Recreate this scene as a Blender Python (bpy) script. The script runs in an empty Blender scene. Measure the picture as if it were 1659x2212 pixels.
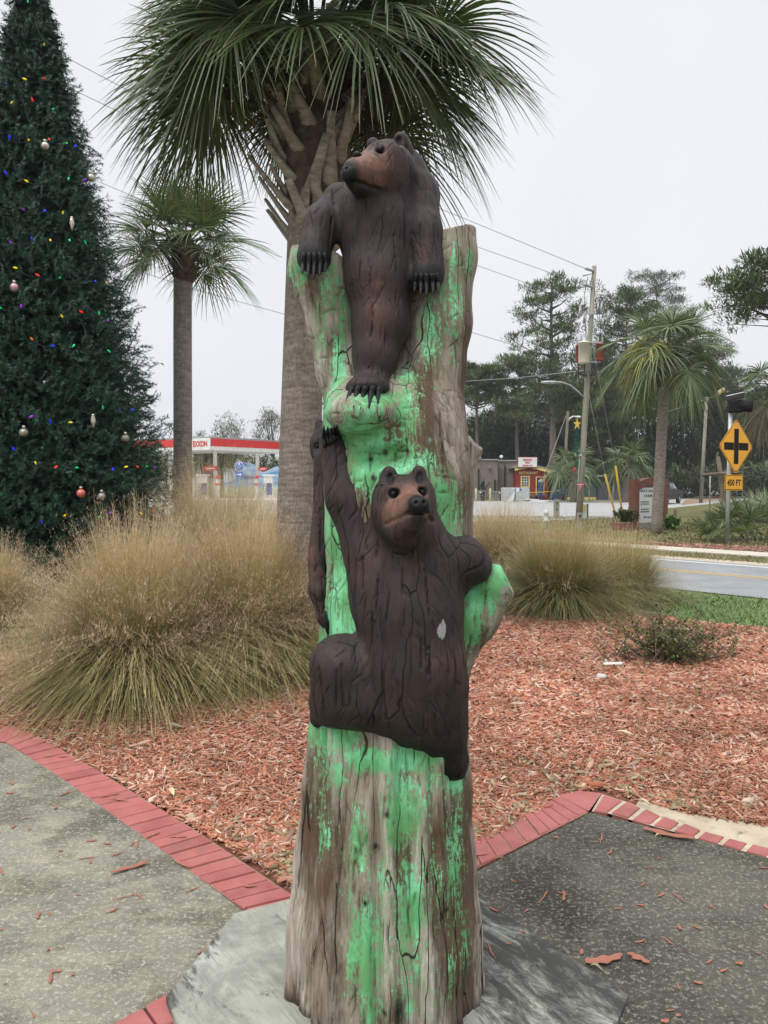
import bpy, math, random
import numpy as np
from mathutils import Vector, Matrix
R=math.radians
random.seed(7); rng=np.random.default_rng(7)
scene=bpy.context.scene; COL=scene.collection
# ---------------- camera
FP=1662.0; CX=829.5; CY=1106.0; HOR=1044.0; CH=1.62
PITCH=math.atan((CY-HOR)/FP)
cam_d=bpy.data.cameras.new('camera'); cam=bpy.data.objects.new('camera',cam_d); COL.objects.link(cam)
cam.location=(0,0,CH); cam.rotation_euler=(math.pi/2-PITCH,0,0)
cam_d.sensor_fit='HORIZONTAL'; cam_d.sensor_width=36; cam_d.lens=36*FP/1659.0
cam_d.clip_end=3000; cam_d.clip_start=0.05
scene.camera=cam
# ---------------- sky
world=bpy.data.worlds.new('World'); scene.world=world; world.use_nodes=True
nt=world.node_tree; nt.nodes.clear()
out=nt.nodes.new('ShaderNodeOutputWorld'); bg=nt.nodes.new('ShaderNodeBackground')
sky=nt.nodes.new('ShaderNodeTexSky'); sky.sky_type='NISHITA'; sky.sun_disc=False
SUN_EL=R(55); SUN_AZ=R(215)
sky.sun_elevation=SUN_EL; sky.sun_rotation=SUN_AZ; sky.dust_density=6; sky.air_density=1.0
hs=nt.nodes.new('ShaderNodeHueSaturation'); hs.inputs['Saturation'].default_value=0.15; hs.inputs['Value'].default_value=0.10
nt.links.new(sky.outputs[0],hs.inputs['Color'])
tc=nt.nodes.new('ShaderNodeTexCoord'); nz=nt.nodes.new('ShaderNodeTexNoise'); nz.inputs['Scale'].default_value=1.6; nz.inputs['Detail'].default_value=3
nt.links.new(tc.outputs['Generated'],nz.inputs['Vector'])
cr=nt.nodes.new('ShaderNodeValToRGB'); cr.color_ramp.elements[0].position=0.3; cr.color_ramp.elements[1].position=0.7
cr.color_ramp.elements[0].color=(0.745,0.78,0.825,1); cr.color_ramp.elements[1].color=(0.835,0.855,0.885,1)
nt.links.new(nz.outputs['Fac'],cr.inputs['Fac'])
mx=nt.nodes.new('ShaderNodeMix'); mx.data_type='RGBA'; mx.inputs[0].default_value=0.9
nt.links.new(hs.outputs[0],mx.inputs[6]); nt.links.new(cr.outputs[0],mx.inputs[7])
# overcast sky: brighter toward the zenith than near the horizon
sep=nt.nodes.new('ShaderNodeSeparateXYZ'); nt.links.new(tc.outputs['Generated'],sep.inputs[0])
zr=nt.nodes.new('ShaderNodeMapRange'); zr.inputs['From Min'].default_value=0.58; zr.inputs['From Max'].default_value=1.0; zr.inputs['To Min'].default_value=1.0; zr.inputs['To Max'].default_value=3.0
nt.links.new(sep.outputs['Z'],zr.inputs['Value']); sc=nt.nodes.new('ShaderNodeVectorMath'); sc.operation='SCALE'; nt.links.new(mx.outputs[2],sc.inputs[0]); nt.links.new(zr.outputs[0],sc.inputs['Scale']); nt.links.new(sc.outputs[0],bg.inputs['Color'])
bg.inputs['Strength'].default_value=1.0
nt.links.new(bg.outputs[0],out.inputs[0])
# ---------------- sun (overcast)
sd=bpy.data.lights.new('sun','SUN'); sd.energy=1.5; sd.angle=R(25); sd.color=(1.0,0.97,0.93)
so=bpy.data.objects.new('sun',sd); COL.objects.link(so)
sv=Vector((math.sin(SUN_AZ)*math.cos(SUN_EL),math.cos(SUN_AZ)*math.cos(SUN_EL),math.sin(SUN_EL)))
so.rotation_euler=(-sv).to_track_quat('-Z','Y').to_euler()
scene.view_settings.view_transform='Standard'; scene.view_settings.look='None'
scene.view_settings.exposure=0.2; scene.view_settings.gamma=1
try: scene.view_settings.use_curve_mapping=False
except Exception: pass
scene.cycles.max_bounces=6; scene.cycles.transparent_max_bounces=8
# ---------------- pixel helpers (px in the 1659x2212 reading of the photo)
cp,sp=math.cos(PITCH),math.sin(PITCH)
def ray(px,py):
    u=(px-CX)/FP; v=(CY-py)/FP
    return np.array([u, cp+v*sp, -sp+v*cp])
def W(px,py,Y):
    d=ray(px,py); t=Y/d[1]; return np.array([0,0,CH])+d*t
def G(px,py,z=0.0):
    d=ray(px,py); t=(z-CH)/d[2]; return np.array([0,0,CH])+d*t
def GX(px,Y,z=0.0):   # ground point at depth Y under image column px
    return np.array([(px-CX)/FP*(Y*cp+(CH-z)*sp),Y,z])
def PPM(Y): return FP/Y   # px per metre
# ---------------- object helpers
def tag(o,label=None,cat=None,group=None,kind=None):
    if label: o['label']=label
    if cat: o['category']=cat
    if group: o['group']=group
    if kind: o['kind']=kind
    return o
def thing(name,label,cat,loc=(0,0,0),group=None,rz=0):
    o=bpy.data.objects.new(name,None); COL.objects.link(o); o.location=tuple(float(a) for a in loc); o.rotation_euler=(0,0,rz)
    o.empty_display_size=0.2
    return tag(o,label,cat,group)
def wloc(o):
    v=Vector((0,0,0))
    while o is not None: v+=o.location; o=o.parent
    return np.array(v)
def link_mesh(name,me,mat,parent=None,loc=None):
    o=bpy.data.objects.new(name,me); COL.objects.link(o)
    if mat is not None:
        for m in (mat if isinstance(mat,(list,tuple)) else [mat]): me.materials.append(m)
    if parent is not None: o.parent=parent
    if loc is not None: o.location=tuple(float(a) for a in loc)
    return o
def np_mesh(name,V,F,mat,parent=None,loc=None,smooth=False,attrs=None,local=False,mi=None):
    """V (n,3), F list of equally sized index arrays or one (m,k) array"""
    V=np.asarray(V,dtype=np.float64)
    if not local:
        if parent is not None: V=V-wloc(parent)
        elif loc is not None: V=V-np.asarray(loc)
    me=bpy.data.meshes.new(name)
    Fs=F if isinstance(F,list) else [F]
    Fs=[np.asarray(f,dtype=np.int32) for f in Fs if len(f)]
    me.vertices.add(len(V)); me.vertices.foreach_set('co',V.astype(np.float32).ravel())
    nl=sum(f.size for f in Fs); nf=sum(len(f) for f in Fs)
    me.loops.add(nl); me.polygons.add(nf)
    me.loops.foreach_set('vertex_index',np.concatenate([f.ravel() for f in Fs]))
    tot=np.concatenate([np.full(len(f),f.shape[1],dtype=np.int32) for f in Fs])
    st=np.concatenate([[0],np.cumsum(tot)[:-1]]).astype(np.int32)
    me.polygons.foreach_set('loop_start',st); me.polygons.foreach_set('loop_total',tot)
    if smooth: me.polygons.foreach_set('use_smooth',np.ones(nf,dtype=bool))
    if mi is not None: me.polygons.foreach_set('material_index',np.asarray(mi,dtype=np.int32))
    me.update(calc_edges=True)
    if attrs:
        for k,a in attrs.items():
            at=me.attributes.new(k,'FLOAT','POINT'); at.data.foreach_set('value',np.asarray(a,dtype=np.float32))
    return link_mesh(name,me,mat,parent,loc)
class MB:
    def __init__(s): s.v=[]; s.f=[]; s.sm=[]; s.mi=[]; s.cur=0
    def add(s,vs,fs,smooth=False):
        b=len(s.v); s.v+= [tuple(float(c) for c in v) for v in vs]
        for f in fs: s.f.append([b+i for i in f]); s.sm.append(smooth); s.mi.append(s.cur)
        return s
    def box(s,c,d,rot=None,bev=0.0):
        c=np.asarray(c,float); h=np.asarray(d,float)/2
        if bev>0:
            b=min(bev,min(h)*0.6); pts=[];
            for sx in (-1,1):
                for sy in (-1,1):
                    for sz in (-1,1):
                        pts.append((sx*(h[0]),sy*(h[1]-b),sz*(h[2]-b))); pts.append((sx*(h[0]-b),sy*h[1],sz*(h[2]-b))); pts.append((sx*(h[0]-b),sy*(h[1]-b),sz*h[2]))
            def ix(a,b_,c_,k): return ((a*2+b_)*2+c_)*3+k
            fs=[]
            fs+=[[ix(0,0,0,0),ix(0,0,1,0),ix(0,1,1,0),ix(0,1,0,0)],[ix(1,0,0,0),ix(1,1,0,0),ix(1,1,1,0),ix(1,0,1,0)]]
            fs+=[[ix(0,0,0,1),ix(1,0,0,1),ix(1,0,1,1),ix(0,0,1,1)],[ix(0,1,0,1),ix(0,1,1,1),ix(1,1,1,1),ix(1,1,0,1)]]
            fs+=[[ix(0,0,0,2),ix(0,1,0,2),ix(1,1,0,2),ix(1,0,0,2)],[ix(0,0,1,2),ix(1,0,1,2),ix(1,1,1,2),ix(0,1,1,2)]]
            for a in (0,1):
                for b_ in (0,1):
                    fs.append([ix(a,b_,0,0),ix(a,b_,0,1),ix(a,b_,1,1),ix(a,b_,1,0)])
                    fs.append([ix(a,0,b_,0),ix(a,0,b_,2),ix(a,1,b_,2),ix(a,1,b_,0)])
                    fs.append([ix(0,a,b_,1),ix(0,a,b_,2),ix(1,a,b_,2),ix(1,a,b_,1)])
                    for c_ in (0,1): fs.append([ix(a,b_,c_,0),ix(a,b_,c_,1),ix(a,b_,c_,2)])
            P=np.array(pts)
        else:
            P=np.array([(x,y,z) for x in (-h[0],h[0]) for y in (-h[1],h[1]) for z in (-h[2],h[2])])
            fs=[[0,1,3,2],[4,6,7,5],[0,4,5,1],[2,3,7,6],[0,2,6,4],[1,5,7,3]]
        if rot is not None:
            m=np.array(rot if not isinstance(rot,(int,float)) else Matrix.Rotation(rot,3,'Z')); P=P@m.T
        return s.add(P+c,fs)
    def tube(s,pts,rad,n=8,smooth=True,caps=True,flat=None):
        pts=[np.asarray(p,float) for p in pts]; k=len(pts)
        if not hasattr(rad,'__len__'): rad=[rad]*k
        vs=[]; prev=None
        for i,p in enumerate(pts):
            t=(pts[min(i+1,k-1)]-pts[max(i-1,0)]); t/=np.linalg.norm(t)+1e-12
            if prev is None:
                a=np.array([0,0,1.0]) if abs(t[2])<0.9 else np.array([1.0,0,0]); x=np.cross(a,t)
            else: x=prev-t*np.dot(prev,t)
            x/=np.linalg.norm(x)+1e-12; y=np.cross(t,x); prev=x
            for j in range(n):
                an=2*math.pi*j/n; vs.append(p+rad[i]*(math.cos(an)*x+math.sin(an)*y*(flat or 1)))
        fs=[[i*n+j,i*n+(j+1)%n,(i+1)*n+(j+1)%n,(i+1)*n+j] for i in range(k-1) for j in range(n)]
        if caps: fs.append(list(range(n))[::-1]); fs.append([(k-1)*n+j for j in range(n)])
        return s.add(vs,fs,smooth)
    def lathe(s,c,prof,n=16,axis=None,smooth=True):
        c=np.asarray(c,float); A=np.eye(3)
        if axis is not None:
            z=np.asarray(axis,float); z/=np.linalg.norm(z); a=np.array([1.0,0,0]) if abs(z[0])<0.9 else np.array([0,1.0,0])
            x=np.cross(a,z); x/=np.linalg.norm(x); A=np.stack([x,np.cross(z,x),z],1)
        vs=[]
        for r,z in prof:
            for j in range(n):
                an=2*math.pi*j/n; vs.append(c+A@np.array([r*math.cos(an),r*math.sin(an),z]))
        k=len(prof)
        fs=[[i*n+j,i*n+(j+1)%n,(i+1)*n+(j+1)%n,(i+1)*n+j] for i in range(k-1) for j in range(n)]
        fs.append(list(range(n))[::-1]); fs.append([(k-1)*n+j for j in range(n)])
        return s.add(vs,fs,smooth)
    def sphere(s,c,r,n=12,m=8,sc=(1,1,1)):
        prof=[(max(1e-4,r*math.sin(math.pi*i/m)),-r*math.cos(math.pi*i/m)) for i in range(m+1)]
        b=len(s.v); s.lathe((0,0,0),prof,n)
        for i in range(b,len(s.v)):
            v=s.v[i]; s.v[i]=(v[0]*sc[0]+c[0],v[1]*sc[1]+c[1],v[2]*sc[2]+c[2])
        return s
    def prism(s,poly,depth_vec,smooth=False):
        P=[np.asarray(p,float) for p in poly]; d=np.asarray(depth_vec,float); n=len(P)
        return s.add(P+[p+d for p in P],[list(range(n))[::-1],list(range(n,2*n))]+[[i,(i+1)%n,n+(i+1)%n,n+i] for i in range(n)],smooth)
    def build(s,name,mat,parent=None,loc=None,local=False):
        V=np.array(s.v,float)
        if not local:
            if parent is not None: V=V-wloc(parent)
            elif loc is not None: V=V-np.asarray(loc)
        me=bpy.data.meshes.new(name); me.from_pydata([tuple(v) for v in V],[],s.f)
        me.polygons.foreach_set('use_smooth',s.sm); me.polygons.foreach_set('material_index',s.mi)
        me.update()
        return link_mesh(name,me,mat,parent,loc)
def copy_tree(o,parent=None):
    c=o.copy(); COL.objects.link(c); c.parent=parent
    for ch in list(o.children): copy_tree(ch,c)
    return c
def poly_sheet(name,pts,z,mat,th=0.0,kind='structure'):
    m=MB(); n=len(pts)
    if th>0: m.prism([(p[0],p[1],z-th) for p in pts],(0,0,th))
    else: m.add([(p[0],p[1],z) for p in pts],[list(range(n))])
    o=m.build(name,mat); tag(o,kind=kind); return o
def text_obj(name,s,mat,origin,right,up,width=None,height=0.1,parent=None,ext=0.004,align='CENTER',spacing=1.0,bold=0.0):
    """text centred at origin; cap height = height; if width is given squeeze to it"""
    cu=bpy.data.curves.new(name,'FONT'); cu.body=s; cu.align_x=align; cu.size=1; cu.extrude=0.02; cu.space_character=spacing; cu.offset=bold
    cu.resolution_u=3
    tmp=bpy.data.objects.new('tmp',cu); COL.objects.link(tmp)
    dg=bpy.context.evaluated_depsgraph_get(); dg.update()
    me=bpy.data.meshes.new_from_object(tmp.evaluated_get(dg)); bpy.data.objects.remove(tmp)
    V=np.empty(len(me.vertices)*3,np.float32); me.vertices.foreach_get('co',V); V=V.reshape(-1,3).astype(float)
    lo,hi=V.min(0),V.max(0); c=(lo+hi)/2
    if align=='LEFT': c[0]=lo[0]
    V=V-c; sy=height/(hi[1]-lo[1]); sx=(width/(hi[0]-lo[0])) if width else sy
    V[:,0]*=sx; V[:,1]*=sy; V[:,2]*=ext/0.04
    r=np.asarray(right,float); r/=np.linalg.norm(r); u=np.asarray(up,float); u/=np.linalg.norm(u); n=np.cross(r,u)
    P=np.asarray(origin)+V[:,:1]*r+V[:,1:2]*u+V[:,2:3]*n
    if parent is not None: P=P-wloc(parent)
    me.vertices.foreach_set('co',P.astype(np.float32).ravel()); me.update(); me.name=name; me.materials.clear()
    return link_mesh(name,me,mat,parent)
# ---------------- materials
def srgb(r,g,b):
    f=lambda c:(c/255/12.92 if c/255<=0.04045 else ((c/255+0.055)/1.055)**2.4)
    return (f(r),f(g),f(b),1)
def NM(name):
    m=bpy.data.materials.new(name); m.use_nodes=True; t=m.node_tree; t.nodes.clear()
    o=t.nodes.new('ShaderNodeOutputMaterial'); b=t.nodes.new('ShaderNodeBsdfPrincipled'); t.links.new(b.outputs[0],o.inputs[0])
    return m,t,b,o
class NT:
    def __init__(s,t): s.t=t
    def n(s,k,**kw):
        x=s.t.nodes.new(k)
        for a,v in kw.items():
            if a.startswith('_'): setattr(x,a[1:],v)
            else: x.inputs[a].default_value=v
        return x
    def l(s,a,b): s.t.links.new(a,b)
    def coord(s,scale=(1,1,1),rot=(0,0,0),obj=True):
        tc=s.n('ShaderNodeTexCoord'); mp=s.n('ShaderNodeMapping'); mp.inputs['Scale'].default_value=scale; mp.inputs['Rotation'].default_value=rot
        s.l(tc.outputs['Object'],mp.inputs['Vector']); return mp.outputs[0]
    def coord2(s,ang,scale):
        tc=s.n('ShaderNodeTexCoord'); a=s.n('ShaderNodeMapping'); a.inputs['Rotation'].default_value=(0,0,-ang); s.l(tc.outputs['Object'],a.inputs['Vector'])
        b=s.n('ShaderNodeMapping'); b.inputs['Scale'].default_value=scale; s.l(a.outputs[0],b.inputs['Vector']); return b.outputs[0]
    def noise(s,vec,scale=5,detail=4,rough=0.55,dist=0):
        x=s.n('ShaderNodeTexNoise',Scale=scale,Detail=detail,Roughness=rough,Distortion=dist)
        if vec is not None: s.l(vec,x.inputs['Vector'])
        return x.outputs['Fac']
    def ramp(s,fac,stops,interp='LINEAR'):
        x=s.n('ShaderNodeValToRGB'); e=x.color_ramp.elements; x.color_ramp.interpolation=interp
        while len(e)<len(stops): e.new(0.5)
        for i,(p,c) in enumerate(stops):
            e[i].position=p; e[i].color=c if hasattr(c,'__len__') and len(c)==4 else ((c,c,c,1) if not hasattr(c,'__len__') else tuple(c)+(1,))
        s.l(fac,x.inputs[0]); return x.outputs[0]
    def mix(s,fac,a,b,mode='MIX'):
        x=s.n('ShaderNodeMix'); x.data_type='RGBA'; x.blend_type=mode
        for sock,v in ((x.inputs[0],fac),(x.inputs[6],a),(x.inputs[7],b)):
            if hasattr(v,'is_linked') or hasattr(v,'links'): s.l(v,sock)
            else: sock.default_value=v
        return x.outputs[2]
    def math(s,op,a,b=0.0,clamp=False):
        x=s.n('ShaderNodeMath'); x.operation=op; x.use_clamp=clamp
        for sock,v in ((x.inputs[0],a),(x.inputs[1],b)):
            if hasattr(v,'links'): s.l(v,sock)
            else: sock.default_value=v
        return x.outputs[0]
    def attr(s,name):
        x=s.n('ShaderNodeAttribute'); x.attribute_name=name; return x.outputs['Fac']
    def bump(s,h,strength=0.3,dist=0.01,normal=None):
        x=s.n('ShaderNodeBump',Strength=strength,Distance=dist); s.l(h,x.inputs['Height'])
        if normal is not None: s.l(normal,x.inputs['Normal'])
        return x.outputs[0]
    def island(s): return s.n('ShaderNodeNewGeometry').outputs['Random Per Island']
def M(name,c1,c2=None,scale=4,rough=0.7,bump=0.0,bscale=None,metal=0,detail=5,stretch=(1,1,1),spec=0.5,bdist=0.01,dirt=None):
    m,t,b,o=NM(name); n=NT(t); c2=c2 or c1
    v=n.coord(stretch); f=n.noise(v,scale,detail,0.6)
    col=n.ramp(f,[(0.32,c1),(0.68,c2)])
    if dirt:
        f2=n.noise(n.coord((1,1,1)),dirt[1],6,0.7); k=n.ramp(f2,[(dirt[2],0.0),(dirt[2]+0.12,1.0)]); col=n.mix(k,col,dirt[0])
    n.l(col,b.inputs['Base Color']); b.inputs['Roughness'].default_value=rough; b.inputs['Metallic'].default_value=metal
    b.inputs['Specular IOR Level'].default_value=spec
    if bump:
        n.l(n.bump(n.noise(v,bscale or scale*4,6,0.65),bump,bdist),b.inputs['Normal'])
    return m
def M_island(name,cols,rough=0.6,trans=0.0,spec=0.3,varscale=0.0):
    m,t,b,o=NM(name); n=NT(t); k=len(cols)
    col=n.ramp(n.island(),[(i/max(1,k-1),c) for i,c in enumerate(cols)])
    if varscale:
        f=n.noise(n.coord(),varscale,3); col=n.mix(n.ramp(f,[(0.35,0.0),(0.65,1.0)]),col,n.mix(1.0,col,(0.62,0.62,0.6,1),'MULTIPLY'))
    n.l(col,b.inputs['Base Color']); b.inputs['Roughness'].default_value=rough; b.inputs['Specular IOR Level'].default_value=spec
    if trans:
        tr=n.n('ShaderNodeBsdfTranslucent'); n.l(col,tr.inputs['Color']); ms=n.n('ShaderNodeMixShader'); ms.inputs[0].default_value=trans
        n.l(b.outputs[0],ms.inputs[1]); n.l(tr.outputs[0],ms.inputs[2]); n.l(ms.outputs[0],o.inputs[0])
    return m
# ================= ground, paving, roads =================
def gp(*a): return [tuple(G(x,y)[:2]) for x,y in a]
def mat_ground():
    m,t,b,o=NM('sandy_grass_ground'); n=NT(t); v=n.coord()
    f=n.noise(v,0.5,6,0.65); c=n.ramp(f,[(0.36,(0.10,0.105,0.035)),(0.5,(0.16,0.135,0.065)),(0.62,(0.12,0.125,0.045)),(0.75,(0.30,0.25,0.17))])
    f2=n.noise(v,9,6,0.75); c=n.mix(n.ramp(f2,[(0.35,0.55),(0.6,0.0)]),c,(0.055,0.065,0.02,1)); f3=n.noise(v,2.3,5,0.7)
    c=n.mix(n.ramp(f3,[(0.60,0.0),(0.72,0.7)]),c,(0.38,0.33,0.25,1))
    n.l(c,b.inputs['Base Color']); b.inputs['Roughness'].default_value=0.95; b.inputs['Specular IOR Level'].default_value=0.1
    n.l(n.bump(n.noise(v,30,6,0.7),0.6,0.03),b.inputs['Normal']); return m
m_ground=mat_ground()
poly_sheet('ground',[(-400,-6),(400,-6),(400,900),(-400,900)],0.0,m_ground)
def mat_asphalt(name,c1,c2,fine=140):
    m,t,b,o=NM(name); n=NT(t); v=n.coord()
    c=n.ramp(n.noise(v,1.2,6,0.65),[(0.35,c1),(0.65,c2)]); sp=n.noise(v,fine,3,0.8); c=n.mix(n.ramp(sp,[(0.35,0.35),(0.55,0.0),(0.7,0.35)]),c,n.mix(1.0,c,(0.6,0.6,0.6,1),'MULTIPLY'))
    n.l(c,b.inputs['Base Color']); b.inputs['Roughness'].default_value=0.85; n.l(n.bump(sp,0.3,0.004),b.inputs['Normal']); return m
m_asph=mat_asphalt('road_asphalt',(0.20,0.21,0.22),(0.27,0.28,0.285))
m_asph2=mat_asphalt('side_road_asphalt',(0.30,0.30,0.29),(0.38,0.375,0.36))
m_wl=M('road_paint_white',(0.55,0.54,0.5),(0.75,0.74,0.7),scale=9,rough=0.7)
m_yl=M('road_paint_yellow',(0.45,0.27,0.06),(0.62,0.40,0.11),scale=9,rough=0.7)
m_sand=M('pale_sand',(0.36,0.29,0.20),(0.52,0.44,0.33),scale=6,rough=0.95,bump=0.4,bscale=60,dirt=((0.22,0.17,0.10,1),14,0.56))
m_side=M('sidewalk_concrete',(0.42,0.38,0.30),(0.55,0.50,0.42),scale=3,rough=0.9,bump=0.2,bscale=60)
# main road: runs diagonally; u along, n across
RD=np.array([0.69,-0.724]); RN=np.array([0.724,0.69])
def strip(name,n0,n1,z,mat,a=-130,b_=70,th=0.0):
    P=[RD*a+RN*n0,RD*b_+RN*n0,RD*b_+RN*n1,RD*a+RN*n1]; return poly_sheet(name,[tuple(p) for p in P],z,mat,th)
strip('sand_shoulder',15.2,16.35,0.004,m_sand); strip('road',11.25,15.75,0.012,m_asph)
strip('road_edge_line',15.32,15.44,0.016,m_wl); strip('road_centre_line',13.50,13.58,0.016,m_yl); strip('road_centre_line',13.70,13.78,0.016,m_yl)
strip('sidewalk',17.55,18.5,0.035,m_side,th=0.03)
# back road, its pale far kerb and the junction spreading to the right
poly_sheet('back_road',[(-60,32.5),(7,33.0),tuple(G(1345,1118)[:2]),tuple(G(1433,1099)[:2]),tuple(G(1659,1076)[:2]),(120,230),(150,300),(75,300),tuple(G(1540,1069)[:2]),tuple(G(1430,1082)[:2]),(22,67.5),(-60,67.5)],0.008,m_asph2)
poly_sheet('kerb_strip',[(-60,67.5),(24,67.5),(24,69.6),(-60,69.6)],0.03,m_side,0.03)
poly_sheet('forecourt',[(-60,72),(-3,72),(-3,110),(-60,110)],0.012,M('forecourt_concrete',(0.50,0.48,0.44),(0.62,0.60,0.56),scale=1.2,rough=0.9))
poly_sheet('side_lot_path',gp((1470,1092),(1659,1068),(1659,1060),(1480,1080)),0.014,M('dirt_verge',(0.20,0.12,0.08),(0.30,0.20,0.13),scale=2,rough=0.95))
# ---- mulch bed
m_mulchbase=M('dark_mulch_soil',(0.10,0.035,0.02),(0.26,0.10,0.065),scale=22,rough=0.95,bump=0.8,bscale=90,bdist=0.02)
corner_in=G(1280,1752); 
bedpts=gp((-400,1500),(40,1588),(240,1685),(430,1800),(640,1925),(830,1945),(1012,1850),(1130,1785),(1205,1728),(1300,1712),(1480,1765),(1700,1800),(2300,1880),(2600,1600),(1800,1350),(1659,1362),(1480,1345),(1330,1310),(1200,1285),(700,1262),(100,1300),(-400,1330))
poly_sheet('mulch_bed',gp((-400,1530),(14,1602),(250,1748),(400,1866),(530,1964),(640,2040),(900,1950),(1012,1884),(1150,1813),(1272,1752),(1400,1781),(1600,1834),(2300,2018),(2600,1600),(1800,1350),(1659,1362),(1480,1345),(1330,1310),(1200,1285),(700,1262),(100,1300),(-400,1330)),0.010,m_mulchbase)
poly_sheet('gravel_path',gp((-900,1330),(40,1325),(70,1380),(40,1460),(-30,1520),(-900,1480)),0.014,M('pale_gravel',(0.30,0.28,0.23),(0.55,0.53,0.47),scale=30,rough=.95,bump=.6,bscale=120))
MBX=np.array(bedpts)
def inside(P,poly):
    x,y=P[:,0],P[:,1]; c=np.zeros(len(P),bool); n=len(poly)
    for i in range(n):
        x1,y1=poly[i]; x2,y2=poly[(i+1)%n]; m=((y1>y)!=(y2>y))&(x<(x2-x1)*(y-y1)/(y2-y1+1e-12)+x1); c^=m
    return c
def chips(name,P,L,Wd,mat,seed,z0=0.012,pile=0.02,tilt=0.25):
    r=np.random.default_rng(seed); n=len(P); yaw=r.random(n)*math.pi*2; t=r.normal(0,tilt,n); l=L*(0.35+r.random(n)**1.6*1.3)/2; w=Wd*(0.4+r.random(n)*0.9)/2; h=w*0.4
    ux=np.stack([np.cos(yaw)*np.cos(t),np.sin(yaw)*np.cos(t),np.sin(t)],1); uy=np.stack([-np.sin(yaw),np.cos(yaw),r.normal(0,.25,n)],1); uz=np.cross(ux,uy)
    c=np.concatenate([P,(z0+r.random(n)*pile)[:,None]],1); e1=(0.3+0.6*r.random(n)); e2=(0.1+0.7*r.random(n))
    def pt(a,b_,cc): return c+ux*(a*l)[:,None]+uy*(b_*w)[:,None]+uz*(cc*h)[:,None]
    o=np.ones(n)
    V=np.stack([pt(-o,-e1*0.6,o),pt(o*.5,-o,o),pt(o,e2*.2,o),pt(o*.4,o,o*1.0),pt(-o*.9,e2,o),pt(-o,-e1*0.6,-o),pt(o*.5,-o,-o),pt(o,e2*.2,-o),pt(o*.4,o,-o),pt(-o*.9,e2,-o)],1).reshape(-1,3)
    b0=np.arange(n)[:,None]*10
    F5=b0+np.array([[0,1,2,3,4]]); F4=np.concatenate([b0+np.array([[i,i+5,(i+1)%5+5,(i+1)%5]]) for i in range(5)])
    return np_mesh(name,V,[F5,F4],mat)
m_chip=M_island('red_mulch_chips',[(0.26,0.085,0.048),(0.54,0.21,0.13),(0.60,0.30,0.205),(0.38,0.12,0.065),(0.68,0.48,0.36),(0.13,0.042,0.025),(0.55,0.225,0.13),(0.72,0.56,0.44),(0.42,0.135,0.075),(0.28,0.13,0.075),(0.60,0.27,0.17),(0.16,0.07,0.04)],rough=0.85,spec=0.2,varscale=1.3)
r=np.random.default_rng(5)
# denser where the picture is near
N=330000; yy=3.0+ (r.random(N)**1.9)*8.5; xx=(r.random(N)*2-1)*(yy*0.53+0.9)
P=np.stack([xx,yy],1); P=P[inside(P,MBX)]
ss=np.clip(P[:,1]/4.5,0.75,2.0)
k=P[:,1]<5.2
o=chips('mulch_chips',P[k],0.058,0.0105,m_chip,1,pile=0.022); tag(o,'loose red and pink shredded bark mulch filling the planting bed','mulch',kind='stuff')
kb=r.choice(len(P),1500,replace=False); o3=chips('bark_pieces',P[kb],0.12,0.024,m_chip,7,z0=0.026,pile=0.012,tilt=.15); tag(o3,'larger bark pieces lying on top of the shredded mulch','mulch',kind='stuff')
o2=chips('mulch_chips',P[~k],0.085,0.020,m_chip,2,pile=0.022); tag(o2,'farther red bark mulch around the ornamental grasses and shrub','mulch',kind='stuff')
m_leaf=M_island('dry_leaves',[(0.22,0.15,0.08),(0.36,0.27,0.15),(0.13,0.09,0.05),(0.45,0.36,0.22),(0.20,0.16,0.09)],rough=0.7)
pp=[]
for (x,y,sx,sy,nn) in ((500,1815,90,35,80),(640,1880,30,30,60),(1100,1775,90,25,80),(1300,1715,160,18,40),(820,1890,120,40,60),(1250,1690,120,30,80),(1500,1750,120,20,60)):
    for _ in range(nn): pp.append(G(x+r.normal(0,sx),y+r.normal(0,sy))[:2])
pp=np.array(pp); pp=pp[inside(pp,MBX)]
o=chips('leaf_litter',pp,0.05,0.02,m_leaf,3,z0=0.03,pile=0.014,tilt=0.35); tag(o,'dry tan and olive leaves gathered along the brick edging','leaves',kind='stuff')
# red mulch beyond the road
pts2=np.array([tuple(p) for p in [RD*(-26)+RN*18.7,RD*4+RN*18.7,RD*4+RN*20.3,RD*(-4)+RN*20.9,RD*(-11)+RN*19.4,RD*(-14)+RN*21.8,RD*(-18)+RN*22.0,RD*(-21.5)+RN*20.5]])
poly_sheet('roadside_mulch',[tuple(p) for p in pts2],0.012,m_mulchbase)
lo,hi=pts2.min(0),pts2.max(0); Q=lo+r.random((60000,2))*(hi-lo); Q=Q[inside(Q,pts2)][:26000]
o=chips('roadside_mulch_chips',Q,0.14,0.045,M_island('faded_mulch',[(0.20,0.07,0.05),(0.34,0.15,0.11),(0.45,0.25,0.20),(0.14,0.06,0.04),(0.30,0.20,0.15)],rough=0.9),4,pile=0.03); tag(o,'faded red mulch strip around the palm and road sign','mulch',kind='stuff')
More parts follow.
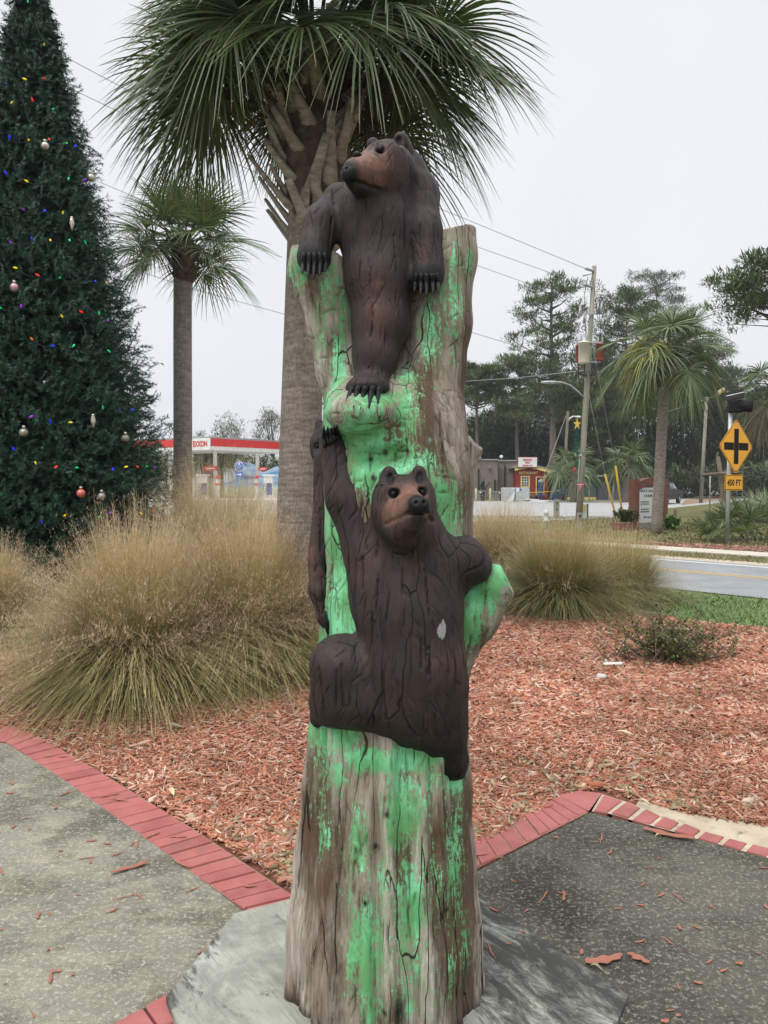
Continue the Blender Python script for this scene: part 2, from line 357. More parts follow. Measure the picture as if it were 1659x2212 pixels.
# ---- concrete pads
def mat_conc(name,c1,c2,agg,aggc):
    m,t,b,o=NM(name); n=NT(t); v=n.coord()
    c=n.ramp(n.noise(v,1.1,6,0.62,0.4),[(0.36,c1),(0.62,c2)])
    c=n.mix(n.ramp(n.noise(n.coord((1,2.2,1)),5.5,7,0.75,0.6),[(0.46,0.0),(0.62,0.75)]),c,n.mix(1.0,c,(1.45,1.42,1.3,1),'MULTIPLY'))
    c=n.mix(n.ramp(n.noise(v,2.6,5,0.7),[(0.40,0.8),(0.52,0.0)]),c,n.mix(1.0,c,(0.52,0.52,0.48,1),'MULTIPLY'))
    vo=n.n('ShaderNodeTexVoronoi',Scale=agg); n.l(v,vo.inputs['Vector']); vd=n.ramp(vo.outputs['Distance'],[(0.16,1.0),(0.36,0.0)])
    sep=n.n('ShaderNodeSeparateColor'); n.l(vo.outputs['Color'],sep.inputs[0]); big=n.ramp(n.noise(v,5,4,0.7),[(0.42,0.0),(0.6,1.0)])
    k=n.math('MULTIPLY',n.math('MULTIPLY',vd,n.ramp(sep.outputs[0],[(0.55,0.0),(0.95,0.75)])),big); c=n.mix(k,c,aggc)
    fn=n.noise(v,170,4,0.8); c=n.mix(n.ramp(fn,[(0.36,0.6),(0.52,0.0)]),c,n.mix(1.0,c,(0.35,0.35,0.34,1),'MULTIPLY'))
    c=n.mix(n.ramp(n.noise(v,62,5,0.8),[(0.53,0.0),(0.62,0.6)]),c,aggc)
    n.l(c,b.inputs['Base Color']); b.inputs['Roughness'].default_value=0.9; b.inputs['Specular IOR Level'].default_value=0.25
    bm=n.bump(n.noise(v,75,5,0.8),0.5,0.004); bm=n.bump(fn,0.3,0.002,bm); n.l(bm,b.inputs['Normal']); return m
m_pad1=mat_conc('pale_weathered_concrete',(0.125,0.117,0.093),(0.245,0.228,0.182),150,(0.50,0.48,0.40,1))
m_pad2=mat_conc('dark_exposed_aggregate',(0.050,0.047,0.039),(0.100,0.093,0.076),150,(0.34,0.315,0.25,1))
def pad(name,pts,z,mat,bev=0.012):
    m=MB(); n=len(pts); P=np.array(pts); c=P.mean(0); inn=P+(c-P)/np.linalg.norm(c-P,axis=1)[:,None]*bev*1.5
    V=[(x,y,-0.05) for x,y in P]+[(x,y,z-bev) for x,y in P]+[(x,y,z-bev*.25) for x,y in (P+inn)/2*1.0]+[(x,y,z) for x,y in inn]
    F=[[i+3*n for i in range(n)]]
    for k in range(3): F+=[[k*n+i,k*n+(i+1)%n,(k+1)*n+(i+1)%n,(k+1)*n+i] for i in range(n)]
    m.add(V,F); o=m.build(name,mat); return tag(o,kind='structure')
zc=0.03
p1=[tuple(G(x,y,zc)[:2]) for x,y in ((-700,1560),(14,1604),(250,1750),(400,1868),(530,1966),(560,1990),(520,2060),(455,2095),(370,2138),(225,2215),(100,2290),(-900,2290))]
pad('concrete_slab_left',p1,zc,m_pad1)
p2=[tuple(G(x,y,zc)[:2]) for x,y in ((1012,1886),(1150,1815),(1275,1752),(1400,1782),(1600,1835),(2300,2020),(2500,2900),(700,2900),(700,2010))]
pad('concrete_slab_right',p2,zc,m_pad2)
m_mort=M('sandy_joint',(0.20,0.13,0.09),(0.34,0.24,0.16),scale=30,rough=0.95,bump=0.4)
def mat_brick():
    m,t,b,o=NM('red_painted_brick'); n=NT(t); v=n.coord()
    c=n.ramp(n.island(),[(0.0,(0.27,0.072,0.066)),(0.5,(0.37,0.108,0.098)),(1.0,(0.32,0.092,0.082))]); c=n.mix(n.ramp(n.noise(v,7,6,0.7),[(0.4,0.0),(0.7,0.6)]),c,(0.44,0.16,0.145,1))
    c=n.mix(n.ramp(n.noise(v,60,4,0.8),[(0.66,0.0),(0.75,0.5)]),c,(0.55,0.33,0.28,1)); c=n.mix(n.ramp(n.noise(v,4,5,0.7),[(0.52,0.0),(0.72,0.6)]),c,(0.19,0.085,0.065,1))
    n.l(c,b.inputs['Base Color']); b.inputs['Roughness'].default_value=0.75; n.l(n.bump(n.noise(v,90,5,0.7),0.35,0.003),b.inputs['Normal']); return m
m_brick=mat_brick()
def brick_run(name,inner,outer,counts,z,seed,gap=0.10,sand=False):
    """inner/outer: matched points on both sides of the run; counts: bricks between consecutive pairs"""
    r=random.Random(seed); I=[np.array(p) for p in inner]; O=[np.array(p) for p in outer]; m=MB(); mb=MB()
    for k,cn in enumerate(counts):
        for i in range(cn):
            t0=(i+gap/2)/cn; t1=(i+1-gap/2)/cn; a0=I[k]+(I[k+1]-I[k])*t0; a1=I[k]+(I[k+1]-I[k])*t1; b0=O[k]+(O[k+1]-O[k])*t0; b1=O[k]+(O[k+1]-O[k])*t1
            q=np.array([a0+(b0-a0)*.03*r.random(),a1+(b1-a1)*.03*r.random(),b1+(a1-b1)*(.03 if not sand else .02+.12*r.random()),b0+(a0-b0)*(.03 if not sand else .02+.12*r.random())]); q+=np.array([[r.uniform(-.002,.002),r.uniform(-.002,.002)] for _ in range(4)])
            c=q.mean(0); tz=z+r.uniform(-.0025,.0025); tl=[r.uniform(-.0015,.0015) for _ in range(4)]; inn=c+(q-c)*0.955
            V=[(x,y,0) for x,y in q]+[(x,y,tz-.005+t) for (x,y),t in zip(q,tl)]+[(x,y,tz+t) for (x,y),t in zip(inn,tl)]
            m.add(V,[[8,9,10,11]]+[[j,(j+1)%4,4+(j+1)%4,4+j] for j in range(4)]+[[4+j,4+(j+1)%4,8+(j+1)%4,8+j] for j in range(4)])
    n=len(inner); mb.add([(x,y,z-.006) for x,y in inner]+[(x,y,z-.006) for x,y in outer],[[i,i+1,n+i+1,n+i] for i in range(n-1)])
    tag(mb.build('brick_joint_bed',m_sand if sand else m_mort),kind='structure')
    return tag(m.build(name,m_brick),kind='structure')
zb=0.034
gz=lambda *pts:[tuple(G(x,y,zb)[:2]) for x,y in pts]
brick_run('brick_edging',gz((-330,1530),(12,1601),(91,1652),(325,1818),(528,1963),(640,2045)),gz((-300,1490),(62,1579),(171,1638),(421,1790),(640,1936),(760,2020)),(9,5,12,9,3),zb,1)
brick_run('brick_edging',gz((900,1952),(1040,1868),(1167,1804),(1272,1752)),gz((880,1905),(1012,1822),(1127,1757),(1205,1718)),(4,4,5),zb,2,gap=.08)
brick_run('brick_edging',gz((1278,1750),(1317,1755),(1361,1768),(1408,1781),(1452,1793),(1501,1808),(1556,1822),(1606,1836),(1900,1915),(2300,2018)),gz((1300,1713),(1352,1729),(1392,1744),(1433,1761),(1474,1776),(1518,1794),(1570,1808),(1620,1820),(1925,1890),(2340,1990)),(1,1,1,1,1,1,1,5,6),zb,3,gap=.24,sand=True)
tag(MB().add([G(1205,1718,zb)*[1,1,1],G(1272,1752,zb),G(1300,1713,zb),G(1250,1708,zb)],[[0,1,2,3]]).build('brick_edging',m_brick),kind='structure')
m_=MB()
for i in range(3):
    for j in range(5):
        c=G(352,2170,.01)+np.array([.62,-.78,0])*(.005+.21*(i-1))+np.array([-.78,-.62,0])*.108*j; m_.box((c[0],c[1],.004+.001*((i*5+j)%3)),(.2,.1,.03),-.9,bev=.004)
tag(m_.build('brick_paving',m_brick),kind='structure')
# sand washed over the bricks at right: irregular thin sheet
r_s=random.Random(4); top=[(1392,1738),(1430,1728),(1475,1735),(1520,1745),(1580,1758),(1650,1772),(1760,1795),(1900,1820),(2400,1900)]; bot=[(2400,1975),(1900,1872),(1700,1832),(1630,1816),(1590,1812),(1545,1803),(1500,1785),(1455,1768),(1420,1755)]
def jag(L,a):
    o=[]
    for p,q in zip(L[:-1],L[1:]):
        for k in range(8): u=k/8; o.append((p[0]+(q[0]-p[0])*u+r_s.uniform(-a,a),p[1]+(q[1]-p[1])*u+r_s.uniform(-a,a)*.6))
    return o+[L[-1]]
poly_sheet('sand_patch',gp(*(jag(top,14)+[(2500,2030)]+[(2300,2018),(1606,1836),(1408,1781),(1361,1768)])),0.020,m_sand)
# ---- weathered board under the statue
zs=0.045
BA=G(924,1866,zs); BB=G(1358,2149,zs); BANG=math.atan2(BB[1]-BA[1],BB[0]-BA[0])
def mat_board():
    m,t,b,o=NM('weathered_plywood'); n=NT(t)
    c=n.ramp(n.noise(n.coord2(BANG,(1,3,1)),2.2,6,0.65,0.6),[(0.35,(0.24,0.24,0.20)),(0.62,(0.38,0.385,0.33))])
    gl=n.noise(n.coord2(BANG,(1,22,1)),5,6,0.72,0.5); c=n.mix(n.ramp(gl,[(0.36,0.5),(0.45,0.0)]),c,(0.13,0.13,0.11,1)); c=n.mix(n.ramp(n.noise(n.coord(),4.5,6,0.75,.5),[(0.42,0.6),(0.56,0.0)]),c,(0.17,0.17,0.14,1))
    sx=n.n('ShaderNodeSeparateXYZ'); n.l(n.coord(),sx.inputs[0])
    w=n.math('ADD',n.ramp(n.math('ADD',sx.outputs['X'],n.math('MULTIPLY',sx.outputs['Y'],0.0)),[(0.14,0.0),(0.36,0.215)]),n.math('MULTIPLY',n.noise(n.coord(),2.2,3),0.30))
    w2=n.math('ADD',w,n.ramp(n.math('ADD',sx.outputs['X'],1.0),[(0.25,0.34),(0.46,0.0)]))
    mk=n.noise(n.coord2(BANG,(1,2.6,1)),6,8,0.78,0.6); k=n.ramp(n.math('ADD',mk,w2),[(0.74,0.0),(0.80,0.55),(0.90,0.95)]); c=n.mix(k,c,(0.030,0.030,0.027,1))
    n.l(c,b.inputs['Base Color']); b.inputs['Roughness'].default_value=0.9; bm=n.bump(gl,0.5,0.004); n.l(n.bump(mk,0.3,0.003,bm),b.inputs['Normal']); return m
bp=[tuple(G(x,y,zs)[:2]) for x,y in ((506,1973),(924,1866),(1358,2149))]
dp=G(359,2152,zs)[:2]
bp+= [tuple(G(1290,2310,zs)[:2]),tuple(G(1010,2560,zs)[:2]),tuple(G(520,2560,zs)[:2]),tuple(dp)]
m_=MB(); m_.prism([(x,y,zs-.034) for x,y in bp][::-1],(0,0,.034))
statue_board=m_.build('wooden_base_board',mat_board()); tag(statue_board,'weathered grey plywood board with black mildew lying under the carved log','board')
# ================= carved statue: implicit surfaces meshed by surface nets =================
class SDF:
    def __init__(s,lo,hi,h):
        s.lo=np.array(lo,float); s.h=h; s.n=np.ceil((np.array(hi)-s.lo)/h).astype(int)+1
        s.D=np.full(s.n,1.0,np.float32)
        s.ax=[s.lo[i]+h*np.arange(s.n[i],dtype=np.float32) for i in range(3)]
    def sub(s,lo,hi):
        a=np.clip(((np.asarray(lo)-s.lo)/s.h).astype(int),0,s.n-1); b=np.clip(((np.asarray(hi)-s.lo)/s.h).astype(int)+2,1,s.n)
        sl=tuple(slice(a[i],b[i]) for i in range(3))
        X=s.ax[0][sl[0]][:,None,None]; Y=s.ax[1][sl[1]][None,:,None]; Z=s.ax[2][sl[2]][None,None,:]
        return sl,X,Y,Z
    @staticmethod
    def smin(a,b,k):
        if k<=0: return np.minimum(a,b)
        h=np.maximum(k-np.abs(a-b),0)/k; return np.minimum(a,b)-h*h*k*0.25
    def comb(s,sl,d,k,op):
        if op=='+': s.D[sl]=s.smin(s.D[sl],d,k)
        else: s.D[sl]=-s.smin(-s.D[sl],d,k)
    def rc(s,a,b,ra,rb,k=0.03,op='+',flat=1.0):
        """tapered capsule; flat>1 stretches it in world Y"""
        a=np.asarray(a,float); b=np.asarray(b,float); m=max(ra,rb)*max(flat,1)+k+0.03
        sl,X,Y,Z=s.sub(np.minimum(a,b)-m,np.maximum(a,b)+m)
        if min(s.D[sl].shape)==0: return
        d=b-a; d2=d.copy(); L=(d[0]**2+(d[1]/flat)**2+d[2]**2)+1e-9
        px=X-a[0]; py=(Y-a[1])/flat; pz=Z-a[2]
        t=np.clip((px*d[0]+py*d[1]/flat+pz*d[2])/L,0,1)
        dist=np.sqrt((px-t*d[0])**2+(py-t*d[1]/flat)**2+(pz-t*d[2])**2)-(ra+(rb-ra)*t)
        s.comb(sl,dist.astype(np.float32),k,op)
    def el(s,c,r,k=0.02,op='+',rot=None):
        c=np.asarray(c,float); r=np.asarray(r,float); m=max(r)+k+0.03
        sl,X,Y,Z=s.sub(c-m,c+m); px=X-c[0]; py=Y-c[1]; pz=Z-c[2]
        if rot is not None:
            A=np.asarray(rot); px,py,pz=(A[0,0]*px+A[1,0]*py+A[2,0]*pz, A[0,1]*px+A[1,1]*py+A[2,1]*pz, A[0,2]*px+A[1,2]*py+A[2,2]*pz)
        k0=np.sqrt((px/r[0])**2+(py/r[1])**2+(pz/r[2])**2); k1=np.sqrt((px/r[0]**2)**2+(py/r[1]**2)**2+(pz/r[2]**2)**2)+1e-6
        s.comb(sl,(k0*(k0-1)/k1).astype(np.float32),k,op)
    def plane_cut(s,p,n,k=0.01):
        """remove the side the normal points to"""
        p=np.asarray(p,float); n=np.asarray(n,float); n/=np.linalg.norm(n)
        sl,X,Y,Z=s.sub(s.lo,s.lo+s.n*s.h); d=-((X-p[0])*n[0]+(Y-p[1])*n[1]+(Z-p[2])*n[2])
        s.D[:]=-s.smin(-s.D,d.astype(np.float32),k)
    def mesh(s):
        D=s.D; S=D<0
        off=[(i,j,k) for i in (0,1) for j in (0,1) for k in (0,1)]
        cnt=np.zeros(tuple(s.n-1),np.int8)
        for o in off: cnt+=S[o[0]:s.n[0]-1+o[0],o[1]:s.n[1]-1+o[1],o[2]:s.n[2]-1+o[2]]
        mask=(cnt>0)&(cnt<8); cells=np.argwhere(mask); idx=np.full(mask.shape,-1,np.int32); idx[mask]=np.arange(len(cells))
        acc=np.zeros((len(cells),3)); w=np.zeros(len(cells))
        for a in off:
            for ax in range(3):
                if a[ax]: continue
                b=list(a); b[ax]=1
                da=D[cells[:,0]+a[0],cells[:,1]+a[1],cells[:,2]+a[2]]; db=D[cells[:,0]+b[0],cells[:,1]+b[1],cells[:,2]+b[2]]
                c=(da<0)!=(db<0); t=np.where(c,da/(da-db+1e-12),0); p=np.array(a,float)[None]+np.zeros((len(cells),3)); p[:,ax]+=t
                acc+=p*c[:,None]; w+=c
        V=s.lo+s.h*(cells+acc/w[:,None]); F=[]
        for ax in range(3):
            o1,o2=[i for i in range(3) if i!=ax]
            A=[slice(None)]*3; B=[slice(None)]*3; A[ax]=slice(0,-1); B[ax]=slice(1,None)
            sa=S[tuple(A)]; sb=S[tuple(B)]; e=np.argwhere(sa!=sb); sg=sa[e[:,0],e[:,1],e[:,2]]
            ok=(e[:,o1]>0)&(e[:,o2]>0)&(e[:,o1]<s.n[o1]-1)&(e[:,o2]<s.n[o2]-1); e=e[ok]; sg=sg[ok]
            q=[]
            for d1,d2 in ((-1,-1),(0,-1),(0,0),(-1,0)):
                c=e.copy(); c[:,o1]+=d1; c[:,o2]+=d2; q.append(idx[c[:,0],c[:,1],c[:,2]])
            q=np.stack(q,1)
            flip=sg if ax!=1 else ~sg
            q=np.where(flip[:,None],q,q[:,::-1]); F.append(q)
        F=np.concatenate(F); F=F[(F>=0).all(1)]
        return V,F
def surf(g,px,py,push=0.0):
    # depth at which the line of sight first meets the carving: keeps eyes, claws and cuts seated on the wood
    d=ray(px,py); o=np.array([0,0,CH]); ts=np.arange((Y0-0.62)/d[1],(Y0+0.3)/d[1],0.0015); P=o+ts[:,None]*d
    I=np.round((P-g.lo)/g.h).astype(int); ok=((I>=0)&(I<g.n)).all(1); I=np.clip(I,0,g.n-1)
    v=np.where(ok,g.D[I[:,0],I[:,1],I[:,2]],1.0); hit=np.where(v<0)[0]
    if len(hit)==0: return S(px,py,-.2)
    return P[hit[0]]+d/np.linalg.norm(d)*push
def groove(g,pts,r,push=0.0):
    P=[surf(g,x,y,push) for x,y in pts]
    for a,b in zip(P[:-1],P[1:]): g.rc(a,b,r,r,0.004,'-')
def vnormals(V,F):
    n=np.cross(V[F[:,2]]-V[F[:,0]],V[F[:,3]]-V[F[:,1]]); N=np.zeros_like(V)
    for i in range(4): np.add.at(N,F[:,i],n)
    return N/(np.linalg.norm(N,axis=1,keepdims=True)+1e-12)
def smooth_mesh(V,F,it=1):
    for _ in range(it):
        acc=np.zeros_like(V); c=np.zeros(len(V))
        for a,b in ((0,1),(1,2),(2,3),(3,0)):
            np.add.at(acc,F[:,a],V[F[:,b]]); np.add.at(acc,F[:,b],V[F[:,a]]); np.add.at(c,F[:,a],1); np.add.at(c,F[:,b],1)
        V=V*0.5+0.5*acc/c[:,None]
    return V
def strokes(V,N,r,n,length,width,depth,dirf,seed,front=True):
    """carved chisel strokes: short grooves pressed into the surface"""
    r=np.random.default_rng(seed); cand=np.where(N[:,1]<0.35)[0] if front else np.arange(len(V))
    pick=r.choice(cand,n,replace=False); disp=np.zeros(len(V)); order=np.argsort(V[:,2]); zs=V[order,2]
    for i in pick:
        p=V[i]; d=dirf(p,r); d=d-N[i]*np.dot(d,N[i]); d/=np.linalg.norm(d)+1e-9
        L=length*(0.5+r.random()); lo=np.searchsorted(zs,p[2]-L); hi=np.searchsorted(zs,p[2]+L); c=order[lo:hi]
        q=V[c]-p; m=(np.abs(q)<L).all(1); c=c[m]; q=q[m]; t=np.clip(q@d,-L/2,L/2); dist=np.linalg.norm(q-t[:,None]*d,axis=1)
        g=np.exp(-(dist/max(width,.0014))**2)*depth*(0.5+r.random()); disp[c]=np.maximum(disp[c],g)
    return disp
Y0=2.36; MP=Y0*1.025/FP   # metres per pixel on the statue's axis plane
def S(px,py,dy=0.0): return W(px,py,Y0+dy)
def r_(px,dy=0.0): return px*(Y0+dy)*1.02/FP
# ---- materials of the statue
def mat_bear():
    m,t,b,o=NM('painted_bear_wood'); n=NT(t)
    v=n.coord(); vs=n.coord((3,3,0.8))
    f=n.noise(v,5,5,0.6); base=n.ramp(f,[(0.3,(0.021,0.0155,0.0150)),(0.52,(0.040,0.0275,0.026)),(0.74,(0.088,0.050,0.044))])
    st=n.noise(vs,30,5,0.7); base=n.mix(n.ramp(st,[(0.42,0.0),(0.66,0.55)]),base,(0.022,0.014,0.013,1))
    tan=n.attr('tan'); tn=n.noise(v,22,4,0.7); tanc=n.ramp(tn,[(0.35,(0.11,0.055,0.040)),(0.62,(0.21,0.105,0.076))])
    base=n.mix(n.math('MULTIPLY',tan,n.ramp(n.noise(v,34,4,0.7),[(0.30,0.55),(0.5,1.0)])),base,tanc)
    blk=n.attr('blk'); base=n.mix(blk,base,(0.009,0.009,0.0105,1))
    wht=n.attr('wht'); wk=n.math('GREATER_THAN',n.math('ADD',wht,n.math('MULTIPLY',n.math('SUBTRACT',n.noise(n.coord((1,1,.6)),60,3,0.6),0.5),1.4)),0.55)
    base=n.mix(wk,base,(0.32,0.31,0.32,1))
    # long drying cracks running with the grain
    vor=n.n('ShaderNodeTexVoronoi',Scale=1.0); vor.feature='DISTANCE_TO_EDGE'
    dn=n.n('ShaderNodeTexNoise',Scale=9.0,Detail=3.0); n.l(v,dn.inputs['Vector'])
    vm=n.n('ShaderNodeVectorMath'); vm.operation='MULTIPLY_ADD'; n.l(dn.outputs['Color'],vm.inputs[0]); vm.inputs[1].default_value=(0.035,0.035,0.0); n.l(n.coord(),vm.inputs[2])
    vm2=n.n('ShaderNodeVectorMath'); vm2.operation='MULTIPLY'; n.l(vm.outputs[0],vm2.inputs[0]); vm2.inputs[1].default_value=(11,11,1.3); n.l(vm2.outputs[0],vor.inputs['Vector'])
    crk=n.ramp(vor.outputs['Distance'],[(0.0,1.0),(0.017,0.0)]); mk=n.ramp(n.noise(v,4.0,2),[(0.47,0.0),(0.52,1.0)]); crk=n.math('MULTIPLY',crk,mk)
    gr=n.attr('cut'); g2=n.math('MAXIMUM',n.math('MULTIPLY',gr,0.5),crk); gou=n.noise(n.coord((1,1,.14)),66,6,0.68,0.5); gk=n.ramp(gou,[(0.36,1.0),(0.41,0.0)]); base=n.mix(n.math('MULTIPLY',gk,0.65),base,(0.012,0.009,0.009,1)); base=n.mix(n.ramp(gou,[(0.56,0.0),(0.68,0.45)]),base,n.mix(1.0,base,(1.9,1.75,1.7,1),'MULTIPLY'))
    base=n.mix(g2,base,(0.008,0.006,0.006,1))
    n.l(base,b.inputs['Base Color'])
    n.l(n.ramp(n.noise(v,12,4),[(0.3,0.52),(0.7,0.75)]),b.inputs['Roughness']); b.inputs['Specular IOR Level'].default_value=0.28
    fc=n.n('ShaderNodeTexVoronoi',Scale=1.0); n.l(n.coord((20,20,8)),fc.inputs['Vector'])
    bm=n.bump(gou,0.6,0.006); bm=n.bump(fc.outputs['Distance'],0.5,0.008,bm); bm=n.bump(n.noise(v,120,4,0.6),0.25,0.002,bm); bm=n.bump(n.math('SUBTRACT',1.0,g2),0.7,0.006,bm)
    n.l(bm,b.inputs['Normal']); return m
def mat_trunk():
    m,t,b,o=NM('weathered_carved_trunk'); n=NT(t)
    v=n.coord(); vs=n.coord((1,1,0.16)); vf=n.coord((1,1,0.07))
    f=n.noise(vs,9,5,0.6,0.3); wood=n.ramp(f,[(0.30,(0.19,0.145,0.105)),(0.47,(0.36,0.305,0.25)),(0.66,(0.56,0.51,0.45))])
    wood=n.mix(n.ramp(n.noise(n.coord((1,1,0.045)),190,6,0.7),[(0.36,0.6),(0.52,0.0)]),wood,n.mix(1.0,wood,(0.42,0.36,0.31,1),'MULTIPLY')); wood=n.mix(n.ramp(n.noise(n.coord((1,1,.3)),38,4,0.7),[(0.60,0.0),(0.70,0.4)]),wood,(0.62,0.58,0.52,1)); fine=n.noise(vf,70,5,0.65); wood=n.mix(n.ramp(fine,[(0.38,0.55),(0.56,0.0)]),wood,n.mix(1.0,wood,(0.45,0.38,0.33,1),'MULTIPLY'))
    stn=n.attr('stn'); br=n.noise(n.coord((1,1,0.22)),6.5,5,0.65); brk=n.ramp(n.math('ADD',br,n.math('MULTIPLY',stn,0.28)),[(0.55,0.0),(0.70,0.85)])
    wood=n.mix(brk,wood,(0.072,0.032,0.013,1))
    # peeling green paint: density from the painted areas, broken up along the grain
    grn=n.attr('grn'); g1=n.noise(n.coord((1,1,0.20)),11,6,0.68,0.4); g2=n.noise(v,48,5,0.75,0.8); g3=n.noise(n.coord((1.0,1,2.6)),26,4,0.7,1.2)
    g4=n.noise(n.coord((1,1,0.09)),30,5,0.7,0.3)
    gs=n.math('ADD',n.math('MULTIPLY',n.math('ADD',n.math('MULTIPLY',g1,0.6),n.math('MULTIPLY',g4,0.4)),0.66),n.math('ADD',n.math('MULTIPLY',g2,0.16),n.math('MULTIPLY',g3,0.18)))
    gs=n.math('ADD',n.math('MULTIPLY',n.math('SUBTRACT',gs,0.5),1.9),0.5)
    g5=n.noise(n.coord((1,1,0.07)),150,5,0.75,0.2); g6=n.noise(n.coord((1,1,.5)),95,4,.8,.5); gs=n.math('ADD',gs,n.math('ADD',n.math('MULTIPLY',n.math('SUBTRACT',g5,0.5),0.85),n.math('MULTIPLY',n.math('SUBTRACT',g6,0.5),0.75))); gg=n.math('ADD',gs,n.math('MULTIPLY',n.math('SUBTRACT',grn,0.66),0.62))
    mask=n.ramp(gg,[(0.492,0.0),(0.512,0.85),(0.58,1.0)])
    thin=n.ramp(n.noise(n.coord((1,1,0.25)),17,6,0.75),[(0.38,0.75),(0.56,0.0)])
    green=n.mix(n.ramp(n.noise(v,9,4,0.6),[(0.42,0.0),(0.6,1.0)]),(0.13,0.46,0.19,1),(0.25,0.72,0.39,1))
    green=n.mix(thin,green,(0.13,0.27,0.085,1))
    wash=n.ramp(gg,[(0.36,0.0),(0.50,0.5)]); wood=n.mix(wash,wood,(0.17,0.30,0.13,1))
    col=n.mix(mask,wood,green)
    vor=n.n('ShaderNodeTexVoronoi',Scale=1.0); vor.feature='DISTANCE_TO_EDGE'
    dn=n.n('ShaderNodeTexNoise',Scale=6.0,Detail=4.0); n.l(v,dn.inputs['Vector'])
    vm=n.n('ShaderNodeVectorMath'); vm.operation='MULTIPLY_ADD'; n.l(dn.outputs['Color'],vm.inputs[0]); vm.inputs[1].default_value=(0.03,0.03,0.0); n.l(n.coord(),vm.inputs[2])
    vm2=n.n('ShaderNodeVectorMath'); vm2.operation='MULTIPLY'; n.l(vm.outputs[0],vm2.inputs[0]); vm2.inputs[1].default_value=(15,15,0.5); n.l(vm2.outputs[0],vor.inputs['Vector'])
    crk=n.ramp(vor.outputs['Distance'],[(0.0,1.0),(0.014,0.0)]); mk=n.ramp(n.noise(n.coord((1,1,0.5)),5.0,2),[(0.50,0.0),(0.56,1.0)]); crk=n.math('MULTIPLY',crk,mk)
    col=n.mix(crk,col,(0.014,0.010,0.007,1))
    cut=n.attr('cut'); col=n.mix(n.math('MULTIPLY',cut,0.6),col,(0.05,0.05,0.02,1))
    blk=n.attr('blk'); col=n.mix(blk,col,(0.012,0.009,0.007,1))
    n.l(col,b.inputs['Base Color'])
    rr=n.mix(mask,(0.8,0.8,0.8,1),(0.5,0.5,0.5,1)); n.l(rr,b.inputs['Roughness']); b.inputs['Specular IOR Level'].default_value=0.35
    bm=n.bump(n.noise(vf,90,6,0.75),0.75,0.008); bm=n.bump(mask,0.25,0.002,bm); bm=n.bump(n.math('SUBTRACT',1.0,crk),1.0,0.012,bm)
    n.l(bm,b.inputs['Normal']); return m
m_bear=mat_bear(); m_trunk=mat_trunk()
m_black=M('black_gloss_paint',(0.006,0.006,0.007),(0.013,0.013,0.015),scale=30,rough=0.5,bump=0.2,bscale=60,spec=.22)
def gauss(V,c,rx,rz,ry=None):
    q=((V[:,0]-c[0])/rx)**2+((V[:,2]-c[2])/rz)**2
    if ry: q=q+((V[:,1]-c[1])/ry)**2
    return np.exp(-q)
def finish(name,sdf,mat,parent,attrs,extra=None,sm=1,strk=None):
    V,F=sdf.mesh(); V=smooth_mesh(V,F,sm); N=vnormals(V,F)
    if extra is not None: V=V+N*extra(V,N)[:,None]
    cut=np.zeros(len(V))
    for s_ in (strk or []):
        d=strokes(V,N,None,*s_); V=V-N*d[:,None]; cut=np.maximum(cut,np.clip(d/0.0030,0,1))
    at={k:f(V,N) for k,f in attrs.items()}; at['cut']=cut
    return np_mesh(name,V,F,mat,parent,smooth=True,attrs=at)
base_z=0.045
statue=thing('carved_bear_statue','tall chainsaw carved log with brown climbing bears and peeling bright green paint on wooden slab','statue',(0.0,Y0,base_z))
# ---- trunk
g=SDF((-0.36,Y0-0.40,base_z-0.03),(0.47,Y0+0.36,2.47),0.0054)
T=[(2300,832,200,1.0),(2140,832,195,1.0),(2000,834,193,1.0),(1850,836,179,1.0),(1700,837,168,1.0),(1500,842,156,.95),(1300,848,150,.85),(1150,858,155,.85),(1050,860,156,.85),(950,853,146,.85)]
for (y1,x1,r1,f1),(y2,x2,r2,f2) in zip(T[:-1],T[1:]): g.rc(S(x1,y1),S(x2,y2),r_(r1),r_(r2),0.03,flat=1.0)
for (x,y,d) in ((722,2150,-.20),(905,2160,-.22),(1000,2150,0),(655,2150,0)): g.rc(S(x,y,d),S(835+(x-835)*.8,1800,d*.8),r_(34),r_(22),0.06)
# forks
g.rc(S(800,930,0.0),S(738,800,0.0),r_(92),r_(50),0.05); g.rc(S(738,800,0),S(716,700,0),r_(50),r_(49),0.03); g.rc(S(716,700,0),S(702,630,0),r_(49),r_(60),0.04); g.rc(S(702,630,0),S(690,575,-.02),r_(60),r_(60),0.03)
g.rc(S(905,940,0.0),S(934,800,0.0),r_(95),r_(67),0.05); g.rc(S(934,800,0),S(950,700,0),r_(67),r_(66),0.03); g.rc(S(950,700,0),S(962,560,0),r_(66),r_(62),0.03); g.rc(S(962,560,0),S(968,470,0),r_(62),r_(58),0.03)
ztop=S(990,507,0)[2]
sl,X,Y,Z=g.sub(g.lo,g.lo+g.n*g.h)
cutp=(ztop+0.015*np.sin(X*30)+(X-0.2)*0.05-Z)+0*Y
g.D[:]=np.maximum(g.D,-cutp.astype(np.float32))
# left fork top: hollowed slope toward the bear
pl=S(735,560,0); nrm=np.array([0.55,-0.1,0.83]); nrm/=np.linalg.norm(nrm)
d=((X-pl[0])*nrm[0]+(Y-pl[1])*nrm[1]+(Z-pl[2])*nrm[2]); left=(X<S(790,560,0)[0])
lf=np.where(left&(Z>pl[2]-0.25),d,-1).astype(np.float32); g.D[:]=np.where(lf>0,np.maximum(g.D,lf),g.D)
g.rc(S(640,540,0.03),S(642,590,0.0),r_(14),r_(22),0.02)
g.rc(S(890,880,0.03),S(905,640,0.03),r_(62),r_(40),0.04)
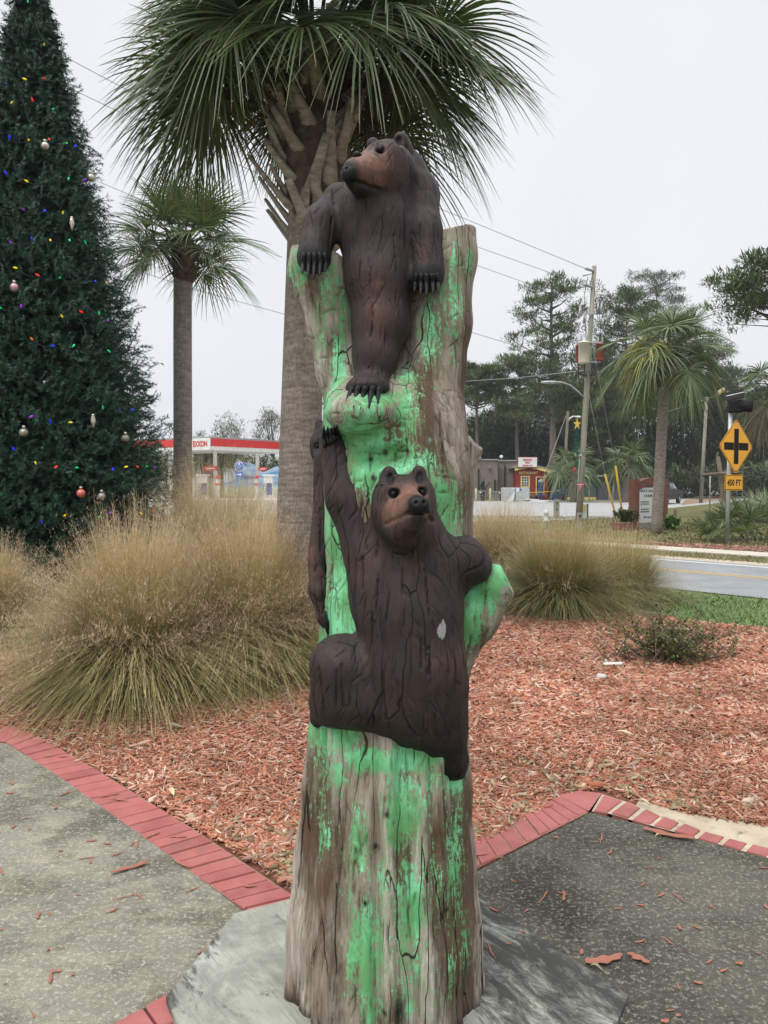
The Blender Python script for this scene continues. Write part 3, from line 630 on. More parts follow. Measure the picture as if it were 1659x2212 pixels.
# shelf under the foot, seat under the lower bear, side branch, broken knot
g.el(S(783,893,-.17),(r_(76),.115,r_(44)),0.035); g.rc(S(745,865,-.10),S(830,870,-.10),r_(38),r_(38),0.04)
g.el(S(790,985,-.26),(.095,.085,.042),0.015,'-'); g.el(S(850,985,-.24),(.05,.05,.04),0.02,'-')
g.rc(S(905,870,0.0),S(860,930,-.06),r_(50),r_(40),0.06)
g.rc(S(950,1430,-.03),S(1020,1335,-.05),r_(55),r_(50),0.05); g.rc(S(1020,1335,-.05),S(1066,1268,-.06),r_(50),r_(46),0.03); g.rc(S(1060,1262,-.09),S(1072,1250,-.09),r_(30),r_(28),0.02)
pc=S(1096,1250,-.06); g_n=np.array([0.9,-0.15,0.42]); g_n/=np.linalg.norm(g_n)
d=((X-pc[0])*g_n[0]+(Y-pc[1])*g_n[1]+(Z-pc[2])*g_n[2]); 
reg=(X>S(1030,1300,0)[0])&(Z<S(1000,1180,0)[2]); g.D[:]=np.where(reg&(d>0),np.maximum(g.D,d.astype(np.float32)),g.D)
g.rc(S(985,1030,.12),S(1018,965,.13),r_(30),r_(26),0.02); g.el(S(1036,948,.12),(r_(20),.04,r_(20)),0.01,'-')
def trunk_disp(V,N):
    th=np.arctan2(V[:,0]-0.01,-(V[:,1]-Y0)); z=V[:,2]
    low=np.clip((1.25-z)/0.4,0,1)
    k=0.0105*np.sin(9*th+1.3+0.9*np.sin(2.1*z))+0.0070*np.sin(17*th+2.0*z)+0.003*np.sin(31*th+1.7*np.sin(4*z))
    k-=0.020*np.maximum(0,np.cos(7*th+0.5+0.35*np.sin(3*z)))**10
    flare=np.clip((0.35-z)/0.35,0,1)**2*0.004*np.sin(6*th+.6)
    hi=0.0022*np.sin(38*V[:,0]+3*np.sin(3*z))+0.002*np.sin(61*V[:,0]+2+z*3)
    return k*low+flare+hi*(1-low)
PG=[(690,1600,60,60,.9),(745,1570,60,45,1.0),(800,1620,70,40,1.0),(900,1620,90,40,1.0),(980,1680,40,60,.9),(940,1670,70,60,.7),(715,1660,70,60,.7),(880,1730,60,110,.95),(780,1800,35,120,.75),(835,1850,40,110,.6),(900,1900,70,170,.75),(985,1850,40,170,.7),(790,2000,50,150,.9),(800,2120,45,60,.75),(900,2060,60,170,.6),(965,2080,35,120,.5),(700,1760,40,120,.55),(750,1930,30,90,.6),(1005,2050,18,100,.6),
    (745,1300,60,170,1.0),(720,1150,40,120,.95),(830,1010,90,80,1.1),(780,940,60,60,1.0),(900,1000,70,60,.75),(960,1090,45,110,.85),(960,950,30,110,.5),(790,900,70,45,.8),(820,870,60,40,.85),(730,800,30,170,.75),(745,650,35,110,.7),(715,620,40,80,.8),(650,560,40,70,1.0),(690,700,30,140,.72),(700,880,30,60,.9),(880,880,40,110,.85),(930,720,50,130,.72),(960,640,40,80,.65),(1000,620,25,110,.6),(1015,560,20,60,.7),(975,850,25,110,.45),(985,1400,30,150,.95),(730,700,40,120,.6),(940,560,30,60,.55),(975,750,40,150,.5),(1040,1280,70,60,1.0),(1085,1240,45,40,1.0),(985,620,40,150,.72),(1000,820,24,150,.5),(1000,1350,50,80,.95),(695,1430,30,90,.9),(850,1450,200,100,.8)]
def grn_attr(V,N):
    a=np.zeros(len(V))
    for x,y,rx,ry,w in PG: a=np.maximum(a,w*gauss(V,S(x,y,-.15 if y>1500 else -.1),r_(rx)*1.05,r_(ry)*1.05))
    a+=np.where(V[:,1]>Y0+0.05,0.22,0)
    pale=gauss(V,S(1000,900,0),r_(42),r_(150))*0.35+gauss(V,S(650,2050,0),r_(40),r_(200))*0.3
    return np.clip(a-pale,0,1.05)
def stn_attr(V,N):
    a=np.zeros(len(V))
    for x,y,rx,ry,w in [(700,1760,35,190,1),(960,1900,45,230,1),(745,2050,22,180,.9),(915,870,28,90,.8),(985,1060,30,110,.7),(1015,700,18,170,.9),(730,1350,25,130,.8),(880,950,60,60,.8),(850,2150,160,60,.45),(1010,2130,30,90,.8),(640,2180,30,60,.8),(675,1850,22,260,.9),(1005,1900,22,260,1),(870,1800,20,120,.7)]:
        a=np.maximum(a,w*gauss(V,S(x,y,-.1),r_(rx),r_(ry)))
    mid=np.clip((V[:,2]-1.0)/.2,0,1)*np.clip((2.1-V[:,2])/.3,0,1); return np.clip(a+mid*grn_attr(V,N)*.3,0,1)
holes=[(811,1834),(789,1948),(966,1980),(836,1756),(833,975),(800,990),(806,1032),(830,2170)]
def trunk_blk(V,N):
    a=np.zeros(len(V))
    for x,y in holes: a=np.maximum(a,np.clip(gauss(V,S(x,y,-.25),0.0060,0.0085)*1.5,0,1))
    for x,y,rx,ry in [(862,2190,12,30)]: a=np.maximum(a,gauss(V,S(x,y,-.3),r_(rx),r_(ry)))
    a=np.maximum(a,np.clip((0.085-V[:,2])/.04,0,1)*.75)  # contact shadow and dirt ring painted dark around the trunk foot
    dark=0*V[:,0]
    return np.clip(a*(N[:,1]<0.2),0,1)
g.D+=0
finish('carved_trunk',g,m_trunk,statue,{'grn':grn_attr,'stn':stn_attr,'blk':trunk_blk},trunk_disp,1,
   strk=[(900,0.05,0.0022,0.003,lambda p,r:np.array([r.normal(0,1),0,r.normal(0,.45)]) if p[2]>1.25 else np.array([r.normal(0,.25),0,1.0]),3),
         (120,0.30,0.0022,0.007,lambda p,r:np.array([r.normal(0,.05),0,1.0]),4)])
# knot face and branch end show bare pale wood through the attribute-free side of the paint
gT=g
# ---- bears
def rotm(fwd,up=(0,0,1)):
    f=np.asarray(fwd,float); f/=np.linalg.norm(f); u=np.asarray(up,float); x=np.cross(f,u); x/=np.linalg.norm(x); u=np.cross(x,f)
    return np.stack([x,f,u],1)      # columns: right, forward, up
def s2(g,px,py,push=-.004):
    a=surf(g,px,py,push); b=surf(gT,px,py,push); return a if a[1]<b[1] else b
def claws(parent,g,rows,r0):
    for (x0,y0),(x1,y1),(x2,y2) in rows:
        claw(parent,s2(g,x0,y0),s2(g,x1,y1,-.010),s2(g,x2,y2,-.004),r0)
def claw(parent,p0,p1,p2,r0):
    m=MB(); pts=[p0+(p1-p0)*t/3 for t in range(3)]+[p1+(p2-p1)*t/3 for t in range(4)]
    m.tube(pts,[r0*.9,r0*1.05,r0,r0*.95,r0*.75,r0*.5,r0*.15],8); return m.build('claw',m_black,parent)
def eye(parent,c,r):
    m=MB(); m.sphere(c,r,14,10); o=m.build('eye',m_black,parent); return o
def hairdir(cx,spread=1.0):
    return lambda p,r: np.array([(p[0]-cx)*spread*3+r.normal(0,.35),0,-1.0+r.normal(0,.2)])
# upper bear, gripping the fork
g=SDF((-0.34,Y0-0.42,1.72),(0.24,Y0+0.22,2.82),0.0044)
g.rc(S(858,395,.0),S(808,480,-.05),r_(60),r_(77),.05,flat=.9); g.rc(S(808,480,-.05),S(818,600,-.08),r_(76),r_(64),.04); g.rc(S(818,600,-.08),S(822,700,-.09),r_(62),r_(57),.04); g.rc(S(822,700,-.09),S(812,765,-.11),r_(56),r_(45),.03); g.rc(S(812,765,-.11),S(800,828,-.13),r_(44),r_(33),.02)
g.el(S(793,838,-.17),(r_(43),.075,r_(24)),.03); 
g.rc(S(884,400,.02),S(898,425,-.0),r_(34),r_(48),.05); g.rc(S(898,428,-.02),S(914,505,-.07),r_(47),r_(39),.02); g.rc(S(913,500,-.07),S(921,580,-.10),r_(40),r_(34),.02); g.el(S(921,600,-.11),(r_(34),.05,r_(28)),.02)
g.rc(S(790,440,.02),S(738,440,-.02),r_(50),r_(38),.02); g.rc(S(736,442,-.02),S(697,482,-.07),r_(38),r_(38),.02); g.rc(S(697,482,-.07),S(678,548,-.10),r_(37),r_(32),.02); g.el(S(677,562,-.11),(r_(32),.045,r_(26)),.02)
# head
hf=np.array([-0.62,-0.62,0.18]); A=rotm(hf); hc=S(845,362,-.10)
def HP(r,f,u,c=None): return (hc if c is None else c)+A@np.array([r,f,u])
g.el(hc,(.066,.080,.060),.02,rot=A); g.rc(S(868,362,-.01),S(862,415,0),r_(40),r_(56),.04)
g.rc(hc+A@np.array([0,.04,-.018]),S(770,372,-.20),r_(43),r_(27),.03); g.rc(HP(0,.05,-.045),S(776,398,-.18),r_(36),r_(20),.02)
g.rc(HP(-.03,.035,.012),HP(.03,.035,.012),.033,.033,.02)
g.rc(S(838,398,-.10),S(800,412,-.13),r_(40),r_(26),.03)
# mouth line, ears and eye sockets cut into the surface
groove(g,((752,390),(768,393),(785,398),(802,404),(820,409)),.006)
ear1=S(868,305,-.06); g.rc(S(873,330,-.05),ear1,r_(21),r_(16),.006); groove(g,((861,310),(861,302)),.011)
ear2=S(806,312,.0); g.rc(S(816,332,.0),ear2,r_(16),r_(13),.008); groove(g,((802,315),(804,310)),.008)
g.rc(S(880,392,.0),S(868,345,-.02),r_(28),r_(18),.02)
g.rc(S(868,320,-.06),S(866,300,-.06),r_(17),r_(14),.004); groove(g,((859,312),(860,302)),.010)
E1=surf(g,821,323,.004); E2=surf(g,771,334,.004)
g.el(E1,(.0145,.015,.0125),.004,'-'); g.el(E2,(.0130,.015,.012),.004,'-'); E1=surf(g,821,323); E2=surf(g,771,334)
groove(g,((797,325),(803,321),(810,318)),.004)
def near(V,c,r,p=2): return np.exp(-(np.linalg.norm(V-c,axis=1)/r)**p)
def b1_blk(V,N):
    a=np.maximum.reduce([near(V,S(752,374,-.225),.034,8),near(V,E1,.0165,8),near(V,E2,.0155,8),near(V,S(800,425,-.13),.05,4)*.75,
      gauss(V,S(921,618,0),r_(60),r_(22)),gauss(V,S(677,585,0),r_(50),r_(24)),gauss(V,S(788,862,0),r_(70),r_(15)),near(V,ear1+np.array([-.01,-.03,0]),.018,4)*.8,near(V,S(882,345,-.08),.035,3)*.5,near(V,S(857,385,-.12),.03,3)*.55])
    a=np.maximum(a,np.exp(-((V[:,0]-S(888,480)[0])/.012)**2)*(V[:,2]<S(0,400)[2])*(V[:,2]>S(0,600)[2])*.75)
    return np.clip(a,0,1)
def b1_tan(V,N):
    a=near(V,S(790,362,-.19),.075,4)*(V[:,2]>S(790,396,-.2)[2]); a=np.maximum(a,near(V,S(822,345,-.16),.04,3)*.8)
    a=np.maximum(a,gauss(V,S(812,690,0),r_(28),r_(62))*.5*(V[:,2]<S(0,640)[2])); a=np.maximum(a,gauss(V,S(905,585,0),r_(16),r_(30))*.35)
    return np.clip(a,0,1)
bear1=finish('bear',g,m_bear,statue,{'blk':b1_blk,'tan':b1_tan,'wht':lambda V,N:np.zeros(len(V))},
   lambda V,N:0.0018*np.sin(45*V[:,0]+3*np.sin(5*V[:,2]))*np.clip(-N[:,1],0,1)*(V[:,2]<S(0,430)[2])+.0015*np.sin(27*V[:,2]+20*V[:,0]),1,
   strk=[(260,0.050,0.0021,0.0016,hairdir(.0),11),(40,0.12,0.0019,0.005,lambda p,r:np.array([r.normal(0,.08),0,1.]),12)])
tag(bear1,'upper brown bear in the fork, head raised to the left')
eye(bear1,E1,.0102); eye(bear1,E2,.0094)
def nose(parent,c,A,w=.024,d=.02,h=.019):
    g=SDF(c-.06,c+.06,.0028); g.el(c,(w,d,h),.005,rot=A); g.el(c+A@np.array([0,-.004,-.010]),(w*.8,d*.9,h*.8),.01,rot=A)
    for s in (-1,1): g.el(c+A@np.array([s*w*.36,d*.95,.002]),(.0042,.009,.0055),.002,'-',rot=A)
    V,F=g.mesh(); V=smooth_mesh(V,F,1); return np_mesh('nose',V,F,m_black,parent,smooth=True)
nose(bear1,surf(g,753,373,.012),A,.024,.020,.021)
claws(bear1,g,[((x*.85+138,590),(x,612),(x+(x-921)*.1,y)) for x,y in ((897,630),(909,638),(921,641),(934,636),(945,634))],.0082)
claws(bear1,g,[((x*.85+101.8,545),(x,572),(x-2,y)) for x,y in ((655,592),(667,602),(679,604),(692,597),(704,588))],.0082)
claws(bear1,g,[((x+5,834),(x,850),(x2,y2)) for x,x2,y2 in ((757,748,868),(770,763,880),(785,779,884),(801,797,882),(816,816,874))],.0088)
# lower bear, sitting against the trunk with one arm raised
g=SDF((-0.27,Y0-0.48,0.72),(0.37,Y0+0.20,1.95),0.0046)
g.rc(S(885,1150,-.16),S(880,1230,-.14),r_(60),r_(92),.05); g.rc(S(880,1230,-.14),S(884,1320,-.15),r_(98),r_(104),.04); g.rc(S(884,1320,-.15),S(888,1430,-.16),r_(104),r_(103),.04); g.rc(S(888,1430,-.16),S(893,1510,-.14),r_(103),r_(94),.04)
g.rc(S(930,1500,-.14),S(945,1570,-.13),r_(76),r_(62),.04); g.rc(S(945,1570,-.13),S(975,1640,-.11),r_(60),r_(29),.03); g.rc(S(975,1640,-.11),S(985,1668,-.09),r_(27),r_(18),.03); g.rc(S(900,1550,-.14),S(962,1628,-.11),r_(46),r_(34),.04); g.rc(S(930,1585,-.12),S(970,1650,-.10),r_(46),r_(26),.03); g.rc(S(975,1510,-.05),S(978,1640,-.05),r_(32),r_(26),.03)
g.rc(S(890,1520,-.19),S(760,1500,-.18),r_(70),r_(64),.04); g.rc(S(760,1500,-.18),S(742,1440,-.18),r_(60),r_(63),.04); g.rc(S(742,1440,-.18),S(718,1520,-.15),r_(60),r_(48),.03); g.rc(S(700,1510,-.10),S(692,1550,-.08),r_(30),r_(22),.03); g.rc(S(715,1500,-.05),S(700,1540,-.02),r_(45),r_(28),.03)
# shoulder on the right
g.rc(S(930,1210,-.15),S(1000,1210,-.12),r_(60),r_(46),.04); g.rc(S(1000,1210,-.12),S(1026,1222,-.11),r_(46),r_(34),.03); g.rc(S(985,1225,-.12),S(985,1265,-.11),r_(42),r_(26),.03)
# raised arm
g.rc(S(825,1290,-.16),S(800,1180,-.15),r_(62),r_(50),.05); g.rc(S(800,1180,-.15),S(755,1075,-.13),r_(54),r_(47),.03); g.rc(S(755,1075,-.13),S(734,985,-.11),r_(46),r_(38),.03); g.el(S(722,955,-.11),(r_(27),.05,r_(30)),.03)
# head
A2=rotm((.14,-.95,.22)); h2=S(874,1075,-.25); 
def H2(r,f,u): return h2+A2@np.array([-r,f,u])   # r>0 is right in the picture
A2=np.stack([-A2[:,0],A2[:,1],A2[:,2]],1)
def H2(r,f,u): return h2+A2@np.array([r,f,u])
g.el(h2,(r_(57,-.25),.07,r_(40,-.25)),.02,rot=A2); g.rc(S(874,1095,-.20),S(880,1165,-.17),r_(58),r_(64),.05)
g.rc(S(848,1066,-.25),S(902,1062,-.25),r_(33),r_(31),.02); g.rc(S(845,1105,-.26),S(850,1140,-.22),r_(34),r_(32),.03); g.rc(S(912,1100,-.25),S(915,1140,-.22),r_(22),r_(26),.03)
g.rc(S(884,1090,-.30),S(902,1096,-.39),r_(32,-.3),r_(25,-.35),.02); g.rc(S(878,1108,-.30),S(900,1110,-.385),r_(42,-.3),r_(24,-.35),.02)
g.rc(S(872,1130,-.27),S(885,1150,-.24),r_(44),r_(46),.03)
groove(g,((834,1132),(850,1124),(866,1117),(882,1110),(896,1107),(910,1107),(921,1112),(928,1119),(934,1126)),.0062)
g.rc(S(872,1140,-.30),S(890,1128,-.37),r_(34),r_(22),.02)
groove(g,((834,1132),(850,1124),(866,1117),(882,1110),(896,1107),(910,1107),(921,1112),(928,1119),(934,1126)),.005)
for x,y in ((841,1032),(905,1030)):
    g.rc(S(x,y+16,-.25),S(x,y-9,-.25),r_(22),r_(15),.005); groove(g,((x+1,y+9),(x+2,y-3)),.0105)
e1=surf(g,851,1066,.004); e2=surf(g,912,1063,.004)
g.el(e1,(.018,.018,.0155),.004,'-'); g.el(e2,(.0155,.018,.015),.004,'-'); e1=surf(g,850,1067); e2=surf(g,912,1064)
def b2_blk(V,N):
    a=np.maximum.reduce([near(V,S(905,1092,-.40),.033,8),near(V,e1,.0185,8),near(V,e2,.017,8)]+[near(V,S(x+2,y+3,-.275),.017,5) for x,y in ((841,1032),(905,1028))]+
       [gauss(V,S(712,938,0),r_(22),r_(24)),near(V,S(890,1160,-.25),.05,4)*.35, near(V,S(1000,1300,0),.10,3)*.0])
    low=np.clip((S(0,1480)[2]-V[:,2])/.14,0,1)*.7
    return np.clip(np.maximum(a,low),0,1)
def b2_tan(V,N):
    a=near(V,S(888,1088,-.34),.068,6); a=np.maximum(a,near(V,S(862,1106,-.32),.048,4)); a=np.maximum(a,near(V,S(880,1070,-.33),.035,4)); a=np.maximum(a,gauss(V,S(805,1190,0),r_(22),r_(50))*.25)
    return np.clip(a,0,1)*(V[:,1]<Y0-.2)
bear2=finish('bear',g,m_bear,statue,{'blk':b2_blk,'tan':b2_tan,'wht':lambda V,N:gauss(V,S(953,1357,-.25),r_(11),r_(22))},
   lambda V,N:(0.002*np.sin(34*V[:,0]+3*np.sin(4*V[:,2]))*np.clip(-N[:,1],0,1)+.002*np.sin(21*V[:,2]+17*V[:,0]))*(V[:,1]>Y0-.27),1,
   strk=[(380,0.055,0.0022,0.0017,hairdir(.03,1.6),21),(60,0.16,0.0020,0.006,lambda p,r:np.array([r.normal(0,.08),0,1.]),22)])
tag(bear2,'lower brown bear facing forward with one arm raised')
eye(bear2,e1,.0115); eye(bear2,e2,.0104)
nose(bear2,surf(g,905,1089,.010),A2,.028,.018,.021)
for i,x in enumerate((699,707,714,721,727)): claw(bear2,s2(g,x+4,966-i*4),s2(g,x,945-i*3,-.012),s2(g,x+1,924-abs(i-2)*3,-.006),.0068)
# third bear climbing the left side, seen edge on
g=SDF((-0.30,Y0-0.24,1.05),(-0.08,Y0+0.30,1.90),0.005)
g.el(S(700,965,.06),(.045,.075,.065),.03); g.rc(S(694,960,.0),S(690,985,-.03),.024,.018,.02); g.rc(S(692,925,.06),S(690,915,.07),.018,.014,.01)
g.rc(S(701,990,-.02),S(699,1090,-.03),r_(23),r_(22),.0,flat=1.6); g.rc(S(699,1090,-.03),S(696,1150,-.035),r_(22),r_(24),.0,flat=1.6); g.rc(S(696,1150,-.035),S(690,1212,-.04),r_(24),r_(25),.0,flat=1.6); g.rc(S(690,1212,-.04),S(693,1275,-.06),r_(25),r_(23),.0,flat=1.5); g.rc(S(693,1275,-.06),S(702,1330,-.075),r_(22),r_(16),.02,flat=1.3); g.rc(S(695,1275,-.01),S(705,1335,-.04),r_(21),r_(15),.03,flat=1.3)
g.rc(S(704,1335,-.075),S(714,1352,-.085),r_(15),r_(14),.02)
e3=surf(g,686,963,.003); g.el(e3,(.012,.014,.012),.005,'-'); e3=surf(g,686,963)
bear3=finish('bear',g,m_bear,statue,{'blk':lambda V,N:np.clip(np.maximum(near(V,e3,.016,8),gauss(V,S(714,1360,0),r_(30),r_(26))),0,1),'tan':lambda V,N:np.clip(gauss(V,S(678,1200,0),r_(12),r_(60))*.5+near(V,S(690,990,0),.03,3)*.4,0,1),'wht':lambda V,N:np.zeros(len(V))},None,1,
   strk=[(130,0.04,0.0035,0.0035,hairdir(-.2),31)])
tag(bear3,'slim third bear seen edge on at the left side of the log')
eye(bear3,e3,.010)
for i,(x,y,x2,y2) in enumerate(((700,1335,712,1385),(705,1332,718,1380),(710,1330,724,1372),(715,1328,729,1362),(718,1325,732,1350))): claw(bear3,S(x,y-12,-.105),S(x+4,y+14,-.115),S(x2,y2,-.10),.006)
# ================= vegetation =================
def basis(d):
    d=d/(np.linalg.norm(d,axis=1,keepdims=True)+1e-12); a=np.where(np.abs(d[:,2:3])<0.9,np.array([[0,0,1.0]]),np.array([[1.0,0,0]])); x=np.cross(a,d); x/=np.linalg.norm(x,axis=1,keepdims=True)+1e-12; return d,x,np.cross(d,x)
def ribbons(P,Wd,side):
    """P (n,k,3) centre lines, Wd (n,k) half widths, side (n,3)|(n,k,3) -> V,F"""
    n,k,_=P.shape
    if side.ndim==2: side=side[:,None,:]
    A=P-side*Wd[:,:,None]; B=P+side*Wd[:,:,None]; V=np.stack([A,B],2).reshape(-1,3)
    b=(np.arange(n)*k*2)[:,None,None]; i=(np.arange(k-1)*2)[None,:,None]; F=(b+i+np.array([0,1,3,2])[None,None,:]).reshape(-1,4); return V,F
class Acc:
    def __init__(s): s.V=[]; s.F={}; s.n=0; s.A=[]
    def add(s,V,F,a=None):
        s.V.append(V); s.F.setdefault(F.shape[1],[]).append(F+s.n); s.n+=len(V); s.A.append(a if a is not None else np.zeros(len(V)))
    def build(s,name,mat,parent=None,attr=None,**k):
        return np_mesh(name,np.concatenate(s.V),[np.concatenate(f) for f in s.F.values()],mat,parent,attrs={attr:np.concatenate(s.A)} if attr else None,**k)
def mat_frond(name,g1,g2,tip=(0.30,0.26,0.10)):
    m,t,b,o=NM(name); n=NT(t); c=n.ramp(n.island(),[(0.0,g1),(0.35,g2),(0.6,g1),(0.8,tuple(np.array(g2)*1.35)),(1.0,g2)])
    c=n.mix(n.ramp(n.attr('tip'),[(0.86,0.0),(1.0,0.55)]),c,tuple(tip)+(1,)); n.l(c,b.inputs['Base Color']); b.inputs['Roughness'].default_value=0.42; b.inputs['Specular IOR Level'].default_value=0.5
    tr=n.n('ShaderNodeBsdfTranslucent'); n.l(n.mix(1.0,c,(1.0,1.1,0.6,1),'MULTIPLY'),tr.inputs['Color']); ms=n.n('ShaderNodeMixShader'); ms.inputs[0].default_value=0.22
    n.l(b.outputs[0],ms.inputs[1]); n.l(tr.outputs[0],ms.inputs[2]); n.l(ms.outputs[0],o.inputs[0]); return m
m_frond=mat_frond('palm_frond_green',(0.034,0.056,0.018),(0.084,0.120,0.042))
m_frond_far=mat_frond('palm_frond_olive',(0.06,0.092,0.036),(0.135,0.175,0.075))
m_frond_yel=mat_frond('palm_frond_yellow',(0.30,0.27,0.05),(0.42,0.38,0.09))
m_frond_dead=mat_frond('palm_frond_dead',(0.16,0.12,0.08),(0.24,0.19,0.13))
def mat_palmtrunk():
    m,t,b,o=NM('palm_trunk_bark'); n=NT(t); v=n.coord()
    c=n.ramp(n.noise(n.coord((1,1,2.2)),7,6,0.7),[(0.35,(0.16,0.13,0.105)),(0.65,(0.33,0.285,0.24))])
    w=n.n('ShaderNodeTexWave',Scale=6.5,Distortion=7.0,Detail=5.0); w.bands_direction='Z'; w.inputs['Detail Scale'].default_value=2.0; n.l(v,w.inputs['Vector'])
    c=n.mix(n.ramp(w.outputs['Fac'],[(0.0,0.22),(0.16,0.0)]),c,(0.06,0.047,0.038,1)); fib=n.noise(n.coord((12,12,1.4)),8,5,0.75); c=n.mix(n.ramp(fib,[(0.38,0.5),(0.55,0.0)]),c,(0.07,0.055,0.045,1))
    c=n.mix(n.ramp(n.noise(v,34,3,0.7),[(0.70,0.0),(0.78,0.6)]),c,(0.42,0.38,0.33,1))
    n.l(c,b.inputs['Base Color']); b.inputs['Roughness'].default_value=0.9; bm=n.bump(w.outputs['Fac'],0.2,0.012); n.l(n.bump(fib,0.6,0.012,bm),b.inputs['Normal']); return m
m_ptrunk=mat_palmtrunk()
m_boot=M('palm_leaf_base_wood',(0.17,0.14,0.11),(0.42,0.37,0.31),scale=9,rough=0.85,bump=0.5,stretch=(1,1,3))
m_boot_dk=M('palm_crown_fibre',(0.045,0.03,0.022),(0.15,0.10,0.07),scale=12,rough=0.95,bump=0.8,bscale=40)
m_seed=M_island('dark_palm_fruit',[(0.018,0.014,0.012),(0.05,0.035,0.025),(0.03,0.02,0.02),(0.09,0.06,0.04)],rough=0.6)
def frond_geo(acc,r,c,az,el,Lp,Rb,nl=44,spread=2.3,droop=0.5,wmul=1.0,segs=6,bend=0.0):
    d=np.array([math.cos(el)*math.cos(az),math.cos(el)*math.sin(az),math.sin(el)])
    ts=np.linspace(0,1,6); pts=c+d*Lp*ts[:,None]; pts[:,2]-=Lp*0.22*droop*2*ts**2.2
    m=MB(); m.tube([tuple(p) for p in pts],[0.012*Rb+.006]*5+[0.006*Rb+.003],5); acc.add(np.array(m.v),np.array([f for f in m.f if len(f)==4]))
    T=pts[-1]-pts[-2]; T/=np.linalg.norm(T); dn=np.array([0,0,-1.0]); dn=dn-T*np.dot(dn,T); dn/=np.linalg.norm(dn)+1e-9; T=T*math.cos(bend)+dn*math.sin(bend); sd=np.cross(T,[0,0,1.0]); sd/=np.linalg.norm(sd)+1e-9; up=np.cross(sd,T); roll=r.normal(0,.35); sd,up=sd*math.cos(roll)+up*math.sin(roll),up*math.cos(roll)-sd*math.sin(roll)
    ph=np.linspace(-spread,spread,nl)+r.normal(0,.02,nl); L=Rb*(0.72+0.28*np.cos(ph*0.6))*(0.92+0.16*r.random(nl))
    cup=0.18+0.25*np.abs(np.sin(ph)); D=np.cos(ph)[:,None]*T+np.sin(ph)[:,None]*sd+cup[:,None]*up*0.5; D/=np.linalg.norm(D,axis=1,keepdims=True)
    u=np.linspace(0,1,segs); costa=np.clip(np.cos(ph),0,1)*0.22*Rb
    P=pts[-1]+costa[:,None,None]*(T*0.6)*1.0+D[:,None,:]*(L[:,None]*u[None])[:,:,None]
    dr=L*droop*(0.45+0.5*r.random(nl)+0.2*(np.cos(ph)>0)); P[:,:,2]-=dr[:,None]*(u[None]**2.4)+costa[:,None]*.25
    jit=r.normal(0,.03,(nl,3))*L[:,None]; P+=jit[:,None,:]*(u[None,:,None]**2)
    base=L[:,None]*u[None]*(2*spread/nl)*0.55; taper=0.017*Rb*wmul*(1-u[None])**0.65+0.0008; Wd=np.minimum(base+0.003,taper+np.zeros_like(base))
    side=np.cross(D,up+0*D); side/=np.linalg.norm(side,axis=1,keepdims=True)+1e-9; tw=r.normal(0,.45,nl)[:,None]; side=side*np.cos(tw)+up*np.sin(tw)
    V,F=ribbons(P,Wd,side); acc.add(V,F,np.repeat(np.tile(u,(nl,1)).ravel(),2))
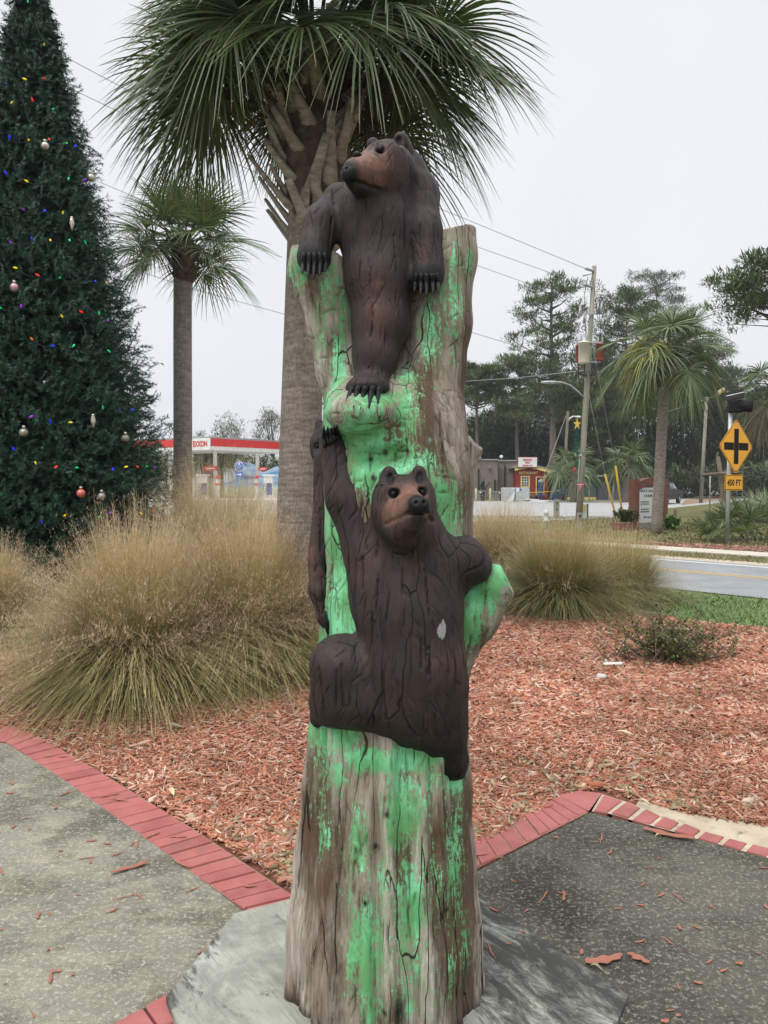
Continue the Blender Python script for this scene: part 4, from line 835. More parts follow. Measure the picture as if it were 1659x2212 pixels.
def fan_palm(label,base,ztop,tr0,tr1,Rb,Lp,fr,seed,group=None,lean=(0,0),parts=True,mat=None,nl=44,boots=0,boot_len=0.3,dead=0,seeds=0,wmul=1.0,crown_r=None,name='cabbage_palm',bootmat=None,bootz=0.0,segs=6,bend=(0.2,0.5)):
    r=np.random.default_rng(seed); t=thing(name,label,'palm tree',base,group); b=np.array(base,float)
    mat=mat or m_frond; ks=14; hs=np.linspace(0,1,ks); pts=[b+np.array([lean[0]*h**1.3+.012*math.sin(5*h),lean[1]*h,ztop*h]) for h in hs]
    m=MB(); m.tube([p-(np.array([0,0,.05]) if i==0 else 0) for i,p in enumerate(pts)],[tr0*(1.12 if h<0.05 else 1)*(1-h)+tr1*h for h in hs],20)
    tk=m.build('trunk',m_ptrunk,t); top=pts[-1]
    cr=crown_r or tr1*1.5
    m=MB(); m.tube([top+np.array([0,0,-bootz]),top+np.array([0,0,-bootz*.5]),top+np.array([0,0,0.1*Rb]),top+np.array([0,0,Rb*.35])],[tr1*1.02,cr*.95,cr,cr*.45],14); hb=m.build('crown_base',m_boot_dk,t)
    if boots:
        m=MB()
        for i in range(boots):
            a=i*2.4; z=-bootz+(i/boots)*(bootz+.12*Rb); o=np.array([math.cos(a),math.sin(a),0]); rr=tr1+(cr-tr1)*min(1,(i/boots)*1.4); q=top+np.array([0,0,z])+o*rr*0.85; L=boot_len*(.6+.8*r.random()); tw=np.array([-o[1],o[0],0])*(1 if i%2 else -1)*0.55
            e=q+(o*0.72+tw+np.array([0,0,1.1]))*L*.8; sidev=np.cross(e-q,o); sidev/=np.linalg.norm(sidev)
            mid=(q+e)/2+o*.02
            m.tube([q-o*.03,q+o*.02+(e-q)*.15,mid,e],[.055*cr/.25,.062*cr/.25,.040*cr/.25,.030*cr/.25],7,flat=.45)
        m.build('leaf_bases',bootmat or m_boot,t)
    acc=None; cc=top+np.array([0,0,0.12*Rb])
    for i,(az,el,sc,dp) in enumerate(fr):
        a=Acc(); frond_geo(a,r,cc+np.array([math.cos(az),math.sin(az),0])*cr*.5,az,el,Lp*sc*(0.85+.3*r.random()),Rb*sc*(.9+.2*r.random()),nl=nl,droop=dp,wmul=wmul,segs=segs,bend=r.uniform(*bend))
        mm=mat
        if dead and i>=len(fr)-dead: mm=m_frond_dead
        a.build('frond',mm,t,attr='tip')
    for j in range(seeds):
        az=r.random()*6.28; n=260; c0=cc+np.array([math.cos(az),math.sin(az),0])*cr*1.2
        d=r.normal(0,1,(26,3)); d[:,2]=-np.abs(d[:,2])*1.1-.3; d/=np.linalg.norm(d,axis=1,keepdims=True); d[:,0]+=math.cos(az)*.6; d[:,1]+=math.sin(az)*.6
        L=Rb*.42*(.5+r.random(26)*.7); a=Acc(); u=np.linspace(0,1,5); P=c0+d[:,None,:]*(L[:,None]*u)[:,:,None]; P[:,:,2]-=L[:,None]*.5*u**2; dd,x,y=basis(d); V,F=ribbons(P,np.full((26,5),.004*max(1,Rb)),x); a.add(V,F)
        q=P[r.integers(0,26,n),r.integers(1,5,n)]+r.normal(0,.045*Rb,(n,3)); s_=.009*max(.8,Rb)*(.7+.6*r.random(n))[:,None]
        Vb=np.stack([q+[1,0,0]*s_,q-[.5,.8,0]*s_,q-[.5,-.8,0]*s_,q+[0,0,1.3]*s_,q-[0,0,1.3]*s_],1).reshape(-1,3); b0=np.arange(n)[:,None]*5
        Fb=np.concatenate([b0+np.array([f]) for f in ([0,2,3],[2,1,3],[1,0,3],[2,0,4],[1,2,4],[0,1,4])]); a.add(Vb,Fb); a.build('fruit_cluster',m_seed,t)
    return t
def rosette(r,n,el0,el1,dp0=.25,dp1=.9,s0=.9,s1=1.1):
    return [(i*2.39996+r.normal(0,.15), el0+(el1-el0)*(i/(n-1))+r.normal(0,.08), s0+(s1-s0)*r.random(), dp0+(dp1-dp0)*(i/(n-1))) for i in range(n)]
rr=np.random.default_rng(3)
# big palm behind the statue
bigY=7.0; b=GX(634,bigY); zt=W(672,180,bigY)[2]; tx=W(680,180,bigY)[0]-b[0]
fr=[(az,el,sc,dp) for az,el,sc,dp in rosette(rr,74,1.2,.0,.30,.50,.82,1.08)]
fan_palm('large cabbage palm with criss-cross leaf bases right behind the carved log',b,zt,.205,.165,.84,.86,fr,21,lean=(tx,0),bend=(.15,.75),nl=84,boots=58,boot_len=.42,seeds=16,crown_r=.30,bootz=1.5,segs=7,wmul=.78)
# slim palm left of it
b=GX(393,13.5); fr=rosette(rr,34,1.4,-.45,.10,.35,.85,1.05)
zt=W(395,535,13.5)[2]
fan_palm('slim cabbage palm rising between the decorated tree and the large palm',b,zt,.165,.155,.78,.62,fr,22,bend=(0,.35),lean=(W(397,535,13.5)[0]-b[0],0),nl=40,boots=26,boot_len=.22,seeds=4,crown_r=.20,bootz=.6,bootmat=m_boot_dk,mat=m_frond_far)
# roadside palm at the right with a yellowing frond
b=GX(1418,24.5); zt=W(1441,775,24.5)[2]; fr=rosette(rr,30,1.35,-.6,.25,.62,.9,1.08)
rp=fan_palm('cabbage palm with one yellowing frond growing beside the brick church sign',b,zt,.175,.15,1.15,1.05,fr,23,bend=(.2,.8),lean=(W(1440,775,24.5)[0]-b[0],0),nl=40,boots=60,boot_len=.26,crown_r=.34,bootz=1.0,bootmat=m_boot_dk,mat=m_frond_far,wmul=1.3)
a=Acc(); r0=np.random.default_rng(9); c0=W(1440,760,24.4)
for az in (3.9,3.5): frond_geo(a,r0,c0+np.array([-.2,-.3,.2]),az,.15,.8,1.0,nl=36,droop=.8,wmul=1.4)
a.build('frond',m_frond_yel,rp,attr='tip')
# palms at the far right edge, beyond the sign
b=GX(1672,40); zt=W(1665,840,40)[2]; fan_palm('tall cabbage palm with hanging dead fronds cut by the right edge of the view',b,zt,.25,.22,1.5,1.1,rosette(rr,28,1.2,-1.1,.3,.8),24,nl=30,boots=10,crown_r=.4,bootz=.5,bootmat=m_boot_dk,mat=m_frond_far,dead=8,wmul=1.6)
# small palms by the back road buildings
for px,Y,ty,Rr,lb,sd in ((1238,66,1012,2.0,'short bushy palm with a shaggy trunk left of the tall utility pole',31),(1352,66,1000,2.1,'short palm behind the yellow guy wire sleeves',32),(1640,85,1025,1.9,'low palm at the far end of the side road',34),(325,80,1000,2.0,'palm standing behind the left end of the fuel canopy',35),(478,92,985,2.2,'palm growing behind the fuel pumps and round blue sign',36),(440,92,1000,1.8,'shorter palm left of the round blue sign',37)):
    b=GX(px,Y); fan_palm(lb,b,W(px,ty,Y)[2],.3,.26,Rr*.8,1.0,rosette(rr,20,1.25,-.7,.3,.7),sd,nl=22,boots=12,crown_r=.42,bootz=1.2,bootmat=m_boot,mat=m_frond_far,wmul=2.6,segs=5,group='small palms in the background')
# ---- saw palmetto at right edge
def palmetto(label,px,py,R_,n,seed,gr=None,spread=1.0):
    t=thing('saw_palmetto',label,'palmetto bush',G(px,py),gr); r=np.random.default_rng(seed); c=G(px,py)
    a=Acc()
    for i in range(n):
        az=r.random()*6.28; q=c+np.array([r.normal(0,.35*spread),r.normal(0,.35*spread),0.05]); frond_geo(a,r,q,az,r.uniform(.35,1.3),R_*r.uniform(.6,1.1),R_*.62,nl=22,spread=1.7,droop=.12,wmul=2.2,segs=4)
    return a.build('fronds',mat_frond('palmetto_green_%d'%seed,(0.055,0.085,0.03),(0.15,0.185,0.085)),t,attr='tip')
palmetto('broad saw palmetto bush to the right of the crossroad warning sign',1652,1170,1.05,46,41,'saw palmettos by the warning sign',1.7)
palmetto('smaller saw palmetto with dry leaves at the foot of the sign post',1548,1172,.62,16,42,'saw palmettos by the warning sign')
# ---- decorated artificial conifer
m_xmas=M_island('artificial_conifer_needles',[(0.004,0.022,0.011),(0.011,0.048,0.024),(0.007,0.035,0.018),(0.034,0.110,0.058),(0.009,0.042,0.020)],rough=0.5,spec=0.4)
XY=11.6; xb=GX(88,XY); XH=W(88,-75,XY)[2]; RB=(392-88)/FP*XY
xt=thing('decorated_conifer','tall dark green artificial conifer with coloured bulbs and pale baubles at the left edge','decorated tree',xb)
m=MB(); m.tube([xb,xb+np.array([0,0,XH])],[.10,.03],10); m.build('trunk',M('metal_green_post',(0.02,0.04,0.03)),xt)
def xr(z):  # silhouette radius
    f=z/XH; return RB*(0.985*(1-f)**0.92)+0.05
r=np.random.default_rng(17); n=21000; f=1-np.sqrt(r.random(n)); z=f*XH; az=r.random(n)*2*np.pi
lump=1+0.06*np.sin(az*9+z*5)+0.08*np.sin(z*11+az*4)+.07*np.sin(az*17-z*9)+.05*np.sin(az*31+z*23)
shell=1-0.42*r.random(n)**1.7; Rr=np.array([xr(q) for q in z])*lump*shell
C=np.stack([Rr*np.cos(az),Rr*np.sin(az),z+.15],1)+xb
k=(C[:,1]<xb[1]+1.1); C=C[k]; az=az[k]; shell=shell[k]
D=np.stack([np.cos(az),np.sin(az),r.normal(.25,.5,len(az))],1)+r.normal(0,.35,(len(az),3)); D,X1,Y1=basis(D)
nn=26; n=len(C); tt=r.random((n,nn)); an=r.random((n,nn))*2*np.pi; Lt=.19
base=C[:,None,:]+D[:,None,:]*((tt-.5)*Lt)[:,:,None]; out_=X1[:,None,:]*np.cos(an)[:,:,None]+Y1[:,None,:]*np.sin(an)[:,:,None]; nd=D[:,None,:]*.75+out_*.8; nd/=np.linalg.norm(nd,axis=2,keepdims=True); nl=.062*(.7+.5*r.random((n,nn)))[:,:,None]
sd=np.cross(nd,out_+.3); sd/=np.linalg.norm(sd,axis=2,keepdims=True)+1e-9; w=.0050
V=np.stack([base-sd*w,base+sd*w,base+nd*nl],2).reshape(-1,3); F=np.arange(len(V)).reshape(-1,3)
np_mesh('foliage',V,F,m_xmas,xt)
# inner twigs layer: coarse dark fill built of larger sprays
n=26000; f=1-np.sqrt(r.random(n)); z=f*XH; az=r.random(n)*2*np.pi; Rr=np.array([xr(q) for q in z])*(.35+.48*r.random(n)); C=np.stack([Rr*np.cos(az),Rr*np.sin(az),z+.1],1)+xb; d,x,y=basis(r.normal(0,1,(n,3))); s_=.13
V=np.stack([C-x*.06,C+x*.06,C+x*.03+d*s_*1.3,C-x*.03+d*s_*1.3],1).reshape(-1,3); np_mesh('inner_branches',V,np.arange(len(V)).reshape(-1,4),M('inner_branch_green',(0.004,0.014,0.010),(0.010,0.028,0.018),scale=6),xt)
def xpos(px,py,out=0.0):
    d=ray(px,py); lo,hi=XY-RB-1,XY
    for Y in np.arange(lo,hi,.02):
        p=np.array([0,0,CH])+d*(Y/d[1]); q=p-xb
        if q[2]>0 and q[2]<XH and math.hypot(q[0],q[1])<xr(q[2])*1.04+out: return p
    return None
bc={'b':(0.0,0.02,0.85),'y':(0.85,0.62,0.01),'r':(0.8,0.02,0.02),'g':(0.0,0.55,0.15),'p':(0.35,0.02,0.7),'o':(0.8,0.15,0.02)}
bm_={}
for k_,c in bc.items():
    m,t,b_,o=NM('bulb_'+{'b':'blue','y':'yellow','r':'red','g':'green','p':'violet','o':'orange'}[k_]); b_.inputs['Base Color'].default_value=c+(1,); b_.inputs['Roughness'].default_value=.2; b_.inputs['Emission Color'].default_value=c+(1,); b_.inputs['Emission Strength'].default_value=.28; bm_[k_]=m
m_wire=M('light_string_wire',(0.01,0.03,0.02),rough=.5)
rows=[('y',177,188,'r',247,198),] 
bulbs=[ # native zoom-5 coordinates (px 0-1053, py 0-2212)
 [(122,10,'g'),(186,186,'y'),(262,207,'r')],[(33,352,'b'),(109,333,'y'),(189,330,'r')],[(57,427,'y'),(139,420,'r'),(228,455,'g'),(313,450,'p'),(334,483,'b')],[(44,577,'b'),(124,584,'y'),(207,580,'r'),(280,597,'g'),(317,608,'b')],
 [(29,724,'b'),(117,756,'y'),(197,750,'r'),(288,743,'g'),(358,747,'p'),(378,778,'b')],[(102,872,'p'),(190,877,'b'),(264,887,'y')],[(54,1010,'p'),(136,997,'b'),(212,998,'y'),(291,998,'g'),(358,1010,'g')],[(71,1114,'y'),(163,1145,'r'),(251,1155,'g'),(397,1167,'b'),(445,1175,'y')],
 [(8,1280,'g'),(91,1275,'p'),(261,1315,'y'),(343,1297,'r'),(414,1304,'g'),(450,1330,'p')],[(137,1409,'o'),(225,1436,'b'),(310,1434,'g'),(457,1460,'g')],[(137,1727,'p'),(214,1753,'b'),(299,1753,'y'),(430,1693,'g'),(498,1702,'p'),(551,1700,'b')],
 [(62,1865,'b'),(150,1918,'y'),(238,1936,'r'),(325,1940,'g'),(472,1944,'b'),(528,1936,'y'),(574,1937,'r'),(610,1936,'g'),(645,1940,'p')],[(178,2162,'b'),(272,2140,'y'),(415,2145,'g'),(465,2125,'p'),(590,2130,'y'),(642,2114,'r')]]
names=['topmost string of three coloured bulbs on the conifer','light string with blue, yellow and red bulbs just under the narrow top','light string with five bulbs ending in a violet and blue pair','light string just above the highest pale bauble','light string running to the bauble on the right edge of the conifer','short light string with violet, blue and yellow bulbs','light string with five bulbs in the upper middle of the conifer','light string sloping down to a yellow bulb at right','light string with a red bulb at mid height of the conifer','light string with an orange bulb at its left','light string above the striped baubles','longest light string, nine bulbs below the striped baubles','lowest light string, partly behind the tall grass plumes']
for row,lb in zip(bulbs,names):
    pp=[]
    for x,y,c in row:
        p=xpos(x*.95/1.823,y*.9493/1.823,0.02)
        if p is not None: pp.append((p,c))
    if not pp: continue
    t=thing('light_string',lb,'light string',pp[0][0],'coloured light strings on the conifer')
    if len(pp)>1:
        m=MB(); pts=[]
        for i in range(len(pp)-1):
            a_,b_=pp[i][0],pp[i+1][0]
            for s_ in np.linspace(0,1,6)[:-1]: q=a_+(b_-a_)*s_; q=q+np.array([0,-.03*math.sin(3.14*s_),-.05*math.sin(3.14*s_)]); pts.append(q)
        pts.append(pp[-1][0]); m.tube(pts,.004,4); m.build('wire',m_wire,t)
    for i,(p,c) in enumerate(pp):
        m=MB(); ax=np.array([random.uniform(-.6,.6),-.5,random.uniform(-1,1)]); m.lathe(p+np.array([0,-.03,0]),[(.003,-.02),(.010,-.013),(.0145,0.0),(.012,.018),(.006,.035),(.001,.042)],8,ax); m.build('bulb',bm_[c],t)
m_bau=M('pale_champagne_bauble',(0.42,0.38,0.30),(0.55,0.50,0.42),scale=3,rough=.25,metal=.7); m_bau_p=M('pink_bauble',(0.45,0.22,0.33),(0.55,0.35,0.42),rough=.3,metal=.4); m_bau_s=M('dark_stripe',(0.05,0.045,0.03),rough=.5); m_bau_r=M('coral_bauble',(0.55,0.09,0.08),(0.7,0.2,0.15),rough=.3,metal=.3)
for x,y,kind,lb in ((194,614,'plain','highest pale bauble, plain champagne ball in the upper conifer'),(382,744,'plain','pale bauble hanging on the upper right edge of the conifer'),(68,1197,'pink','single pink bauble near the left edge'),(108,1796,'stripe','striped champagne bauble low on the left of the conifer'),(526,1820,'stripe','striped champagne bauble low on the right of the conifer'),(343,2046,'coral','coral red bauble just above the grass plumes'),(393,1745,'spin','slim teardrop ornament between the two striped baubles'),(305,930,'spin','small silver spindle ornament high on the conifer'),(702,2005,'spin','teardrop ornament at the lowest right tip of the conifer'),(428,2060,'stripe','striped bauble half hidden by grass below the conifer')):
    p=xpos(x*.95/1.823,y*.9493/1.823,.08)
    if p is None: p=W(x*.95/1.823,y*.9493/1.823,XY)
    p=p+np.array([0,-.06,0]); t=thing('bauble',lb,'ornament',p,'baubles on the conifer'); m=MB(); R0=.056 if kind!='spin' else .05
    if kind=='spin': m.lathe(p,[(.002,-.12),(.02,-.07),(.036,0),(.02,.06),(.004,.09)],12)
    else: m.sphere(p,R0,20,14)
    m.build('ball',{'pink':m_bau_p,'coral':m_bau_r}.get(kind,m_bau),t)
    m=MB(); m.lathe(p+np.array([0,0,R0*.97]),[(.022,0),(.022,.03),(.012,.035)],10); m.build('cap',m_bau,t)
    if kind=='stripe':
        m=MB()
        for k_ in range(12):
            pts=[p+(R0+.001)*np.array([math.cos(k_*.5236+q*.9)*math.sin(q),math.sin(k_*.5236+q*.9)*math.sin(q),math.cos(q)]) for q in np.linspace(.35,2.8,9)]; m.tube(pts,.004,4)
        m.build('stripes',m_bau_s,t)
# ---- muhly grass
def mat_grass():
    m,t,b,o=NM('muhly_grass_blade'); n=NT(t); u=n.attr('u'); c=n.ramp(u,[(0.0,(0.070,0.070,0.026)),(0.25,(0.105,0.140,0.040)),(0.5,(0.25,0.25,0.095)),(0.72,(0.55,0.45,0.21)),(1.0,(0.68,0.53,0.32))])
    g=n.island(); c=n.mix(n.ramp(g,[(0.0,0.0),(0.5,0.25),(1.0,0.65)]),c,(0.48,0.38,0.15,1)); c=n.mix(n.ramp(g,[(0.0,0.55),(0.25,0.0)]),c,(0.035,0.05,0.015,1))
    n.l(c,b.inputs['Base Color']); b.inputs['Roughness'].default_value=0.55; tr=n.n('ShaderNodeBsdfTranslucent'); n.l(c,tr.inputs['Color']); ms=n.n('ShaderNodeMixShader'); ms.inputs[0].default_value=0.2
    n.l(b.outputs[0],ms.inputs[1]); n.l(tr.outputs[0],ms.inputs[2]); n.l(ms.outputs[0],o.inputs[0]); return m
m_grass=mat_grass()
m_thatch=M_island('grass_thatch',[(0.30,0.26,0.18),(0.42,0.37,0.27),(0.22,0.18,0.11),(0.36,0.30,0.20)],rough=.8)
m_plume=M_island('grass_plume_tan',[(0.70,0.53,0.40),(0.76,0.60,0.44),(0.62,0.43,0.34),(0.72,0.56,0.39)],rough=.8,trans=.35)
m_plume2=M_island('grass_plume_rosy',[(0.50,0.34,0.27),(0.58,0.42,0.32),(0.44,0.28,0.23),(0.56,0.42,0.28)],rough=.8,trans=.35)
def muhly(label,base,H,spread,nb,npl,seed,group,plm=None,bias=(0,0),rad=.22,up=1.0):
    r=np.random.default_rng(seed); b=np.array(base,float); t=thing('ornamental_grass',label,'grass clump',b,group)
    def arcs(n,L0,L1,el0,el1,k=7,rd=rad,pw=1.0):
        az=r.random(n)*2*np.pi; el=el0+(el1-el0)*r.random(n)**pw; L=L0+(L1-L0)*r.random(n); q=b+np.stack([np.cos(az),np.sin(az),0*az],1)*(rd*np.sqrt(r.random(n)))[:,None]
        az=az+r.normal(0,.75,n); dh=np.stack([np.cos(az)+bias[0],np.sin(az)+bias[1],0*az],1); u=np.linspace(0,1,k)
        o_=np.clip((1.5-el)/(1.5-el0+1e-6),0,1)*(.55+.6*r.random(n)); hx=L[:,None]*(np.cos(el)[:,None]*u+(0.06+0.34*o_)[:,None]*u**1.9); hz=L[:,None]*(np.sin(el)[:,None]*u-(0.06+0.78*o_)[:,None]*u**2.1)
        P=q[:,None,:]+dh[:,None,:]*hx[:,:,None]; P[:,:,2]+=np.maximum(hz,.012+0*hz); P+=np.cumsum(r.normal(0,.010,(n,k,3)),1); P[:,:,2]=np.maximum(P[:,:,2],.015); sd=np.stack([-np.sin(az),np.cos(az),0*az],1); return P,sd,u,o_
    a=Acc(); P,sd,u,oo=arcs(nb,H*.55,H*1.2*up,.72,1.5,pw=.9); V,F=ribbons(P*1.0,(.0017*(1-u**3*.7))[None]+np.zeros((nb,1)),sd*1.0); a.add(V,F,np.repeat((u[None]*(.9-.55*oo[:,None])).ravel(),2)); a.build('blades',m_grass,t,attr='u')
    n_=900; q0=b+np.stack([r.normal(0,rad*1.3,n_),r.normal(0,rad*1.3,n_),.02+.10*r.random(n_)],1); dd=r.normal(0,1,(n_,3)); dd[:,2]=np.abs(dd[:,2])*.55; dd/=np.linalg.norm(dd,axis=1,keepdims=True); uu=np.linspace(0,1,5); LL=H*(.15+.4*r.random(n_)); PP=q0[:,None,:]+dd[:,None,:]*(LL[:,None]*uu)[:,:,None]; PP[:,:,2]-=LL[:,None]*.45*uu**2; PP[:,:,2]=np.maximum(PP[:,:,2],.02); V,F=ribbons(PP,(.0019*(1-uu*.6))[None]+np.zeros((n_,1)),basis(dd)[1]); np_mesh('thatch',V,F,m_thatch,t)
    P,sd,u,oo=arcs(npl,H*.85,H*1.35*up,.95,1.54,k=9); a=Acc(); V,F=ribbons(P,(.0014*(1-u*.5))[None]+np.zeros((npl,1)),sd); a.add(V,F,np.repeat(np.tile(.35+u*.65,(npl,1)).ravel(),2)); a.build('stems',m_grass,t,attr='u')
    m_=34; idx=np.repeat(np.arange(npl),m_); uu=.48+.52*r.random(npl*m_); s_=uu*(8); i0=np.clip(s_.astype(int),0,7); fr_=(s_-i0)[:,None]; q=P[idx,i0]*(1-fr_)+P[idx,i0+1]*fr_
    w=.065*np.sin(np.clip((uu-.42)/.58,0,1)*np.pi*.93)+.008; off=r.normal(0,1,(len(q),3)); off/=np.linalg.norm(off,axis=1,keepdims=True); q=q+off*(w*r.random(len(q)))[:,None]*H/1.0
    d,x,y=basis(off+np.array([0,0,1.1])+r.normal(0,.3,off.shape)); l_=.030*(.6+.8*r.random(len(q)))[:,None]; ww=.0013
    V=np.stack([q-x*ww,q+x*ww,q+d*l_],1).reshape(-1,3); np_mesh('plumes',V,np.arange(len(V)).reshape(-1,3),plm or m_plume,t)
    return t
gg='ornamental muhly grass clumps'
muhly('front left clump of tan plumed grass spilling toward the brick edging',G(300,1490),1.22,1,15000,2500,51,gg,rad=.20,up=1.0)
muhly('grass clump immediately left of the carved log',G(530,1450),1.24,1,13000,2300,52,gg,rad=.20)
muhly('grass clump at the left edge of the view below the decorated conifer',G(-30,1385),.95,1,8000,1100,53,gg,rad=.2)
muhly('rosy plumed grass clump behind, in front of the fuel pumps',G(478,1300),1.75,1,7000,2600,54,gg,m_plume2,rad=.35)
muhly('grass clump between the large palm trunk and the carved log',G(640,1330),1.45,1,6000,1700,55,gg,rad=.3)
muhly('right clump of arching grass beside the carved branch stub',G(1205,1322),1.05,1,12000,320,56,gg,rad=.26,up=1.1)
muhly('grass clump with hazy plumes behind the right side of the log',G(1085,1245),1.22,1,4500,2000,57,gg,m_plume2,rad=.35)
muhly('low grass clump trailing toward the green verge',G(1330,1296),.98,1,8500,420,58,gg,m_plume2,rad=.35)
# ---- scraggly shrub
def leafy(name,label,cat,base,h,w,nst,nlv,mat_l,mat_s,seed,ls=.03,kind_parts=('leaves','stems')):
    r=np.random.default_rng(seed); b=np.array(base,float); t=thing(name,label,cat,b); ms=MB(); L=[]
    for i in range(nst):
        a=r.random()*6.28; e=b+np.array([math.cos(a)*w*r.random(),math.sin(a)*w*.7*r.random(),h*(.45+.6*r.random())]); s=b+np.array([r.normal(0,w*.3),r.normal(0,w*.2),0]); mid=(s+e)/2+r.normal(0,.06,3)*h; pts=[s,mid,e]; ms.tube(pts,[.006,.004,.0015],4)
        for j in range(3):
            q0=s+(e-s)*r.uniform(.35,.9); q1=q0+r.normal(0,.16,3)*np.array([1,1,.6])*h*1.4+np.array([0,0,.06]); q1[2]=max(q1[2],.03); ms.tube([q0,q1],[.003,.001],3)
            for k in range(nlv): L.append(q0+(q1-q0)*r.random()+r.normal(0,.018,3))
        for k in range(nlv): L.append(s+(e-s)*r.uniform(.2,1)+r.normal(0,.02,3))
    ms.build(kind_parts[1],mat_s,t); C=np.array(L); C[:,2]=np.maximum(C[:,2],.02); d,x,y=basis(r.normal(0,1,C.shape)+[0,0,.5]); l_=(ls*(.6+.8*r.random(len(C))))[:,None]
    V=np.stack([C,C+d*l_*.5+x*l_*.32,C+d*l_,C+d*l_*.5-x*l_*.32],1).reshape(-1,3); np_mesh(kind_parts[0],V,np.arange(len(V)).reshape(-1,4),mat_l,t); return t
m_shrub=M_island('shrub_leaf',[(0.06,0.10,0.02),(0.13,0.19,0.045),(0.09,0.07,0.03),(0.05,0.085,0.02),(0.17,0.22,0.06),(0.12,0.075,0.035)],rough=.5,trans=.15)
m_stem=M('shrub_stem',(0.10,0.07,0.05),(0.17,0.12,0.09),scale=9)
leafy('low_shrub','scraggly low shrub with small green and bronze leaves in the mulch','shrub',G(1450,1432),.46,.85,90,9,m_shrub,m_stem,61)
leafy('flower_bush','small flowering bush in the brick planter by the church sign','bush',GX(1352,26.6)+np.array([0,0,.25]),.45,.5,40,14,m_shrub,m_stem,62,ls=.09)
leafy('strappy_plant','bright green strappy plant to the right of the church sign','plant',GX(1450,27),.42,.3,30,12,M_island('strap_leaf',[(0.12,0.22,0.05),(0.18,0.30,0.08),(0.08,0.15,0.03)]),m_stem,63,ls=.14)
# sprouts in the mulch
r=np.random.default_rng(71); n=420; Q=np.stack([(r.random(n)*2-1)*5,3.3+r.random(n)*5],1); Q=Q[inside(Q,MBX)]; Q=Q[(Q[:,0]>.35)|(r.random(len(Q))<.12)]
ps=[]; 
for q in Q:
    for j in range(r.integers(2,7)): ps.append((q[0]+r.normal(0,.018),q[1]+r.normal(0,.018),.02))
ps=np.array(ps); n=len(ps); d=r.normal(0,.25,(n,3)); d[:,2]=1; u=np.linspace(0,1,4); L=.05+.07*r.random(n); P=ps[:,None,:]+d[:,None,:]*(L[:,None]*u)[:,:,None]; V,F=ribbons(P,.0030*(1-u)[None]+.0004+np.zeros((n,1)),basis(d)[1])
tag(np_mesh('grass_sprouts',V,F,M_island('sprout_green',[(0.08,0.13,0.03),(0.13,0.20,0.05),(0.07,0.10,0.03)])),'small green grass sprouts poking through the red mulch','grass',kind='stuff')
# green verge between bed and road
def turf(name,poly,n,h,mat,label,seed,z=0.0,w=.006):
    r=np.random.default_rng(seed); poly=np.array(poly); lo,hi=poly.min(0),poly.max(0); Q=lo+r.random((n*3,2))*(hi-lo); Q=Q[inside(Q,poly)][:n]; n=len(Q); d=r.normal(0,.6,(n,3)); d[:,2]=1; d,x,y=basis(d); q=np.concatenate([Q,np.full((n,1),z)],1); L=(h*(.5+r.random(n)))[:,None]
    V=np.stack([q-x*w,q+x*w,q+d*L],1).reshape(-1,3); return tag(np_mesh(name,V,np.arange(len(V)).reshape(-1,3),mat),label,'grass',kind='stuff')
vg=[tuple(p) for p in (RD*(-7)+RN*9.3,RD*(-4)+RN*8.6,RD*0+RN*7.4,RD*7+RN*6,RD*7+RN*11.15,RD*(-9)+RN*11.15)]
poly_sheet('grass_verge',vg,0.006,M('verge_soil_green',(0.06,0.10,0.03),(0.13,0.19,0.06),scale=5,rough=.95,bump=.6,bscale=40))
turf('verge_grass',vg,42000,.055,M_island('verge_clover',[(0.07,0.13,0.03),(0.13,0.22,0.06),(0.18,0.26,0.09),(0.09,0.15,0.04)]),'bright green grass and clover verge beside the road',81,w=.009)
lg=[tuple(p) for p in (RD*(-32)+RN*15.9,RD*6+RN*16.2,RD*6+RN*17.5,RD*(-32)+RN*17.5)]
turf('kerb_grass',lg,30000,.06,M_island('dry_turf',[(0.14,0.15,0.05),(0.22,0.20,0.09),(0.30,0.25,0.14),(0.10,0.12,0.04)]),'patchy short grass between road and sidewalk',82,w=.012)
fg=[tuple(p) for p in (RD*(-30)+RN*18.6,RD*6+RN*18.6,RD*12+RN*26,RD*2+RN*37,RD*(-20)+RN*33,RD*(-34)+RN*22)]
turf('lot_grass',fg,60000,.07,M_island('lot_turf',[(0.12,0.14,0.04),(0.20,0.18,0.08),(0.27,0.20,0.11),(0.16,0.19,0.06)]),'patchy brown and green lawn around the church sign and poles',83,w=.02)
# ---- pines and background wood
m_pine=M_island('pine_needles',[(0.054,0.090,0.024),(0.115,0.165,0.050),(0.078,0.118,0.034),(0.18,0.23,0.085),(0.040,0.066,0.020)],rough=.6,trans=.1)
m_pine2=M_island('pale_pine_needles',[(0.075,0.105,0.062),(0.12,0.15,0.09),(0.095,0.12,0.075),(0.15,0.18,0.115)],rough=.6,trans=.15)
m_bark=M('pine_bark',(0.07,0.055,0.045),(0.17,0.135,0.115),scale=3,rough=.9,bump=.6,stretch=(1,1,.3))
def clump(r,c,rad,n,size,flat=.55):
    d=r.normal(0,1,(n,3)); d/=np.linalg.norm(d,axis=1,keepdims=True); q=c+d*rad*(r.random(n)**.45)[:,None]*np.array([1,1,flat]); dd,x,y=basis(d*np.array([1,1,.5])+r.normal(0,.5,(n,3))+[0,0,.45]); l_=(size*(.6+.8*r.random(n)))[:,None]
    return np.stack([q-x*l_*.13,q+x*l_*.13,q+dd*l_],1).reshape(-1,3)
